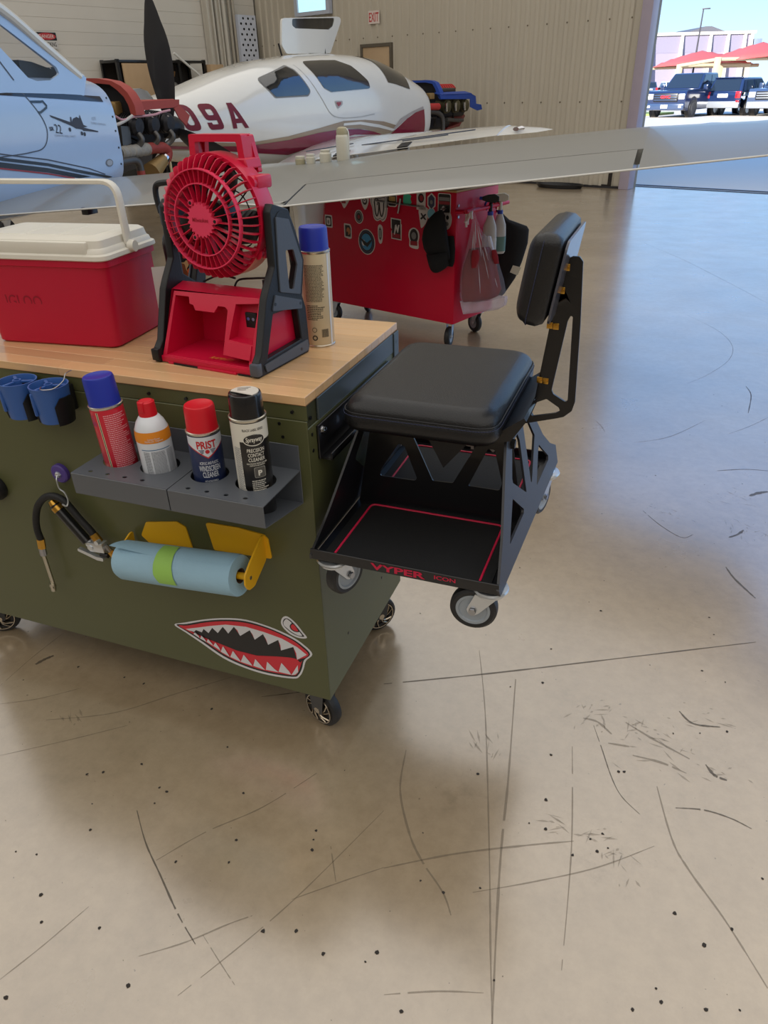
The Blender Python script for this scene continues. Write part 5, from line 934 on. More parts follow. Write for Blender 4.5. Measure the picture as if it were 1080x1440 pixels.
stk(0.684, 0.805, [('w', spline2([(-0.024, 0.034), (0.024, 0.034), (0.024, 0.0), (0, -0.036), (-0.024, 0.0)], 4)), ('k', E_(0.016, 0.018, 0, 0.008)), ('w', E_(0.010, 0.010, 0, 0.010)), ('k', E_(0.005, 0.003, 0, 0.013))], 'white pointed crest sticker')
stk(0.465, 0.834, [('w', rr_(0.060, 0.066, 0.016)), ('k', rr_(0.050, 0.056, 0.012)), ('y', rr_(0.040, 0.022, 0.003, 0, 0.006))], 'brown and cream shield sticker')
stk(0.353, 0.841, [('g', spline2([(-0.024, 0.0), (-0.018, 0.024), (0.004, 0.030), (0.026, 0.022), (0.022, 0.006), (0.028, -0.012), (0.006, -0.024), (-0.020, -0.020)], 4))], 'mint green blob sticker')
stk(0.248, 0.844, [('w', rr_(0.054, 0.088, 0.003)), ('k', E_(0.018, 0.022, 0, 0.012)), ('r', E_(0.011, 0.014, 0.002, 0.012)), ('e', rr_(0.036, 0.008, 0.001, 0, -0.026))], 'white card sticker with red and black mark')
stk(0.173, 0.843, [('w', rounded([(0, 0.042), (0.024, 0.022), (0.024, -0.020), (0, -0.042), (-0.024, -0.020), (-0.024, 0.022)], 0.006)), ('n', rounded([(0, 0.034), (0.018, 0.018), (0.018, -0.016), (0, -0.034), (-0.018, -0.016), (-0.018, 0.018)], 0.004)), ('e', E_(0.008, 0.010, 0, -0.002))], 'six sided navy sticker')
stk(0.082, 0.840, [('w', rr_(0.074, 0.092, 0.010)), ('k', rr_(0.066, 0.084, 0.008)), ('e', rr_(0.062, 0.016, 0.002, 0, 0.020)), ('r', rr_(0.064, 0.014, 0.002, 0, 0.002)), ('w', E_(0.009, 0.012, -0.004, -0.024))], 'dark emblem sticker with red band')
stk(0.232, 0.753, [('w', spline2([(-0.026, 0.046), (0.026, 0.046), (0.024, -0.012), (-0.008, -0.052), (-0.018, -0.030)], 3)), ('k', [(-0.016, 0.018), (-0.010, 0.022), (0.001, 0.010), (0.014, 0.020), (0.018, 0.014), (0.008, 0.004), (0.018, -0.008), (0.012, -0.012), (0.0, -0.003), (-0.012, -0.012), (-0.018, -0.006), (-0.007, 0.004)])], 'white shield sticker with a black cross')
stk(0.173, 0.776, [('w', E_(0.025, 0.030)), ('t', E_(0.022, 0.026))], 'pale blue round sticker')
stk(0.069, 0.754, [('w', E_(0.034, 0.050)), ('k', E_(0.009, 0.012, -0.012, 0.014)), ('k', E_(0.008, 0.010, 0.010, 0.010)), ('e', E_(0.014, 0.010, 0.004, -0.020))], 'white oval sticker beside the cap')
stk(0.835, 0.626, [('w', rounded([(-0.028, 0.040), (0.018, 0.038), (0.026, 0.02), (0.024, -0.036), (0.010, -0.042), (-0.028, -0.034)], 0.006)), ('k', rounded([(-0.020, 0.032), (0.012, 0.031), (0.019, 0.016), (0.017, -0.030), (-0.02, -0.028)], 0.005)), ('o', E_(0.013, 0.020, 0.002, 0.0)), ('k', E_(0.006, 0.010, -0.004, -0.012))], 'orange portrait sticker')
stk(0.862, 0.791, [('w', spline2([(-0.034, 0.020), (0.034, 0.020), (0.030, 0.004), (0.006, -0.024), (-0.006, -0.02), (-0.016, 0.0)], 3)), ('r', rr_(0.03, 0.012, 0.003, 0, 0.006))], 'pale pink sticker under the wing edge')
# magnetic tool lying across the stickers
t = thing('pickup_tool', 'thin steel pickup tool stuck across the top of red cart front', 'tool', KM @ T(-0.45, -0.008, 0.82))
mb = MB(); mb.cyl((-0.14, 0, 0.004), (0.19, 0, -0.008), 0.005, n=8); obj('rod', mb, steel, t)
mb = MB(); mb.cyl((0.060, -0.006, 0.03), (0.038, -0.006, -0.055), 0.008, 0.006, 10); mb.cyl((-0.05, -0.006, 0.028), (-0.052, -0.006, -0.03), 0.010, n=10); obj('grip', mb, steel, t, kind='stuff')
# black cap hanging on the front
blackcloth = mat('black_cloth', (22, 22, 25), 0.85, bump=0.5, bscale=250)
def slices(mb, rows, n=20, fold=0.0, k=7, ph=0.0, lat=V((1, 0, 0)), dep=V((0, 1, 0))):
    """closed soft body from horizontal slices (z, left, right, half depth)"""
    rings = []
    for i, (z, a, b, d) in enumerate(rows):
        c, w = (a+b)/2, (b-a)/2
        rings.append([lat*(c+w*math.cos(2*PI*j/n)*(1+fold*math.cos(k*2*PI*j/n+ph+i*0.5)))+dep*(d*math.sin(2*PI*j/n)*(1+2.2*fold*math.cos(k*2*PI*j/n+ph)))+V((0, 0, z)) for j in range(n)])
    mb.loft(rings)
t = thing('baseball_cap', 'black baseball cap hanging by its strap on red cart front', 'cap', KM)
mb = MB(); slices(mb, [(0.812, -0.075, -0.060, 0.008), (0.795, -0.112, -0.050, 0.035), (0.755, -0.158, -0.040, 0.065), (0.70, -0.188, -0.030, 0.085), (0.645, -0.200, -0.018, 0.09), (0.59, -0.186, -0.006, 0.075), (0.555, -0.160, -0.002, 0.05), (0.545, -0.150, -0.006, 0.03)], 24, lat=V((1, 0, 0)), dep=V((0, -1, 0)))
for v in mb.bm.verts: v.co.y = v.co.y*0.5-0.050
obj('crown', mb, blackcloth, t)
mb = MB(); G = []
for i in range(9):
    a = i/8; x = -0.155+0.150*a; G.append([(x, -0.075-0.03*math.sin(PI*a), 0.575-0.012*math.cos(PI*a)), (x+0.004, -0.060-0.035*math.sin(PI*a), 0.47+0.045*(2*a-1)**2)])
mb.loft(G, cap=False, closed=False); o = obj('bill', mb, blackcloth, t); sd = o.modifiers.new('thickness', 'SOLIDIFY'); sd.thickness = 0.004
mb = MB(); mb.cyl((-0.068, -0.05, 0.812), (-0.068, -0.002, 0.818), 0.006, n=8); obj('hook', mb, steel, t)
mb = MB(); slices(mb, [(0.67, -0.045, 0.002, 0.006), (0.60, -0.050, 0.012, 0.012), (0.53, -0.05, 0.010, 0.012), (0.50, -0.04, -0.002, 0.006)], 14, dep=V((0, -1, 0)))
for v in mb.bm.verts: v.co.y -= 0.016
obj('rear_flap', mb, blackcloth, t)
# clear bag with red contents, hanging from the side handle
lat = V((0.5, 0.87, 0)).normalized(); dep = V((0.87, -0.5, 0)).normalized(); BG = KM @ T(0.128, 0.13, 0)
t = thing('plastic_bag', 'clear plastic bag of brown and red rags tied to cart handle', 'bag', BG)
film = mat('bag_film', (230, 220, 230), 0.16, alpha=0.10, coat=1.0, spec=0.8, bump=1.0, bscale=45)
mb = MB(); slices(mb, [(0.828, -0.090, -0.078, 0.006), (0.79, -0.093, -0.080, 0.007), (0.745, -0.094, -0.060, 0.012), (0.69, -0.104, -0.030, 0.022), (0.63, -0.115, 0.035, 0.035), (0.57, -0.128, 0.064, 0.05), (0.49, -0.148, 0.094, 0.058), (0.41, -0.155, 0.125, 0.06), (0.33, -0.152, 0.146, 0.055), (0.275, -0.142, 0.160, 0.035), (0.245, -0.132, 0.155, 0.012), (0.225, -0.126, 0.10, 0.004)], 56, 0.05, 9, lat=lat, dep=dep)
obj('film', mb, film, t, angle=80)
mb = MB(); slices(mb, [(0.300, -0.150, 0.158, 0.050), (0.275, -0.143, 0.162, 0.036), (0.245, -0.134, 0.157, 0.013), (0.222, -0.128, 0.10, 0.004)], 56, 0.06, 9, lat=lat, dep=dep); obj('lower_hem', mb, mat('bag_hem', (226, 210, 226), 0.2, alpha=0.42, coat=0.6), t, angle=80)
mb = MB(); rc_ = random.Random(3)
for k in range(15):
    a0 = -0.125+0.25*rc_.random(); z0 = 0.34+0.3*rc_.random(); z1 = z0+0.06+0.12*rc_.random(); P = []
    for i in range(5):
        z = z0+(z1-z0)*i/4; tt = (0.80-z)/0.5; x_ = -0.086+(a0+0.086)*min(1, tt); P.append(lat*x_+dep*(0.012+0.050*min(1, tt*1.2)*max(0.2, 1-(a0/0.16)**2))+V((0, 0, z)))
    mb.tube(P, lambda u_: 0.0026*math.sin(PI*max(0.05, min(0.95, u_))), 6)
obj('crease_glints', mb, mat('bag_glint', (236, 226, 236), 0.2, alpha=0.5), t, kind='stuff')  # pale strips paint the highlights along the film's wrinkles
mb = MB(); slices(mb, [(0.60, -0.105, 0.03, 0.012), (0.57, -0.112, 0.048, 0.034), (0.50, -0.135, 0.080, 0.044), (0.43, -0.142, 0.10, 0.048), (0.35, -0.142, 0.122, 0.042), (0.31, -0.136, 0.10, 0.030), (0.285, -0.125, 0.02, 0.012)], 30, 0.05, 5, 1.2, lat=lat, dep=dep); obj('rags', mb, mat('rag_brown', (118, 34, 38), 0.9, var=0.35, scale=14, bump=0.8, bscale=40), t)
mb = MB(); mb.M = M.Translation(dep*0.044); slices(mb, [(0.60, -0.11, -0.07, 0.004), (0.56, -0.115, -0.06, 0.014), (0.50, -0.11, -0.07, 0.008)], 14, lat=lat, dep=dep); slices(mb, [(0.59, 0.018, 0.046, 0.004), (0.55, 0.02, 0.062, 0.012), (0.51, 0.04, 0.07, 0.006)], 14, lat=lat, dep=dep); obj('red_rag', mb, mat('rag_red', (140, 30, 40), 0.9, var=0.3), t, kind='stuff')
mb = MB()
for k in range(7):
    a = k*0.9; mb.tube([V((0, 0, 0.80))-lat*0.10, V((0, 0, 0.80))-lat*(0.115+0.012*math.cos(a))+dep*0.02*math.sin(a), V((0, 0, 0.79-0.012*k))-lat*(0.125+0.016*math.cos(2*a))+dep*0.026*math.sin(a)], 0.007, 6, smooth=3)
obj('knot', mb, mat('knot_white', (216, 200, 196), 0.4), t, kind='stuff')
mb = MB(); slices(mb, [(0.66, 0.01, 0.03, 0.004), (0.62, 0.016, 0.045, 0.01), (0.58, 0.03, 0.055, 0.008), (0.55, 0.05, 0.06, 0.004)], 14, 0.06, 4, lat=lat, dep=dep); obj('inner_sheet', mb, mat('bag_white', (216, 212, 222), 0.4), t)
# spray bottles hung by their triggers
bottle_w = mat('bottle_milk', (204, 200, 196), 0.35, alpha=0.9); trig_b = mat('trigger_blue', (34, 60, 160), 0.4)
def spray_bottle(x, y, zt, head, tint, label, hb):
    t = thing('trigger_bottle', label, 'spray bottle', KM @ T(x, y, zt) @ R(0.6, 'Z'), 'trigger bottles on the cart handle')
    mb = MB(); mb.loft([[(px*w, py*w*0.62, z) for px, py in circ(1, 22)] for z, w in ((-0.315, 0.036), (-0.305, 0.042), (-0.20, 0.042), (-0.15, 0.038), (-0.10, 0.020), (-0.085, 0.014), (-0.07, 0.014))]); obj('bottle', mb, bottle_w, t)
    mb = MB(); mb.loft([[(px*w, py*w*0.62, z) for px, py in circ(1, 22)] for z, w in ((-0.300, 0.0435), (-0.22, 0.0435), (-0.215, 0.0430))]); obj('liquid', mb, mat(tint[0], tint[1], 0.3), t)
    mb = MB(); mb.cyl((0, 0, -0.088), (0, 0, -0.068), 0.017, n=16); obj('collar', mb, trig_b, t)
    mb = MB(); mb.cyl((0, 0, -0.07), (0, 0, -0.02), 0.011, n=12); mb.loft([[(px, py, pz) for px, py, pz in ((x0, -0.012, z0), (x0, 0.012, z0), (x0, 0.012, z1), (x0, -0.012, z1))] for x0, z0, z1 in ((-0.052, -0.006, 0.012), (-0.02, -0.016, 0.022), (0.02, -0.022, 0.026), (0.046, -0.012, 0.012))]); obj('head', mb, head, t, bevel=0.003)
    mb = MB(); mb.cyl((-0.052, 0, 0.003), (-0.068, 0, 0.006), 0.010, 0.008, 12); obj('nozzle', mb, hb, t)
    mb = MB(); mb.tube([(-0.024, 0, -0.012), (-0.034, 0, -0.035), (-0.022, 0, -0.06)], 0.006, 8, smooth=4); obj('trigger', mb, hb, t)
spray_bottle(0.085, 0.235, 0.848, black_plastic, ('bottle_milk2', (206, 202, 198)), 'trigger bottle with black and blue head beside the tied bag', trig_b)
spray_bottle(0.085, 0.345, 0.842, white_plastic, ('liquid_green', (96, 130, 124)), 'trigger bottle with white head and greenish liquid', mat('trigger_red', (180, 40, 60), 0.4))
# black tote behind them
lat = V((0.84, 0.55, 0)).normalized(); dep = V((0.55, -0.84, 0)).normalized()
t = thing('tote_bag', 'black cloth tote with white tag hanging at cart rear corner', 'bag', KM @ T(0.115, 0.525, 0))
mb = MB(); slices(mb, [(0.735, -0.122, -0.100, 0.008), (0.70, -0.128, -0.060, 0.02), (0.662, -0.132, 0.05, 0.03), (0.64, -0.133, 0.066, 0.036), (0.56, -0.138, 0.066, 0.045), (0.45, -0.136, 0.040, 0.045), (0.35, -0.13, 0.004, 0.036), (0.25, -0.122, -0.06, 0.018), (0.235, -0.115, -0.075, 0.006)], 28, 0.03, 5, lat=lat, dep=dep); obj('sack', mb, blackcloth, t)
mb = MB(); mb.face([lat*a+dep*0.060+V((0, 0, z)) for a, z in ((-0.022, 0.44), (0.030, 0.427), (0.011, 0.377), (-0.038, 0.397))]); obj('tag', mb, mat('tag_cream', (206, 202, 186), 0.6), t)
mb = MB(); mb.tube([V((0, 0, 0.73))-lat*0.11, V((0, 0, 0.80))-lat*0.12-V((0.05, 0.05, 0)), V((-0.04, -0.085, 0.812))], 0.006, 6, smooth=4); obj('strap', mb, blackcloth, t)

# ================================================================ aircraft
class Hull:
    """fuselage from sections (s, z_bottom, z_top, half width, exponent); local X runs to the nose, -Y is the starboard side"""
    def __init__(h, secs): h.S = secs
    def at(h, s):
        S_ = h.S
        if s <= S_[0][0]: return S_[0][1:]
        for a, b in zip(S_, S_[1:]):
            if a[0] <= s <= b[0]:
                t = (s-a[0])/(b[0]-a[0]); return [a[i]*(1-t)+b[i]*t for i in range(1, 5)]
        return S_[-1][1:]
    def ring(h, s, n=48, sh=0.0):
        zb, zt, w, e = h.at(s); zc, hh = (zb+zt)/2, (zt-zb)/2; r = []
        for i in range(n):
            a = 2*PI*i/n; c, d = math.cos(a), math.sin(a); r.append((s+sh*d, -w*math.copysign(abs(c)**(2/e), c), zc+hh*math.copysign(abs(d)**(2/e), d)))
        return r
    def side(h, s, z, off=0.0):
        zb, zt, w, e = h.at(s); zc, hh = (zb+zt)/2, (zt-zb)/2; t = min(0.995, abs((z-zc)/hh))
        return (s, -(w*(1-t**e)**(1/e)+off), z)
    def build(h, n=48, fine=3):
        mb = MB(); rings = []
        for a, b in zip(h.S, h.S[1:]):
            for k in range(fine): rings.append(h.ring(a[0]+(b[0]-a[0])*k/fine, n))
        rings.append(h.ring(h.S[-1][0], n)); mb.loft(rings); return mb
def mirror(pts): return [(x, -y, z) for x, y, z in pts]
gloss_white = mat('aircraft_white', (216, 216, 212), 0.16, coat=1.0, var=0.02); gloss_sky_tint = mat('aircraft_sky_tint', (160, 185, 220), 0.14, coat=1.0, var=0.02); stripe_k = mat('stripe_black', (24, 26, 34), 0.25, coat=0.6)  # blue of the second paint is sky light put into white
glass_dark = mat('tinted_glass', (22, 26, 30), 0.05, alpha=0.72, coat=1.0, var=0.0); glass_clear = mat('clear_glass', (120, 126, 130), 0.04, alpha=0.08, coat=0.3, var=0.0)
line_m = mat('panel_line', (74, 82, 98), 0.5)
def ribbon(mb, pts, w, fmap):
    P = [V((a, b, 0)) for a, b in pts]; L = []
    for i, p in enumerate(P):
        d = (P[min(i+1, len(P)-1)]-P[max(i-1, 0)]).normalized(); q = V((-d.y, d.x, 0))*w/2; L.append((mb.v(fmap(p.x-q.x, p.y-q.y)), mb.v(fmap(p.x+q.x, p.y+q.y))))
    for a, b in zip(L, L[1:]): mb.f([a[0], b[0], b[1], a[1]])
SR_PLANE = [(3.523, 1.301), (3.71, 1.235), (3.723, 1.286), (3.734, 1.286), (3.727, 1.252), (3.752, 1.275), (3.789, 1.284), (3.814, 1.272), (3.828, 1.298), (3.837, 1.257), (3.845, 1.229), (3.887, 1.215), (3.839, 1.212), (3.994, 1.177), (3.844, 1.194), (3.801, 1.203), (3.757, 1.209), (3.729, 1.224)]
STR1 = [(2.5, 1.498), (3.233, 1.46), (4.136, 1.413), (4.148, 1.374), (3.222, 1.431), (2.5, 1.469)]
LOW1 = [(2.5, 1.156), (3.09, 1.056), (3.389, 1.005), (3.695, 0.934), (4.086, 0.846), (4.035, 0.841), (3.67, 0.918), (3.386, 0.986), (3.086, 1.036), (2.5, 1.136)]
LOW2 = [(2.5, 1.127), (3.078, 1.027), (3.378, 0.974), (3.728, 0.894), (3.817, 0.874), (3.679, 0.877), (3.371, 0.945), (3.07, 0.994), (2.5, 1.092)]
THIN = [(2.5, 1.178), (3.097, 1.075), (3.397, 1.027), (3.812, 0.931), (3.991, 0.873)]
REDL = [(2.5, 1.086), (3.069, 0.989), (3.369, 0.937), (3.634, 0.88)]
DOOR = [(3.31, 1.49), (3.375, 1.392), (3.42, 1.326), (3.452, 1.263), (3.459, 1.203), (3.427, 1.137), (3.366, 1.097), (3.265, 1.085), (3.117, 1.078), (2.6, 1.07)]
LATCH = [(3.375, 1.392), (3.473, 1.39), (3.495, 1.393), (3.517, 1.363), (3.511, 1.353), (3.439, 1.324), (3.417, 1.326)]
WIN = [(3.342, 1.839), (3.744, 1.595), (3.757, 1.551), (3.644, 1.494), (3.513, 1.477), (3.439, 1.495), (3.287, 1.695)]
PIL = [(3.381, 1.942), (4.036, 1.548), (3.851, 1.547), (3.348, 1.855)]
DASH = [(3.5, 1.648), (3.75, 1.596), (3.934, 1.602), (3.938, 1.552), (3.709, 1.484), (3.617, 1.498)]
FWX = [[-3.989, 4.25, 1.554], [-3.906, 4.25, 1.528], [-3.816, 4.25, 1.478], [-3.76, 4.25, 1.428], [-3.715, 4.25, 1.339], [-3.706, 4.25, 1.214], [-3.734, 4.25, 0.859]]
REARB = [(4.432, 1.534), (4.604, 1.517), (4.716, 1.482), (4.785, 1.435), (4.822, 1.381), (4.851, 1.333), (4.853, 1.272), (4.773, 1.263), (4.771, 1.341), (4.725, 1.412), (4.658, 1.465), (4.567, 1.497), (4.424, 1.512)]
SIDEB = [(4.838, 1.363), (4.962, 1.366), (5.368, 1.371), (5.495, 1.369), (5.481, 1.323), (5.387, 1.306), (4.872, 1.296)]
FRONTB = [(5.481, 1.323), (5.627, 1.233), (5.549, 1.149), (5.449, 1.213), (5.385, 1.3)]
CYL = [(4.584, 1.187), (4.745, 1.155), (4.912, 1.19), (5.067, 1.202), (5.195, 1.191), (5.311, 1.205)]
INTAKE = [(5.205, 1.455), (5.349, 1.466), (5.488, 1.446), (5.594, 1.385), (5.747, 1.376), (5.798, 1.371), (5.239, 1.382)]
TAN = [(4.716, 1.35), (4.807, 1.369), (4.881, 1.365), (4.867, 1.273), (4.73, 1.266)]
MUFF = [(4.542, 0.983), (4.891, 0.996)]
DUCT = [(4.893, 1.002), (5.011, 1.001), (5.18, 0.996), (5.224, 0.933), (5.137, 0.893)]
PIPE = [(4.543, 0.921), (4.675, 0.923), (4.73, 0.887), (4.721, 0.824)]
TANC = [(5.138, 0.912), (4.928, 0.824)]
STICK = [(5.161, 0.864), (5.165, 0.775)]
WIRE = [(4.478, 1.267), (4.571, 1.234), (4.704, 1.253), (4.837, 1.254), (5.022, 1.26), (5.121, 1.275), (5.259, 1.287)]
EXH = [(4.748, 1.117), (4.682, 1.047), (4.791, 1.04)]
TXT = [(-2.3, 1.309), (-2.01, 1.067), (-2.026, 1.321), (-1.735, 1.061), (-1.715, 1.327), (-1.435, 1.061)]
TANS = [(-1.443, 0.906), (-0.829, 0.943), (-0.283, 1.006), (0.168, 1.066), (0.593, 1.062), (0.992, 1.026), (1.307, 0.961), (1.198, 0.878), (0.987, 0.866), (0.587, 0.951), (0.161, 0.985), (-0.29, 0.928), (-0.838, 0.873), (-1.457, 0.819)]
WHS = [(0.166, 1.039), (0.495, 1.044), (0.889, 0.994), (1.252, 0.919), (1.198, 0.901), (0.887, 0.957), (0.493, 1.011), (0.163, 1.012)]
MARS = [(-1.449, 0.873), (-0.834, 0.901), (-0.288, 0.954), (0.115, 0.974), (0.49, 0.956), (0.784, 0.913), (0.987, 0.866), (0.39, 0.897), (0.014, 0.857), (-0.434, 0.79), (-0.774, 0.734), (-1.393, 0.76), (-1.461, 0.795)]
MARN = [(1.144, 0.857), (1.527, 1.04), (1.723, 1.107), (1.952, 1.144), (2.003, 0.868)]
GREYN = [(1.145, 0.881), (1.363, 1.046), (1.639, 1.124), (1.923, 1.181), (1.941, 1.15), (1.639, 1.095), (1.416, 1.0)]
W1_ = [(-1.144, 1.541), (-0.613, 1.666), (-0.547, 1.626), (-0.401, 1.405), (-0.455, 1.369), (-0.969, 1.36)]
W2_ = [(-0.347, 1.722), (0.002, 1.737), (0.264, 1.74), (0.487, 1.678), (0.714, 1.507), (0.739, 1.421), (-0.029, 1.392), (-0.154, 1.439)]
WS = [(0.865, 1.731), (1.06, 1.687), (1.363, 1.618), (1.612, 1.547), (1.331, 1.431), (1.156, 1.591)]
HDL = [(0.006, 1.296), (0.162, 1.292), (0.159, 1.252), (0.065, 1.203)]
DOORL = [(-0.48, 1.686), (-0.209, 1.314), (-0.008, 1.126), (0.403, 1.097), (0.793, 1.124)]
BBACK = [(2.205, 1.456), (2.459, 1.507), (2.721, 1.475), (2.796, 1.401), (2.873, 1.314), (2.776, 1.254), (2.698, 1.415), (2.506, 1.477)]
BSIDE = [(2.563, 1.306), (2.659, 1.322), (3.424, 1.314), (3.561, 1.273), (3.583, 1.17), (3.736, 1.153), (3.769, 1.086), (3.632, 1.071), (3.41, 1.129), (3.402, 1.238), (2.589, 1.257)]
CY1 = [(2.758, 1.241), (2.993, 1.022)]
CY2 = [(3.085, 1.234), (3.357, 1.047)]
REDT = [(2.155, 1.196), (2.522, 1.125)]
PIPEC = [(2.214, 1.111), (2.475, 1.09), (2.622, 1.035), (2.653, 0.872)]
COWLR = [(2.944, 0.857), (3.231, 0.844), (3.493, 0.951), (3.625, 1.012), (3.489, 1.017), (3.123, 0.914)]
REDTOP = [(3.083, 1.437), (3.444, 1.42)]
GD = [(-0.041, 2.224), (1.136, 2.289), (0.973, 2.044), (0.842, 1.848), (-0.004, 1.836), (-0.08, 1.926)]
GDW = [(0.145, 2.224), (0.977, 2.267), (0.927, 2.17), (0.839, 2.128), (0.196, 2.122), (0.136, 2.15)]
# ------------------------------------------------ single engined low wing aircraft at the left, cowling off
SM = T(-4.35, 0, 0) @ R(PI/2, 'Z')
SR = thing('light_aircraft', 'white low wing aircraft, painted sky tint, exposed engine at left', 'aircraft', SM)
SH = Hull([(-2.6, 0.98, 1.30, 0.16, 2.4), (-1.0, 0.85, 1.52, 0.42, 2.6), (0.6, 0.74, 1.62, 0.60, 3.0), (2.0, 0.66, 1.58, 0.64, 4.2), (3.2, 0.64, 1.575, 0.645, 5.0), (3.9, 0.66, 1.570, 0.645, 4.6), (4.20, 0.70, 1.550, 0.640, 4.0), (4.245, 0.71, 1.545, 0.637, 4.0)])
FUS = obj('fuselage', SH.build(56, 4), gloss_sky_tint, SR)
sf = lambda off: (lambda s, z: SH.side(s, z, off))
mb = MB(); mb.patch(STR1, sf(0.003), sub=5); obj('upper_stripe', mb, stripe_k, FUS)
mb = MB(); mb.patch(LOW1, sf(0.003), sub=5); obj('lower_stripe', mb, stripe_k, FUS)
mb = MB(); mb.patch(LOW2, sf(0.003), sub=5); obj('lower_stripe', mb, stripe_k, FUS)
mb = MB(); ribbon(mb, THIN, 0.008, sf(0.003)); obj('thin_stripe', mb, line_m, FUS)
mb = MB(); ribbon(mb, REDL, 0.010, sf(0.003)); obj('red_line', mb, mat('line_red', (150, 60, 70), 0.4), FUS)
mb = MB(); ribbon(mb, spline2(DOOR, 5, False), 0.007, sf(0.003)); obj('door_seam', mb, line_m, FUS)
mb = MB(); ribbon(mb, LATCH, 0.014, sf(0.004)); obj('latch_recess', mb, stripe_k, FUS)
mb = MB(); mb.patch([(4.06+0.046*math.cos(a), 0.951+0.028*math.sin(a)) for a in [2*PI*k/20 for k in range(20)]], sf(0.003), sub=2); obj('vent_ring', mb, mat('vent_grey', (116, 122, 132), 0.4), FUS)
mb = MB(); mb.patch([(4.06+0.036*math.cos(a), 0.951+0.020*math.sin(a)) for a in [2*PI*k/20 for k in range(20)]], sf(0.005), sub=2); obj('vent', mb, mat('vent_pale', (160, 170, 184), 0.4), FUS)
mb = MB(); mb.patch(SR_PLANE, sf(0.003), sub=4)
for s, z in ((3.691, 1.205), (3.81, 1.173), (3.838, 1.167)): mb.patch([(s+0.012*math.cos(a), z+0.014*math.sin(a)) for a in [2*PI*k/10 for k in range(10)]], sf(0.003), sub=1)
mb.patch([(3.520, 1.306), (3.528, 1.293), (3.73, 1.224), (3.735, 1.246)], sf(0.003), sub=3); mb.patch([(3.83, 1.212), (3.83, 1.190), (3.996, 1.172), (3.996, 1.180)], sf(0.003), sub=3)
obj('aircraft_decal', mb, mat('decal_dark', (54, 56, 68), 0.4), FUS)
def sidetext(body, s0, s1, z0, z1, hull, m, parent, off=0.003, dz=0.0, **k):
    mb = MB(); w, h_ = s1-s0, z1-z0; cx, cz = (s0+s1)/2, (z0+z1)/2
    mb.text(body, w, h_, fmap=lambda x, y: hull.side(cx+x, cz+y+dz*x/w, off), **k); return obj('lettering', mb, m, parent)
sidetext('22', 3.540, 3.605, 1.186, 1.244, SH, mat('decal_dark', (54, 56, 68)), FUS, dz=-0.01); sidetext('SR', 3.487, 3.530, 1.206, 1.232, SH, mat('decal_dark', (54, 56, 68)), FUS, bold=0.03)
sidetext('CIRRUS AIRCRAFT', 3.525, 3.74, 1.160, 1.172, SH, mat('decal_faint', (146, 158, 178), 0.4), FUS, dz=-0.02); sidetext('GTS', 3.955, 4.0, 1.256, 1.276, SH, mat('decal_faint', (146, 158, 178)), FUS); sidetext('TURBO EDITION', 3.93, 4.10, 1.222, 1.236, SH, mat('decal_faint', (146, 158, 178)), FUS, dz=-0.02)
mb = MB()
for z in (1.40, 1.27, 1.17, 1.05, 0.93): P_ = SH.side(4.21, z, 0.0); mb.cyl(P_, (P_[0], P_[1]-0.004, P_[2]), 0.008, n=8)
obj('cowl_screw', mb, black_metal, FUS, kind='stuff')
# greenhouse
side_poly = [(1.0, 1.42), (3.95, 1.42), (4.03, 1.535), (3.38, 1.945), (3.05, 2.03), (1.5, 2.02), (1.0, 1.85)]
rear_win = rounded([(1.5, 1.62), (2.35, 1.60), (2.42, 1.90), (1.75, 1.92)], 0.06)
LM = lambda s: M(((1, 0, 0, 0), (0, 0.13*s*-1+0*s, s, s*0.61+0.0), (0, 1, 0, 0), (0, 0, 0, 1)))
for s in (-1, 1):
    m_ = M(((1, 0, 0, 0), (0, -s*0.13, s, s*(0.605+0.13*1.55)), (0, 1, 0, 0), (0, 0, 0, 1)))
    win = rounded([(2.65, 1.70), (3.342, 1.845), (3.744, 1.600), (3.757, 1.556), (3.644, 1.505), (3.513, 1.500), (3.439, 1.512), (3.22, 1.70), (2.65, 1.66)], 0.02) if False else rounded([(3.20, 1.905), (3.342, 1.842), (3.744, 1.602), (3.757, 1.560), (3.644, 1.520), (3.513, 1.515), (3.439, 1.535), (3.20, 1.79)], 0.02)
    mb = MB(); mb.plate(side_poly, 0.02*s, m_, [win, rear_win]); obj('cabin_side', mb, gloss_sky_tint if s < 0 else gloss_white, SR)  # only the starboard side carries the painted sky tint
    mb = MB(); mb.plate(win, 0.004, m_ @ T(0, 0, -0.002)); mb2 = None; obj('side_window', mb, glass_clear, SR)
    mb = MB(); mb.plate(rear_win, 0.004, m_ @ T(0, 0, -0.002)); obj('rear_window', mb, glass_dark, SR)
    mb = MB(); ribbon(mb, [(3.30, 1.52), (3.12, 1.80)], 0.008, lambda x, z: m_ @ V((x, z, -0.0 if s > 0 else 0.004))); obj('door_edge', mb, line_m, SR)
def arc(s, zs, zt, hw, n=14): return [(s, hw*math.cos(PI*k/n), zs+(zt-zs)*math.sin(PI*k/n)) for k in range(n+1)]
mb = MB(); mb.loft([arc(1.0, 1.84, 1.90, 0.56), arc(1.5, 2.00, 2.05, 0.55), arc(3.05, 2.01, 2.07, 0.55), arc(3.36, 1.94, 2.01, 0.56)], cap=False, closed=False); o = obj('roof', mb, gloss_white, SR); sd = o.modifiers.new('thickness', 'SOLIDIFY'); sd.thickness = 0.03
mb = MB(); mb.loft([arc(3.34, 1.93, 2.00, 0.555), arc(4.02, 1.54, 1.56, 0.60)], cap=False, closed=False); obj('windshield', mb, glass_clear, SR)
mb = MB(); mb.loft([arc(0.2, 1.45, 1.50, 0.5), arc(1.0, 1.84, 1.90, 0.56)], cap=False, closed=False); obj('rear_window_cover', mb, gloss_white, SR)
mb = MB()
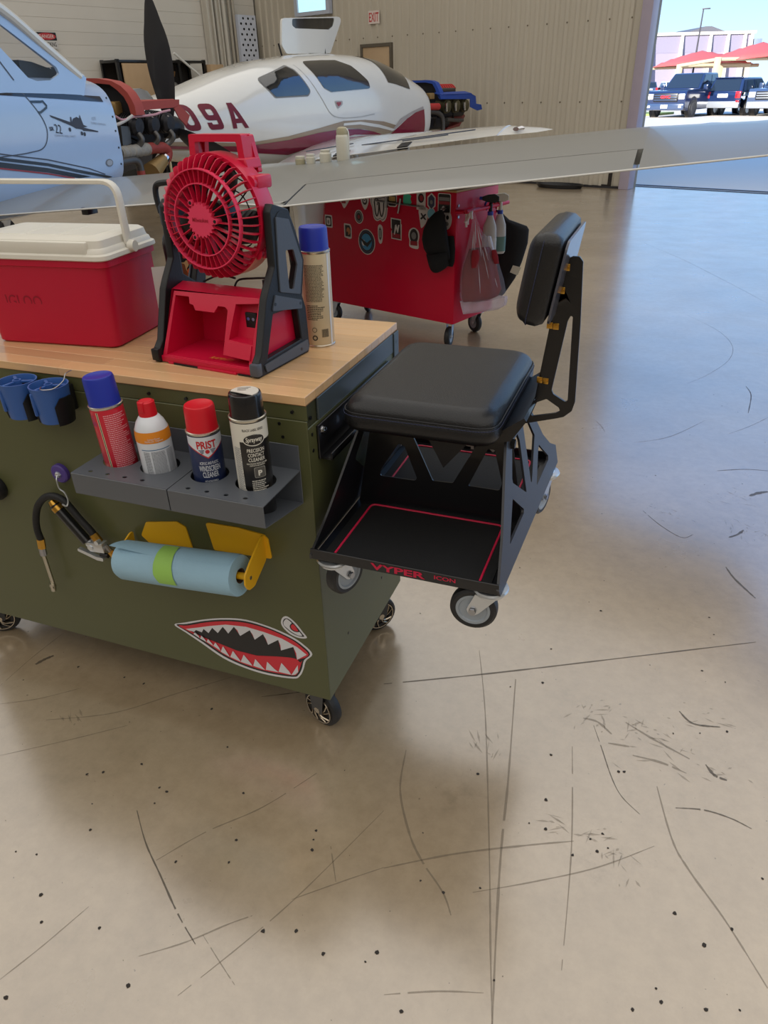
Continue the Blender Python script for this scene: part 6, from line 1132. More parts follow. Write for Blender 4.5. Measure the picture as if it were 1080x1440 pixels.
for s in (-1, 1): mb.tube([(3.98, s*0.585, 1.545), (3.70, s*0.575, 1.725), (3.37, s*0.56, 1.935), (3.05, s*0.555, 2.02)], 0.034, 10, smooth=4)
obj('windshield_post', mb, gloss_white, SR, kind='stuff')
for s in (-1, 1):
    m_ = M(((1, 0, 0, 0), (0, -s*0.13, s, s*(0.612+0.13*1.55)), (0, 1, 0, 0), (0, 0, 0, 1)))
    mb = MB(); mb.plate([(3.05, 2.06), (3.381, 1.950), (4.045, 1.545), (3.84, 1.548), (3.345, 1.850), (3.05, 1.95)], 0.03*s, m_ @ T(0, 0, 0.016*s if s > 0 else -0.016)); obj('windshield_frame', mb, gloss_white, SR, bevel=0.006)
mb = MB(); mb.loft([[(x, -0.5, z) for x, z in ((3.50, 1.50), (3.50, 1.645), (3.62, 1.635), (3.85, 1.58), (3.95, 1.54), (3.9, 1.5))], [(x, 0.5, z) for x, z in ((3.50, 1.50), (3.50, 1.645), (3.62, 1.635), (3.85, 1.58), (3.95, 1.54), (3.9, 1.5))]]); obj('glareshield', mb, black_plastic, SR)
for (x, y, lab) in ((4.06, -0.30, 'vent_knob'), (4.10, -0.18, 'vent_knob')):
    mb = MB(); mb.cyl((x, y, 1.52), (x, y, 1.60), 0.022, n=12); mb.cyl((x, y, 1.60), (x, y, 1.615), 0.030, n=12); obj('antenna_stub', mb, black_plastic, SR)
# firewall and engine
mb = MB(); r0 = SH.ring(4.245, 48); zc = 1.17; mb.loft([[(4.247, y*0.985, zc+(z-zc)*0.985) for x, y, z in r0], [(4.262, y*0.97, zc+(z-zc)*0.97) for x, y, z in r0]]); obj('firewall', mb, mat('firewall_dark', (44, 42, 42), 0.5, 0.3), SR)
def em(name, mb, m, label=None, kind=None): return obj(name, mb, m, SR, kind=kind)
baffle = mat('baffle_red', (158, 66, 58), 0.6, bump=0.2); alloy = mat('cast_alloy', (92, 90, 88), 0.45, 0.7, var=0.2); dark_iron = mat('dark_iron', (40, 40, 44), 0.45, 0.4)
EY = 0.15       # engine centre in local y (towards port), matching the propeller line
AO = [(-0.48, 1.264), (-0.478, 1.334), (-0.457, 1.385), (-0.426, 1.435), (-0.371, 1.483), (-0.285, 1.522), (-0.14, 1.545), (0.0, 1.55)]; AI = [(-0.425, 1.264), (-0.412, 1.345), (-0.381, 1.404), (-0.326, 1.453), (-0.257, 1.497), (-0.14, 1.508), (0.0, 1.512)]
AO += [(0.30-y, z) for y, z in AO[::-1]]; AI += [(0.30-y, z) for y, z in AI[::-1]]
YZP = M(((0, 0, 1, 0), (1, 0, 0, 0), (0, 1, 0, 0), (0, 0, 0, 1)))
mb = MB(); mb.plate(AO+AI[::-1], 0.12, T(4.72, 0, 0) @ YZP); em('rear_baffle', mb, baffle)
mb = MB(); mb.plate(AI+[(0.725, 1.15), (-0.425, 1.15)], 0.01, T(4.80, 0, 0) @ YZP); em('baffle_plate', mb, dark_iron)
for s, yb in ((-1, -0.40), (1, 0.70)):
    mb = MB(); mb.plate(SIDEB, 0.008*-s, M(((1, 0, 0, 0), (0, 0, s, yb), (0, 1, 0, 0), (0, 0, 0, 1)))); em('side_baffle', mb, baffle)
    mb = MB(); mb.plate([(a, b) for a, b in FRONTB], 0.010*-s, M(((1, 0, 0, 0), (0, 0, s, yb+0.002*s), (0, 1, 0, 0), (0, 0, 0, 1)))); em('front_baffle', mb, baffle)
    mb = MB(); mb.loft([[(4.86, yb, 1.36), (4.86, yb+0.0, 1.345), (5.48, yb, 1.345), (5.48, yb, 1.36)], [(4.86, yb-s*0.05, 1.378), (4.86, yb-s*0.05, 1.365), (5.48, yb-s*0.05, 1.362), (5.48, yb-s*0.05, 1.375)]]); em('baffle_lip', mb, baffle)
    for k in range(3):
        s0 = 4.80+0.235*k; A = M.Translation((s0, yb-s*0.02, 1.185)) @ frame((0, s, -0.10))
        mb = MB(); prof = []
        for j in range(9): prof += [(0.092, -0.20+0.022*j), (0.092, -0.190+0.022*j), (0.078, -0.188+0.022*j), (0.078, -0.180+0.022*j)]
        prof += [(0.085, 0.0), (0.085, 0.03), (0.06, 0.055), (0.0, 0.058)]; mb.lathe(prof, 20, A); em('cylinder', mb, dark_iron)
        mb = MB(); mb.cyl((s0-0.03, yb+s*0.03, 1.23), (s0+0.01, yb-s*0.02, 1.265), 0.014, n=10); em('spark_plug', mb, zinc)
        mb = MB(); mb.tube([(s0-0.02, yb+s*0.02, 1.12), (s0-0.02, yb+s*0.05, 1.07), (s0-0.05, yb+s*0.01, 1.02), (s0-0.13, yb-s*0.02, 0.99)], 0.024, 12, smooth=5); em('exhaust_pipe', mb, alloy)
    mb = MB(); mb.tube([(a, yb+s*0.05, b) for a, b in WIRE], 0.010, 8, smooth=4); em('ignition_lead', mb, mat('lead_pink', (186, 140, 150), 0.5))
    mb = MB(); mb.tube([(4.30, yb+s*0.04, 1.235), (4.44, yb+s*0.06, 1.205), (4.58, yb+s*0.05, 1.225), (4.70, yb+s*0.05, 1.262)], 0.013, 8, smooth=5); em('fuel_hose', mb, mat('hose_pale', (186, 182, 176), 0.4))
    mb = MB(); mb.tube([(4.50, yb+s*0.0, 0.985), (4.60, yb+s*0.0, 0.988), (4.74, yb+s*0.0, 0.99), (4.90, yb+s*0.0, 0.992)], lambda u_: 0.050+0.004*math.sin(u_*60), 16, smooth=8); em('wrapped_muffler', mb, mat('heat_wrap', (150, 146, 138), 0.7, 0.3, var=0.3, scale=30, bump=0.8, bscale=60))
    mb = MB(); mb.tube([(4.36, yb+s*0.02, 0.92), (4.56, yb+s*0.02, 0.922), (4.66, yb+s*0.02, 0.920), (4.715, yb+s*0.02, 0.886), (4.722, yb+s*0.02, 0.80)], 0.034, 12, smooth=5); em('intake_pipe', mb, alloy)
    mb = MB(); mb.tube([(4.722, yb+s*0.02, 0.83), (4.722, yb+s*0.02, 0.70)], 0.036, 12); em('red_hose', mb, mat('hose_red', (150, 62, 54), 0.6))
    mb = MB(); mb.tube([(4.885, yb, 0.99), (4.96, yb, 0.995), (5.04, yb, 0.99), (5.13, yb, 0.985), (5.19, yb, 0.95), (5.16, yb, 0.90), (5.12, yb, 0.88)], 0.048, 14, smooth=5); em('air_duct', mb, mat('duct_red', (140, 52, 44), 0.6, bump=0.6, bscale=90))
    mb = MB(); mb.cyl((5.135, yb, 0.905), (5.095, yb, 0.875), 0.053, n=18); em('duct_clamp', mb, chrome)
    mb = MB(); mb.cyl((5.11, yb, 0.89), (4.90, yb, 0.80), 0.052, 0.085, 18); em('tan_shroud', mb, mat('shroud_tan', (150, 122, 76), 0.5, 0.4))
    mb = MB(); mb.cyl((5.163, yb+s*0.03, 0.87), (5.166, yb+s*0.03, 0.70), 0.012, n=8); em('drain_tube', mb, mat('tube_cream', (196, 180, 140), 0.5))
    mb = MB(); mb.cyl((4.262, yb-s*0.05, 1.40), (4.78, yb-s*0.1, 1.05), 0.014, n=8); mb.cyl((4.262, yb+s*0.1, 0.90), (4.78, yb-s*0.1, 1.02), 0.014, n=8); em('engine_mount', mb, mat('mount_white', (186, 184, 178), 0.4), kind='stuff')
    mb = MB(); mb.plate([(4.60, 1.19), (4.72, 1.18), (4.70, 1.05), (4.58, 1.03)], 0.05*s, M(((1, 0, 0, 0), (0, 0, 1, yb-s*0.06), (0, 1, 0, 0), (0, 0, 0, 1)))); em('bracket', mb, alloy)
mb = MB(); mb.box(4.72, -0.28, 1.26, 4.88, -0.06, 1.372, 0.02); em('tan_box', mb, mat('shroud_tan', (150, 122, 76)))
mb = MB(); mb.box(4.75, -0.20, 0.98, 5.50, 0.50, 1.22, 0.05); em('crankcase', mb, dark_iron)
mb = MB(); mb.loft([[(4.70, y, z) for y, z in ((-0.20, 0.80), (0.50, 0.80), (0.52, 0.97), (-0.22, 0.97))], [(5.30, y, z) for y, z in ((-0.12, 0.84), (0.42, 0.84), (0.46, 0.97), (-0.16, 0.97))]]); em('oil_sump', mb, alloy)
mb = MB(); mb.loft([[(5.20, y, z) for y, z in ((-0.10, 1.385), (0.42, 1.385), (0.40, 1.455), (-0.08, 1.455))], [(5.36, y, z) for y, z in ((-0.13, 1.385), (0.45, 1.385), (0.40, 1.468), (-0.08, 1.468))], [(5.50, y, z) for y, z in ((-0.11, 1.38), (0.43, 1.38), (0.38, 1.446), (-0.06, 1.446))], [(5.60, y, z) for y, z in ((-0.05, 1.37), (0.37, 1.37), (0.34, 1.39), (-0.02, 1.39))]]); em('intake_plenum', mb, mat('plenum_grey', (150, 146, 140), 0.35, 0.3), ); 
mb = MB(); mb.loft([[(5.255, y, 1.4585) for y in (-0.06, 0.36)] + [(5.255, 0.36, 1.4605), (5.255, -0.06, 1.4605)], [(5.44, y, 1.4665) for y in (-0.05, 0.34)] + [(5.44, 0.34, 1.468), (5.44, -0.05, 1.468)]]); em('plenum_panel', mb, black_metal)
mb = MB()
rg = random.Random(8)
for k in range(16):
    s0, y0, z0 = 4.40+0.85*rg.random(), -0.30+0.5*rg.random(), 0.92+0.4*rg.random(); mb.tube([(s0, y0, z0), (s0+0.08*rg.random(), y0-0.08+0.1*rg.random(), z0+0.08*(rg.random()-0.5)), (s0+0.14*rg.random(), y0-0.12, z0-0.10*rg.random())], 0.008+0.006*rg.random(), 6, smooth=4)
em('hoses_and_cables', mb, black_metal, kind='stuff')
# propeller
t = PROPT = bpy.data.objects.new('propeller', None); COL.objects.link(t); t.parent = SR; t.matrix_local = T(5.62, -0.18, 1.13); t.empty_display_size = 0.1
mb = MB(); mb.lathe([(0.0, -0.16), (0.085, -0.15), (0.095, -0.06), (0.105, 0.0), (0.10, 0.06), (0.075, 0.12), (0, 0.14)], 24, R(PI/2, 'Y')); obj('hub', mb, dark_iron, t)
def blade(ang):
    mb = MB(); G = []
    for i in range(15):
        u_ = i/14; r = 0.09+0.99*u_; ch = 0.055+0.075*math.sin(PI*min(1, u_*1.25)*0.8)**1.0 if u_ > 0.06 else 0.045
        if u_ > 0.55: ch *= 1-0.78*((u_-0.55)/0.45)**2.4
        tw = 1.05-0.85*u_; th = 0.035*(1-u_)+0.006
        rg_ = []
        for j in range(10):
            a = 2*PI*j/10; c_, d_ = math.cos(a)*ch, math.sin(a)*th*0.5; rg_.append((d_*math.cos(tw)-c_*math.sin(tw)*0.35, c_*math.cos(tw*0.35)+d_*math.sin(tw)*0.3, r))
        G.append(rg_)
    mb.loft(G); return obj('blade', mb, mat('blade_black', (34, 34, 38), 0.38, coat=0.2), t, R(ang, 'X'))
for a in (-0.03, 2*PI/3-0.03, 4*PI/3-0.03): blade(a)
# wing, in world coordinates
WG = SM.inverted()
def piecewise(x, T_):
    if x <= T_[0][0]: return T_[0][1]
    for (x0, y0), (x1, y1) in zip(T_, T_[1:]):
        if x <= x1: return y0+(y1-y0)*(x-x0)/(x1-x0)
    return T_[-1][1]
def te(x): return V((x, 2.43-0.03*min(1, max(0, (x+2.1)/0.8)), piecewise(x, [(-3.85, 0.752), (-1.85, 0.913), (-1.30, 0.9016), (1.6, 1.222)])))
def chord(x): return piecewise(x, [(-3.85, 1.78), (-2.9, 1.42), (1.5, 0.80)])
def crest(x): return piecewise(x, [(-3.85, 0.083), (-2.9, 0.096), (-1.76, 0.100), (-1.2, 0.158), (-0.5, 0.149), (0, 0.137), (0.4, 0.128), (0.7, 0.104), (0.94, 0.092), (1.5, 0.07)])
foil_u = [(0, 0), (0.10, 0.025), (0.22, 0.053), (0.40, 0.086), (0.60, 0.108), (0.75, 0.104), (0.87, 0.084), (0.95, 0.056), (0.99, 0.028), (1.0, 0.008)]
foil_l = [(1.0, 0.008), (0.985, -0.012), (0.93, -0.028), (0.80, -0.040), (0.60, -0.044), (0.40, -0.038), (0.20, -0.022), (0, -0.006)]
def wsec(x, c0=0.0, c1=1.0, gap=0.0):
    P, c = te(x), chord(x); out_ = []
    for lst in (foil_u, foil_l):
        for a, b in lst:
            if a < c0-1e-6 or a > c1+1e-6: continue
            out_.append(P + V((0, a*c, fz(x, a, b))))
    return out_
def fz(x, a, b): return b/0.108*(crest(x)-0.03)+0.05*a if b > 0 else b*chord(x)*0.5+0.05*a
def cut(x, c): return wsec(x, c, 1.0)
wing_m = mat('wing_paint', (128, 128, 124), 0.34, coat=0.3, var=0.03)
mb = MB(); xs = [-3.85, -3.4, -2.9, -2.4, -1.85, -1.5, -1.3]
mb.loft([wsec(x) for x in xs]); XS2 = [-1.3, -1.0, -0.6, -0.2, 0.2, 0.43]
HC = 0.24
def uc(lst, c0):       # upper/lower curve clipped at the hinge line
    for (a, b), (a2, b2) in zip(lst, lst[1:]):
        if min(a, a2) <= c0 <= max(a, a2): t_ = (c0-a)/(a2-a); return b+(b2-b)*t_
def main_sec(x, c0):
    P, c = te(x), chord(x); pts = [(c0, uc(foil_u, c0))]+[q for q in foil_u if q[0] > c0+0.01]+[q for q in foil_l if q[0] > c0+0.01]+[(c0, uc(foil_l, c0))]
    return [P+V((0, a*c, fz(x, a, b))) for a, b in pts]
def flap_sec(x, c1):
    P, c = te(x), chord(x); pts = [q for q in foil_u if q[0] < c1-0.01]+[(c1, uc(foil_u, c1))]+[(c1, uc(foil_l, c1))]+[q for q in foil_l if q[0] < c1-0.01]
    return [P+V((0, a*c, fz(x, a, b))) for a, b in pts]
mb.loft([main_sec(x, HC+0.006) for x in XS2])
mb.loft([wsec(x) for x in (0.43, 0.9, 1.25)] + [[p*0.6+ (te(1.40)+V((0, 0.5*chord(1.4), 0.06)))*0.4 for p in wsec(1.40)], [p*0.25+(te(1.46)+V((0, 0.55*chord(1.4), 0.07)))*0.75 for p in wsec(1.46)]])
WING = obj('wing', mb, wing_m, SR, WG, kind='stuff', angle=50)
mb = MB(); mb.loft([flap_sec(x, HC) for x in (-1.285, -1.0, -0.6, -0.2, 0.2, 0.405)]); AIL = obj('aileron', mb, wing_m, SR, WG, angle=50)
mb = MB(); mb.loft([flap_sec(x, HC+0.008) for x in (-1.2995, -1.286)]); mb.loft([main_sec(x, HC-0.002)[:1]+[main_sec(x, HC+0.011)[0]]+[main_sec(x, HC+0.011)[-1]]+main_sec(x, HC-0.002)[-1:] for x in (-1.285, -1.0, -0.6, -0.2, 0.2, 0.405)])
for v in mb.bm.verts: v.co.z -= 0.004
obj('hinge_gap', mb, stripe_k, SR, WG, kind='stuff')
mb = MB(); mb.tube([te(x)+V((0, -0.001, 0.002)) for x in (-3.85, -2.9, -1.85, -1.3, 0.0, 0.6, 1.3)], 0.0045, 6); obj('trailing_edge_glint', mb, white_paint, SR, WG)  # white bead paints the light caught by the wing's rear edge
mb = MB(); P_ = te(-1.55); mb.loft([[(x, P_.y+y, P_.z-0.03+z) for x, z in ((-1.62, 0.02), (-1.30, 0.045), (-1.34, 0.03), (-1.60, -0.005))] for y in (0.03, 0.30)]); obj('hinge_fairing', mb, gloss_white, SR, WG)
mb = MB(); P_ = te(-2.63); mb.box(-2.655, P_.y+0.03, P_.z-0.035, -2.61, P_.y+0.12, P_.z+0.006, 0.004); obj('flap_hinge', mb, black_metal, SR, WG)
mb = MB(); mb.M = WG; mb.loft([[(c_[0]+math.cos(2*PI*k/14)*c_[2], c_[1]+math.sin(2*PI*k/14)*c_[3], z) for k in range(14)] for z, c_ in ((0.93, (-1.36, 2.86, 0.060, 0.20)), (0.70, (-1.37, 2.86, 0.050, 0.16)), (0.16, (-1.45, 2.85, 0.035, 0.06)))]); obj('gear_leg', mb, gloss_white, SR)
mb = MB(); mb.M = WG; mb.tube([(-1.43, 2.72, 0.90), (-1.43, 2.70, 0.7), (-1.42, 2.72, 0.4)], 0.014, 8, smooth=4); obj('brake_line', mb, black_plastic, SR)
mb = MB(); mb.M = WG; mb.lathe([(0.06, -0.07), (0.15, -0.07), (0.18, -0.03), (0.18, 0.03), (0.15, 0.07), (0.06, 0.07), (0.06, -0.07)], 28, T(-1.50, 2.84, 0.18) @ R(PI/2, 'Y')); obj('tyre', mb, tyre_black, SR)
mb = MB(); mb.M = WG; mb.lathe([(0.05, -0.08), (0.16, -0.08), (0.20, -0.03), (0.20, 0.03), (0.16, 0.08), (0.05, 0.08), (0.05, -0.08)], 28, T(-5.80, 4.75, 0.20) @ R(0.3, 'Z') @ R(PI/2, 'Y')); obj('tyre', mb, tyre_black, SR)
mb = MB(); mb.M = WG; mb.cyl((-5.80, 4.75, 0.20), (-5.45, 4.72, 0.80), 0.05, n=12); mb.box(-5.96, 4.60, 0.10, -5.90, 4.90, 0.5, 0.02); obj('gear_leg', mb, gloss_white, SR)

# ------------------------------------------------ white aircraft with maroon registration beyond
CMx = T(-3.616-0.6*U.x, 8.363-0.6*U.y, 0) @ R(math.atan2(W.y, W.x), 'Z')
CA = thing('light_aircraft', 'white aircraft with maroon stripes and blue edged exposed engine beyond', 'aircraft', CMx)
CH = Hull([(-3.5, 1.02, 1.20, 0.10, 2.3), (-2.6, 0.82, 1.32, 0.36, 2.5), (-1.96, 0.72, 1.46, 0.48, 2.6), (-1.42, 0.63, 1.61, 0.56, 2.6), (-0.86, 0.58, 1.73, 0.595, 2.7), (-0.26, 0.55, 1.795, 0.60, 2.8), (0.30, 0.54, 1.825, 0.60, 2.8), (0.80, 0.54, 1.815, 0.60, 2.8), (1.23, 0.55, 1.77, 0.60, 2.8), (1.60, 0.57, 1.67, 0.59, 2.8), (1.90, 0.60, 1.565, 0.578, 2.8), (2.10, 0.65, 1.49, 0.56, 2.8), (2.16, 0.67, 1.45, 0.545, 2.8)])
CF = obj('fuselage', CH.build(64, 3), gloss_white, CA, angle=60)
cf = lambda off: (lambda s, z: CH.side(s, z, off))
maroon = mat('stripe_maroon', (122, 16, 52), 0.2, coat=0.8); tan_s = mat('stripe_tan', (152, 134, 112), 0.25, coat=0.6); grey_s = mat('stripe_grey', (166, 160, 160), 0.25, coat=0.6)
def cpatch(name, pts, off, m, sub=5, smooth=0): mb = MB(); mb.patch(spline2(pts, smooth) if smooth else pts, cf(off), sub=sub); return obj(name, mb, m, CF)
XT = [(-3.3, 0.93), (-2.6, 0.915), (-2.0, 0.905)]
cpatch('tan_stripe', [(-2.9, 1.0), (-2.2, 0.96)]+TANS[:13]+[(-1.457, 0.840), (-2.2, 0.875), (-2.9, 0.92)], 0.004, tan_s)
cpatch('white_stripe', WHS, 0.007, gloss_white)
cpatch('maroon_stripe', [(-2.7, 0.955), (-2.2, 0.915)]+MARS[:11]+[(-1.393, 0.80), (-1.9, 0.86), (-2.7, 0.93)], 0.009, maroon)
cpatch('nose_grey_stripe', GREYN, 0.006, grey_s); cpatch('maroon_nose', MARN+[(2.0, 0.80), (1.10, 0.80)], 0.004, maroon)
reg = mat('registration_maroon', (108, 14, 40), 0.5)
def glyph(cx, outer, holes=()):
    f_ = lambda x, z: CH.side(cx+x-0.42*z, 1.19+z, 0.005)
    mb = MB(); mb.patch(outer, f_, holes, sub=5); obj('registration', mb, reg, CF)
glyph(-2.155, rounded(rect(0.19, 0.255), 0.07), [rounded(rect(0.075, 0.145), 0.03)])
glyph(-1.875, rounded([(-0.095, -0.1275), (0.095, -0.1275), (0.095, 0.1275), (-0.095, 0.1275), (-0.095, -0.035), (0.038, -0.035), (0.038, -0.075), (-0.038, -0.075), (-0.038, -0.055), (-0.095, -0.055)], [0.05, 0.06, 0.06, 0.06, 0.05, 0.0, 0.012, 0.012, 0.0, 0.0]), [rounded(rect(0.076, 0.060, 0.0, 0.045), 0.02)])
glyph(-1.575, [(-0.105, -0.1275), (-0.052, -0.1275), (-0.036, -0.075), (0.036, -0.075), (0.052, -0.1275), (0.105, -0.1275), (0.032, 0.1275), (-0.032, 0.1275)], [[(-0.022, -0.030), (0.022, -0.030), (0.0, 0.055)]])
pane = lambda pts, off, m, nm, fn=None: None
cpatch('window_frame', [(a, b) for a, b in rounded([(W1_[0][0]-0.015, W1_[0][1]), (W1_[1][0], W1_[1][1]+0.018), (W1_[2][0]+0.02, W1_[2][1]+0.01), (W1_[3][0]+0.018, W1_[3][1]), (W1_[4][0]+0.01, W1_[4][1]-0.016), (W1_[5][0]-0.014, W1_[5][1]-0.014)], 0.05)], 0.003, mat('frame_grey', (120, 120, 118), 0.4))
GL = mat('mirror_tint', (30, 34, 38), 0.04, coat=1.0, spec=1.0, var=0.1)
cpatch('rear_window', rounded(W1_, 0.05), 0.006, GL); cpatch('door_window', rounded(W2_, 0.05), 0.006, GL)
mb = MB(); ribbon(mb, spline2(DOORL, 5, False), 0.008, cf(0.004)); obj('door_seam', mb, mat('seam_pale', (168, 168, 168), 0.5), CF)
cpatch('door_handle', rounded(HDL, 0.02), 0.006, grey_s); cpatch('handle_grip', rounded([(0.03, 1.28), (0.13, 1.28), (0.12, 1.25), (0.07, 1.23)], 0.01), 0.010, mat('handle_red', (150, 70, 80), 0.4))
ws = []
for k in range(17):
    a = -1.25+2.5*k/16; ws.append(a)
mb = MB(); rows = []
for t_ in (0.0, 0.33, 0.66, 1.0):
    row = []
    for a in ws:
        k_ = abs(a)/1.25; s_ = (0.95+0.42*k_*0.45)+(1.66-0.02*k_-0.95-0.42*k_*0.45)*t_
        zb, zt, w, e = CH.at(s_); th = PI/2-a*0.93; c_, d_ = math.cos(th), math.sin(th); zc, hh = (zb+zt)/2, (zt-zb)/2
        row.append((s_, -(w+0.006)*math.copysign(abs(c_)**(2/e), c_), zc+(hh+0.006)*math.copysign(abs(d_)**(2/e), d_)))
    rows.append(row)
mb.loft(rows, cap=False, closed=False); obj('windshield', mb, GL, CF)
# open gull door on the far side
gd = M(((1, 0, 0, 0), (0, 0, 1, 0.40), (0, 1, 0, 0), (0, 0, 0, 1))); GD = [(a+0.22, b) for a, b in GD]; GDW = [(a+0.22, b) for a, b in GDW]
mb = MB(); mb.plate(rounded([(a, b) for a, b in GD], 0.06), 0.035, gd, [rounded(GDW, 0.03)]); D_ = obj('gull_door', mb, gloss_white, CA, bevel=0.006)
mb = MB(); mb.plate(rounded(GDW, 0.03), 0.006, gd @ T(0, 0, 0.012)); obj('door_pane', mb, glass_dark, D_)
mb = MB(); mb.cyl((0.13, 0.40, 1.80), (0.10, 0.42, 1.95), 0.012, n=8); mb.cyl((0.95, 0.40, 1.78), (0.98, 0.42, 2.0), 0.012, n=8); obj('gas_strut', mb, black_metal, D_, kind='stuff')
# exposed engine with blue baffles
blue_b = mat('baffle_blue', (36, 72, 160), 0.5, bump=0.2)
def ce(name, mb, m, kind=None): return obj(name, mb, m, CA, kind=kind)
def cplate(pts, y, th): mb = MB(); mb.plate(pts, th, M(((1, 0, 0, 0), (0, 0, 1, y), (0, 1, 0, 0), (0, 0, 0, 1)))); return mb
mb = MB(); r0 = CH.ring(2.16, 40); mb.loft([[(2.165, y*0.97, 1.1+(z-1.1)*0.97) for x, y, z in r0], [(2.19, y*0.95, 1.1+(z-1.1)*0.95) for x, y, z in r0]]); ce('firewall', mb, mat('firewall_dark', (44, 42, 42)))
BO = [(-0.41, 1.25), (-0.366, 1.309), (-0.313, 1.401), (-0.259, 1.475), (-0.181, 1.503), (-0.059, 1.512), (0.05, 1.51)]; BI = [(-0.35, 1.25), (-0.297, 1.310), (-0.261, 1.390), (-0.208, 1.458), (-0.077, 1.479), (0.05, 1.48)]
BO += [(0.10-y, z) for y, z in BO[::-1]]; BI += [(0.10-y, z) for y, z in BI[::-1]]
mb = MB(); mb.plate(BO+BI[::-1], 0.10, T(2.66, 0, 0) @ YZP); ce('rear_baffle', mb, blue_b)
mb = MB(); mb.plate(BI+[(0.45, 1.15), (-0.35, 1.15)], 0.01, T(2.74, 0, 0) @ YZP); ce('baffle_plate', mb, dark_iron)
for yb, th in ((-0.42, 0.012), (0.50, -0.012)):
    s = -1 if yb < 0 else 1
    ce('side_baffle', cplate(BSIDE, yb, th), blue_b)
    mb = MB(); mb.loft([[(2.62, yb, 1.318), (2.62, yb, 1.30), (3.44, yb, 1.30), (3.44, yb, 1.318)], [(2.62, yb-s*0.14, 1.345), (2.62, yb-s*0.14, 1.33), (3.44, yb-s*0.14, 1.335), (3.44, yb-s*0.14, 1.35)]]); ce('baffle_lip', mb, blue_b)
    for k in range(3):
        A = M.Translation((2.80+0.25*k, yb-s*0.02, 1.15)) @ frame((0, s, -0.08)); mb = MB(); prof = []
        for j in range(8): prof += [(0.095, -0.18+0.022*j), (0.095, -0.17+0.022*j), (0.08, -0.168+0.022*j), (0.08, -0.16+0.022*j)]
        mb.lathe(prof+[(0.08, 0.02), (0.05, 0.04), (0, 0.042)], 18, A); ce('cylinder', mb, mat('cylinder_olive', (90, 84, 60), 0.45, 0.5, var=0.4, scale=20))
        mb = MB(); mb.cyl((2.80+0.25*k-0.11, yb+s*0.03, 1.20), (2.80+0.25*k-0.10, yb+s*0.03, 1.09), 0.022, n=10); ce('push_rod_tube', mb, chrome)
    mb = MB(); mb.cyl((2.18, yb+s*0.02, 1.165), (2.50, yb+s*0.02, 1.16), 0.045, n=16); ce('red_duct', mb, mat('duct_bright_red', (176, 46, 44), 0.5, bump=0.5, bscale=80))
    mb = MB(); mb.tube([(2.22, yb, 1.10), (2.44, yb, 1.09), (2.58, yb, 1.05), (2.65, yb, 0.98), (2.66, yb, 0.80)], 0.034, 12, smooth=5); ce('exhaust_pipe', mb, alloy)
    mb = MB(); mb.tube([(2.75, yb, 0.98), (3.00, yb, 0.96), (3.2, yb, 0.95)], 0.026, 10, smooth=4); ce('exhaust_pipe', mb, alloy)
mb = MB(); mb.box(2.70, -0.34, 1.0, 3.40, 0.44, 1.22, 0.05); ce('crankcase', mb, dark_iron)
mb = MB(); mb.box(2.30, -0.30, 0.84, 3.05, 0.35, 1.02, 0.06); ce('oil_sump', mb, dark_iron)
mb = MB(); mb.box(2.75, -0.22, 1.33, 3.30, 0.34, 1.40, 0.03); ce('intake_plenum', mb, alloy)
mb = MB()
for k in range(7): mb.tube([(3.02+0.06*k, -0.14, 1.39), (3.05+0.06*k, -0.05, 1.44), (3.03+0.06*k, 0.10, 1.43)], 0.014, 7, smooth=4)
ce('red_hoses', mb, mat('duct_bright_red', (176, 46, 44)), kind='stuff')
mb = MB(); mb.loft([[(2.90, y, 0.83) for y in (-0.32, 0.36)]+[(2.94, 0.36, 0.86), (2.94, -0.32, 0.86)], [(3.30, y, 0.86) for y in (-0.30, 0.34)]+[(3.28, 0.34, 0.90), (3.28, -0.30, 0.90)], [(3.60, y, 0.99) for y in (-0.20, 0.26)]+[(3.58, 0.26, 1.02), (3.58, -0.20, 1.02)]]); ce('cowl_scoop', mb, mat('scoop_maroon', (120, 46, 44), 0.4))
mb = MB(); mb.cyl((3.44, 0.03, 1.10), (3.74, 0.03, 1.10), 0.07, 0.06, 20); mb.cyl((3.66, 0.03, 1.10), (3.70, 0.03, 1.10), 0.11, n=20); ce('prop_flange', mb, dark_iron)
mb = MB(); rg = random.Random(4)
for k in range(14):
    s0, y0, z0 = 2.25+0.9*rg.random(), -0.36+0.4*rg.random(), 0.90+0.4*rg.random(); mb.tube([(s0, y0, z0), (s0+0.1*rg.random(), y0-0.06, z0+0.1*(rg.random()-0.5)), (s0+0.16, y0, z0-0.1*rg.random())], 0.012, 6, smooth=4)
ce('hoses_and_cables', mb, black_metal, kind='stuff')
mb = MB(); mb.box(2.34, -0.40, 1.26, 2.46, -0.30, 1.34, 0.01); ce('relay_box', mb, mat('shroud_tan', (150, 122, 76)))
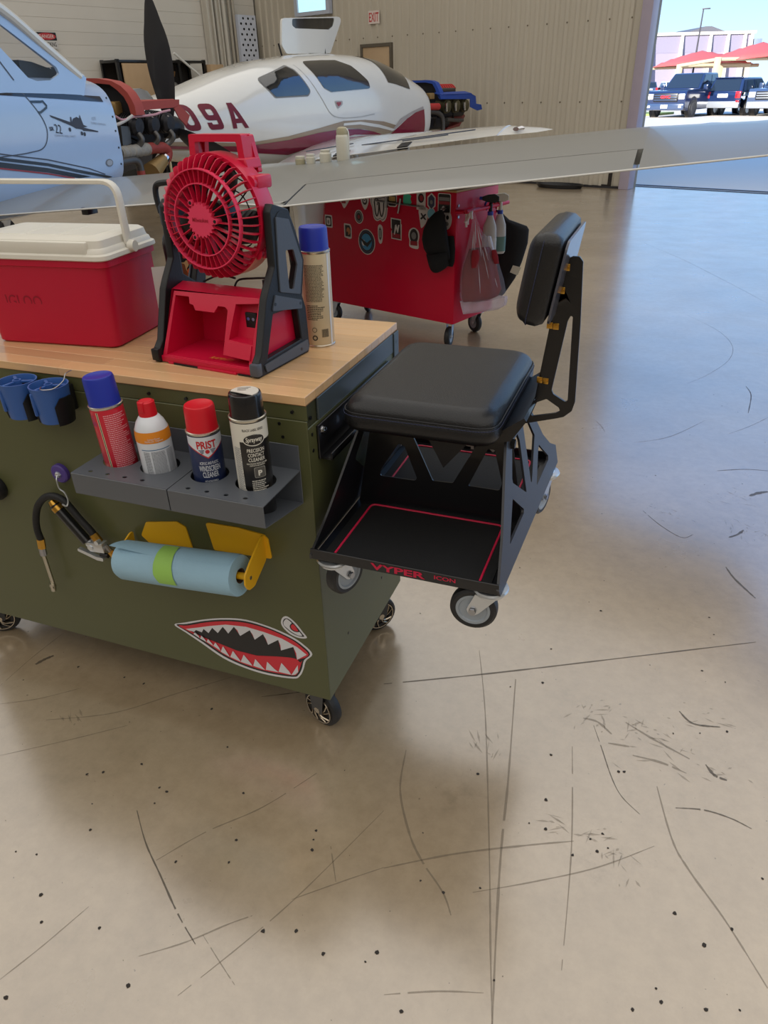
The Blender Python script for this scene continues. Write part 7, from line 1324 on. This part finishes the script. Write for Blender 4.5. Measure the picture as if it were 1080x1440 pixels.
# its wing and gear
IV = CMx.inverted()
def lerp(a, b, t): return a*(1-t)+b*t
RL, RT, TL_, TT = V((-3.55, 9.10, 0.75)), V((-3.95, 7.30, 0.66)), V((-1.06, 6.98, 1.055)), V((-1.13, 6.62, 0.995))
def csec(t):
    L_, T_ = lerp(RL, TL_, t), lerp(RT, TT, t); c = (L_-T_).length
    return [lerp(T_, L_, a)+V((0, 0, b*c*0.75)) for a, b in foil_u+foil_l]
mb = MB(); mb.M = IV; mb.loft([csec(k/6) for k in range(7)]); ce('wing', mb, gloss_white).data
tipc = V((-0.62, 6.93, 1.030))
mb = MB(); mb.M = IV; s1 = csec(0.985); c1 = sum(s1, V())/len(s1); mb.loft([[c1+(p-c1)*V((1, 1, 1.25)).x for p in s1], [lerp(p, lerp(c1, tipc, 0.55), 0.22)+V((0.10, 0, 0)) for p in s1], [lerp(p, tipc, 0.55)+V((0.10, 0, 0)) for p in s1], [lerp(p, tipc, 0.82)+V((0.04, 0, 0)) for p in s1], [lerp(p, tipc, 0.97) for p in s1]]); TP = ce('wing_tip', mb, gloss_white)
mb = MB(); mb.M = IV; mb.loft([[lerp(c1, tipc, 0.33)+V((0.03*math.cos(a), -0.16+0.012*0, 0.012+0.018*math.sin(a))) for a in [2*PI*k/12 for k in range(12)]], [lerp(c1, tipc, 0.40)+V((0.045*math.cos(a), -0.13, 0.016+0.024*math.sin(a))) for a in [2*PI*k/12 for k in range(12)]]]); obj('navigation_light', mb, chrome, TP)
mb = MB(); mb.M = IV
for (a, b) in ((0.30, 0.36), (0.60, 0.645)): p, q = lerp(RT, TT, a), lerp(RT, TT, b); mb.loft([[p+V((0, 0.02, -0.02)), p+V((0, 0.16, 0.03)), p+V((0, 0.16, 0.045)), p+V((0, 0.0, 0.012))], [q+V((0, 0.02, -0.02)), q+V((0, 0.16, 0.03)), q+V((0, 0.16, 0.045)), q+V((0, 0.0, 0.012))]])
ce('flap_gap', mb, dark_iron, kind='stuff')
mb = MB(); mb.M = IV
for a, b, c0, c1_ in ((0.12, 0.30, 0.10, 0.30), (0.36, 0.90, 0.26, 0.24), (0.60, 0.80, 0.12, 0.12)):
    L = [lerp(lerp(RT, TT, lerp(a, b, k/6)), lerp(RL, TL_, lerp(a, b, k/6)), lerp(c0, c1_, k/6)) for k in range(7)]; mb.tube([p+V((0, 0, 0.062*(1.6-1.0*lerp(a, b, 0.5)))) for p in L], 0.006, 5)
ce('panel_seams', mb, line_m, kind='stuff')
for x, y, r in ((0.3, -1.0, 0.18), (0.3, 1.0, 0.18), (2.3, 0.0, 0.15)):
    mb = MB(); mb.lathe([(0.05, -0.06), (r*0.85, -0.06), (r, -0.025), (r, 0.025), (r*0.85, 0.06), (0.05, 0.06)], 24, T(x, y, r) @ R(PI/2, 'X')); ce('tyre', mb, tyre_black)
    mb = MB(); mb.cyl((x, y*1.0, r), (x, y*0.55, 0.80), 0.035, n=10); ce('gear_leg', mb, gloss_white)
# ------------------------------------------------ bottles standing on the near wing
mb = MB()
def wing_z(x, y):
    P, c = te(x), chord(x); a = (y-P.y)/c; return P.z+fz(x, a, uc(foil_u, max(0.01, min(0.99, a))))
ivory = mat('bottle_ivory', (206, 202, 186), 0.45); beige = mat('cap_beige', (168, 160, 132), 0.6)
def on_wing(name, label, cat, x, y, prof, m, cap=None, group=None):
    z = wing_z(x, y); t = thing(name, label, cat, T(x, y, z), group); mb = MB(); mb.lathe(prof, 24); obj('body', mb, m, t)
    if cap: mb = MB(); mb.lathe(cap[0], 20); obj('cap', mb, cap[1], t)
    return t
t = on_wing('oil_bottle', 'tall white bottle with beige cap standing on near wing', 'bottle', -1.285, 3.20, [(0.036, -0.004), (0.039, 0.004), (0.039, 0.120), (0.036, 0.132), (0.032, 0.136)], ivory, ([(0.034, 0.135), (0.035, 0.150), (0.029, 0.168), (0.016, 0.174), (0, 0.175)], beige))
mb = MB(); mb.tube([(0.036, 0.0, 0.02), (0.040, 0, 0.10), (0.038, 0, 0.15), (0.02, 0, 0.17)], 0.004, 6, smooth=4); obj('bright_strip', mb, white_paint, t)
on_wing('small_jar', 'low ivory jar on near wing, one step from the white bottle', 'jar', -1.40, 3.20, [(0.034, -0.004), (0.036, 0.004), (0.036, 0.046), (0.030, 0.054)], ivory, ([(0.028, 0.052), (0.030, 0.056), (0.030, 0.066), (0, 0.068)], ivory))
on_wing('small_jar', 'low ivory jar on near wing, middle one of three jars', 'jar', -1.50, 3.20, [(0.026, -0.004), (0.028, 0.004), (0.028, 0.034), (0.022, 0.040)], ivory, ([(0.024, 0.038), (0.026, 0.042), (0.026, 0.052), (0, 0.053)], white_plastic))
on_wing('small_jar', 'low beige jar on near wing, farthest from the white bottle', 'jar', -1.57, 3.20, [(0.030, -0.004), (0.031, 0.004), (0.031, 0.028), (0.026, 0.034)], beige, ([(0.028, 0.032), (0.029, 0.036), (0.029, 0.046), (0, 0.047)], ivory))
# low black oval with raised rim on the floor near the door wall
t = thing('dark_oval_form', 'low black oval form with raised rim on the floor below the ribbed wall', 'tray', T(-1.13, 11.40, 0) @ R(HROT, 'Z'))
mb = MB(); mb.loft([[(x*k, y*k*0.5, z) for x, y in circ(0.40, 32)] for k, z in ((0.9, 0.001), (1.0, 0.05), (1.02, 0.055), (0.97, 0.055), (0.88, 0.01))]); obj('pan', mb, black_plastic, t)

# ================================================================ outside: apron, parked vehicles, shade canopy, far hangar
apron = mat('apron_concrete', (204, 196, 184), 0.8, var=0.06, scale=0.5, bump=0.2, bscale=8)
mb = MB(); A_ = [[H(-60, w, z), H(70, w, z)] for w, z in ((0.2, -0.004), (16, -0.11), (60, -0.30), (400, -0.6))]
mb.loft([[a, b] for a, b in A_], cap=False, closed=False); struct('ground_apron', mb, apron)
grass = mat('grass_green', (122, 142, 82), 0.9, var=0.3, scale=3)
for nm, w0, w1, u0, u1 in (('ground_verge', 31.2, 34.0, -40, -11.6), ('ground_verge', 84, 95, -90, -36)):
    mb = MB(); mb.M = M.Identity(4); zb = -0.11-(w0-16)*0.19/44 if w0 < 60 else -0.33; mb.box(0, 0, 0, 0, 0, 0) if False else mb.loft([[H(u0, w0, zb-0.1), H(u1, w0, zb-0.1), H(u1, w1, zb-0.1), H(u0, w1, zb-0.1)], [H(u0, w0, zb+0.10), H(u1, w0, zb+0.10), H(u1, w1, zb+0.10), H(u0, w1, zb+0.10)]]); struct(nm, mb, grass)
car_glass = mat('car_glass', (26, 34, 44), 0.05, coat=1.0); lamp_w = mat('lamp_white', (232, 232, 226), 0.15, coat=1.0); lamp_r = mat('lamp_red', (190, 30, 40), 0.2, coat=1.0); plate_w = mat('plate_white', (230, 230, 226), 0.4)
def frustum(mb, b, t, z0, z1):      # b, t = (x0, x1, half width)
    mb.loft([[(b[0], -b[2], z0), (b[1], -b[2], z0), (b[1], b[2], z0), (b[0], b[2], z0)], [(t[0], -t[2], z1), (t[1], -t[2], z1), (t[1], t[2], z1), (t[0], t[2], z1)]])
def quad_in(p, k0, k1, h0, h1, off):   # inset patch of a quad p[0..3] (bottom left, bottom right, top right, top left)
    p = [V(q) for q in p]; n = (p[1]-p[0]).cross(p[3]-p[0]).normalized()*off
    g = lambda a, b: (p[0]*(1-a)+p[1]*a)*(1-b)+(p[3]*(1-a)+p[2]*a)*b+n
    return [g(k0, h0), g(k1, h0), g(k1, h1), g(k0, h1)]
def vehicle(name, label, cat, loc, heading, paint, kind, bumper, badge=None, group=None):
    """x forward; front axle at the origin for pickups, rear axle for the SUV"""
    t = thing(name, label, cat, T(*loc) @ R(heading, 'Z'), group); pk = kind == 'pickup'
    wb, fo, ro, hw = (3.7, 0.95, 1.15, 1.0) if pk else (2.8, 0.9, 0.95, 0.93)
    X = (lambda x: x) if pk else (lambda x: x+wb)         # x measured from the front axle
    belt, hood = (1.22, 1.18) if pk else (1.05, 1.02)
    prof = [(fo, 0.55), (fo+0.02, 0.95), (fo-0.10, hood), (-0.55, hood+0.05), (-0.75, belt+0.02), (-3.0, belt+0.02), (-wb-ro+0.05, belt+0.02), (-wb-ro, 0.95), (-wb-ro, 0.50), (-wb-ro+0.2, 0.38), (fo-0.2, 0.34)]
    mb = MB(); mb.plate(rounded([(X(a), b) for a, b in prof], 0.06), 2*hw, T(0, hw, 0) @ XZ); obj('body', mb, paint, t, bevel=0.07)
    gb, gt = ((-3.15, -0.62, hw-0.06), (-2.95, -1.35, hw-0.22)) if pk else ((-wb-ro+0.06, -0.55, hw-0.05), (-wb-ro+0.40, -1.35, hw-0.2)); gb = (X(gb[0]), X(gb[1]), gb[2]); gt = (X(gt[0]), X(gt[1]), gt[2]); zt = 1.92 if pk else 1.68
    mb = MB(); frustum(mb, gb, gt, belt, zt); obj('cab', mb, paint, t, bevel=0.06)
    fr_ = [(gb[1], gb[2], belt), (gb[1], -gb[2], belt), (gt[1], -gt[2], zt), (gt[1], gt[2], zt)]; re_ = [(gb[0], -gb[2], belt), (gb[0], gb[2], belt), (gt[0], gt[2], zt), (gt[0], -gt[2], zt)]
    mb = MB(); mb.face(quad_in([fr_[1], fr_[0], fr_[3], fr_[2]], 0.05, 0.95, 0.08, 0.92, 0.012)); obj('windscreen', mb, car_glass, t, smooth=False)
    mb = MB(); mb.face(quad_in([re_[1], re_[0], re_[3], re_[2]], 0.07, 0.93, 0.12, 0.88, 0.012)); obj('rear_window', mb, car_glass, t, smooth=False)
    for s in (-1, 1):
        q = [(gb[0], s*gb[2], belt), (gb[1], s*gb[2], belt), (gt[1], s*gt[2], zt), (gt[0], s*gt[2], zt)]
        for a, b in ((0.06, 0.47), (0.52, 0.93)):
            mb = MB(); f_ = quad_in(q, a, b, 0.10, 0.86, -0.012*s); mb.face(f_); obj('side_window', mb, car_glass, t, smooth=False)
        mb = MB(); mb.box(X(-0.95)-0.08, s*hw if s > 0 else -hw-0.22, 1.20, X(-0.95)+0.08, hw+0.22 if s > 0 else -hw, 1.42, 0.03); obj('mirror', mb, paint, t)
        for wx in (0.0, -wb):
            r = 0.41 if pk else 0.37; A = T(X(wx), s*(hw-0.10), r) @ R(PI/2, 'X')
            mb = MB(); mb.lathe([(r*0.62, -0.13), (r*0.95, -0.13), (r, -0.08), (r, 0.08), (r*0.95, 0.13), (r*0.62, 0.13), (r*0.62, -0.13)], 28, A, cap=False); obj('tyre', mb, tyre_black, t)
            mb = MB(); mb.lathe([(0, -0.10), (r*0.60, -0.12), (r*0.63, -0.135), (r*0.63, 0.135), (r*0.60, 0.12), (0, 0.10)], 20, A); obj('wheel', mb, alloy if pk else zinc, t)
            mb = MB(); mb.plate(circ(r+0.09, 24), 0.004, T(X(wx), s*(hw+0.003)+(0.002 if s < 0 else 0.002), r+0.02) @ XZ, [circ(r+0.02, 24)]); obj('arch_trim', mb, black_plastic, t)
    zf = X(fo)+0.02
    mb = MB(); mb.box(zf-0.12, -hw+0.02, 0.36, zf+0.06, hw-0.02, 0.66, 0.05); obj('front_bumper', mb, bumper, t)
    mb = MB(); mb.box(zf-0.03, -0.62, 0.72, zf+0.03, 0.62, 1.08, 0.02); g = obj('grille', mb, black_plastic, t)
    for z in (0.80, 0.90, 1.0): mb = MB(); mb.box(zf+0.03, -0.58, z-0.02, zf+0.045, 0.58, z+0.02, 0.005); obj('slat', mb, bumper, g)
    for s in (-1, 1):
        mb = MB(); mb.box(zf-0.12, s*0.80-0.15, 0.82, zf+0.035, s*0.80+0.15, 1.06, 0.03); obj('headlamp', mb, lamp_w, t)
        mb = MB(); mb.box(zf+0.02, s*0.80-0.07, 0.46, zf+0.07, s*0.80+0.07, 0.56, 0.01); obj('fog_lamp', mb, lamp_w if pk else black_plastic, t)
    mb = MB(); mb.box(zf+0.055, -0.17, 0.44, zf+0.07, 0.17, 0.60, 0.004); obj('number_plate', mb, plate_w, t)
    if badge: mb = MB(); mb.text(badge, 0.52, 0.13, T(zf+0.05, 0, 0.93) @ R(PI/2, 'Z') @ XZ, bold=0.03); obj('badge', mb, lamp_r, t)
    zr = X(-wb-ro)
    mb = MB(); mb.box(zr-0.08, -hw+0.02, 0.38, zr+0.15, hw-0.02, 0.68, 0.05); obj('rear_bumper', mb, bumper, t)
    for s in (-1, 1):
        mb = MB(); mb.box(zr-0.03, s*0.78-0.12, 0.80, zr+0.12, s*0.78+0.14, 1.10, 0.03); obj('tail_lamp', mb, lamp_r, t); mb = MB(); mb.box(zr-0.09, s*0.82-0.08, 0.62, zr, s*0.82+0.08, 0.72, 0.01); obj('reflector', mb, lamp_r, t)
    mb = MB(); mb.box(zr-0.02, -0.26, 0.84, zr, 0.26, 1.0, 0.004); obj('rear_plate', mb, plate_w, t)
    if not pk: mb = MB(); mb.box(zr+0.3, -0.7, zt-0.02, zr+0.42, 0.7, zt+0.03, 0.02); obj('spoiler', mb, paint, t)
    return t
navy_paint = mat('paint_navy', (24, 38, 72), 0.16, coat=1.0); slate_paint = mat('paint_slate', (50, 66, 96), 0.18, coat=1.0); silver_trim = mat('trim_silver', (150, 156, 166), 0.3, 0.4)
hd = lambda dx, dy: math.atan2(dy, dx)
vehicle('pickup_truck', 'dark blue pickup facing the hangar, left end of parked row', 'truck', (-0.15, 42.5, -0.19), hd(-0.40, -0.92), navy_paint, 'pickup', slate_paint, 'GMC')
vehicle('suv', 'dark blue suv with silver rear bumper parked nose out beside pickup', 'car', (2.53, 44.2, -0.20), hd(0.46, 0.89), navy_paint, 'suv', silver_trim)
vehicle('pickup_truck', 'blue grey pickup with wide grille right of the suv', 'truck', (4.5, 43.1, -0.19), hd(-0.40, -0.92), slate_paint, 'pickup', silver_trim)
i = 0
for P_, c_, lab in (((-4.45, 106, -0.36), (60, 72, 100), 'distant blue parked car, leftmost against the far hangar'), ((-2.2, 107, -0.36), (196, 200, 210), 'distant silver parked car left of the shade canopy post'), ((1.6, 100, -0.36), (70, 84, 112), 'distant slate parked car just behind the canopy post'), ((3.6, 106, -0.35), (206, 210, 216), 'distant white parked car under the red shade canopy'), ((6.6, 107, -0.35), (110, 120, 140), 'distant grey parked car under the canopy right part')):
    vehicle('parked_car', lab, 'car', P_, -1.25 if i % 2 else 1.9, mat('paint_far%d' % i, c_, 0.25, coat=0.6), 'suv', silver_trim, group='distant parked cars'); i += 1
# far hangar with sloped buttresses
fm_ = T(-5.5, 121, -0.5) @ R(0.37, 'Z'); t = thing('far_hangar', 'pale metal hangar with slanting white buttresses across the apron', 'building', fm_)
mb = MB(); mb.box(0, 0, 0, 13.8, 18, 7.3); obj('hall', mb, mat('hangar_lavender', (142, 134, 152), 0.6), t)
white_steel = mat('white_steel', (190, 184, 170), 0.5)
mb = MB(); mb.box(-0.15, -0.25, 7.2, 14.0, 0.2, 7.55); obj('eave', mb, white_steel, t)
mb = MB(); mb.loft([[(5.6, y, 7.5), (9.4, y, 8.5), (10.2, y, 8.5), (13.4, y, 7.5)] for y in (6, 17)]); obj('roof_monitor', mb, mat('roof_grey', (96, 96, 102), 0.6), t)
for x in (0.0, 4.0, 7.9, 10.3, 12.6, 13.5):
    mb = MB(); mb.loft([[(x-0.22, -1.3, 0), (x+0.22, -1.3, 0), (x+0.22, 0.05, 0), (x-0.22, 0.05, 0)], [(x-0.16, -0.3, 7.3), (x+0.16, -0.3, 7.3), (x+0.16, 0.05, 7.3), (x-0.16, 0.05, 7.3)]]); obj('buttress', mb, white_steel, t)
mb = MB(); mb.box(0.2, -0.03, 5.2, 12.4, 0.01, 7.0); mb.tube([(4.0, -0.1, 5.0), (6.6, -0.1, 2.6)], 0.06, 6); obj('wall_panel', mb, mat('hangar_panel', (134, 128, 146), 0.6), t, kind='stuff')
mb = MB(); mb.box(13.9, -0.2, 5.4, 15.0, 2, 6.6, 0.05); mb.box(14.2, -0.3, 4.8, 14.5, 0.5, 5.6); obj('roof_unit', mb, mat('unit_grey', (120, 130, 150), 0.5), t)
# red shade canopy on cream posts
canopy_m = mat('canopy_red', (186, 84, 82), 0.7, var=0.08); post_m = mat('post_cream', (176, 164, 136), 0.5)
t = thing('shade_canopy', 'red fabric shade canopy on cream posts above the parked cars', 'canopy', T(-0.7, 74.0, 0) @ R(0.37, 'Z'))
def shade(x0, x1, y0, y1, zl, zp):
    mb = MB(); n = 10; G = []
    for i in range(n+1):
        row = []
        for j in range(n+1):
            a, b = i/n, j/n; k = 1-max(abs(2*a-1), abs(2*b-1)); sag = 0.25*math.sin(PI*a)*math.sin(PI*b); row.append((x0+(x1-x0)*a, y0+(y1-y0)*b, zl+(zp-zl)*(k**0.85)-0.0*sag+0.25*(1-abs(2*a-1))*(1-k)))
        G.append(row)
    mb.loft(G, cap=False, closed=False); o = obj('fabric', mb, canopy_m, t); sd = o.modifiers.new('thickness', 'SOLIDIFY'); sd.thickness = 0.04
shade(0.0, 6.2, 0, 7, 2.55, 3.65); shade(3.0, 9.5, -4.5, 2.5, 2.75, 4.0)
for x, y, h_ in ((0.1, 0.2, 2.6), (1.6, -3.8, 2.95), (6.4, -4.3, 3.25), (6.1, 6.8, 2.6), (2.6, 6.8, 2.5), (3.6, 0.3, 2.5)):
    mb = MB(); mb.box(x-0.20, y-0.20, -0.3, x+0.20, y+0.20, h_, 0.03); obj('post', mb, post_m, t)
for a, b in (((0.1, 0.2, 2.5), (6.1, 0.2, 2.5)), ((1.6, -3.8, 2.8), (9.4, -3.8, 2.75)), ((0.1, 0.2, 2.5), (1.6, -3.8, 2.8)), ((0.1, 6.8, 2.45), (6.1, 6.8, 2.5)), ((3.2, 1.5, 2.4), (7.4, 1.5, 2.4))):
    mb = MB(); mb.cyl(a, b, 0.13, n=8); obj('beam', mb, post_m, t)
t = thing('light_pole', 'thin dark pole rising behind the red canopy', 'pole', T(0.45, 78, 0)); mb = MB(); mb.cyl((0, 0, -0.4), (0.0, 0, 6.6), 0.10, 0.05, 10); obj('shaft', mb, mat('pole_dark', (54, 54, 62), 0.5), t)
mb = MB(); mb.box(-0.1, -0.1, 6.6, 0.55, 0.1, 6.68, 0.01); obj('lamp_arm', mb, mat('pole_dark', (54, 54, 62)), t)
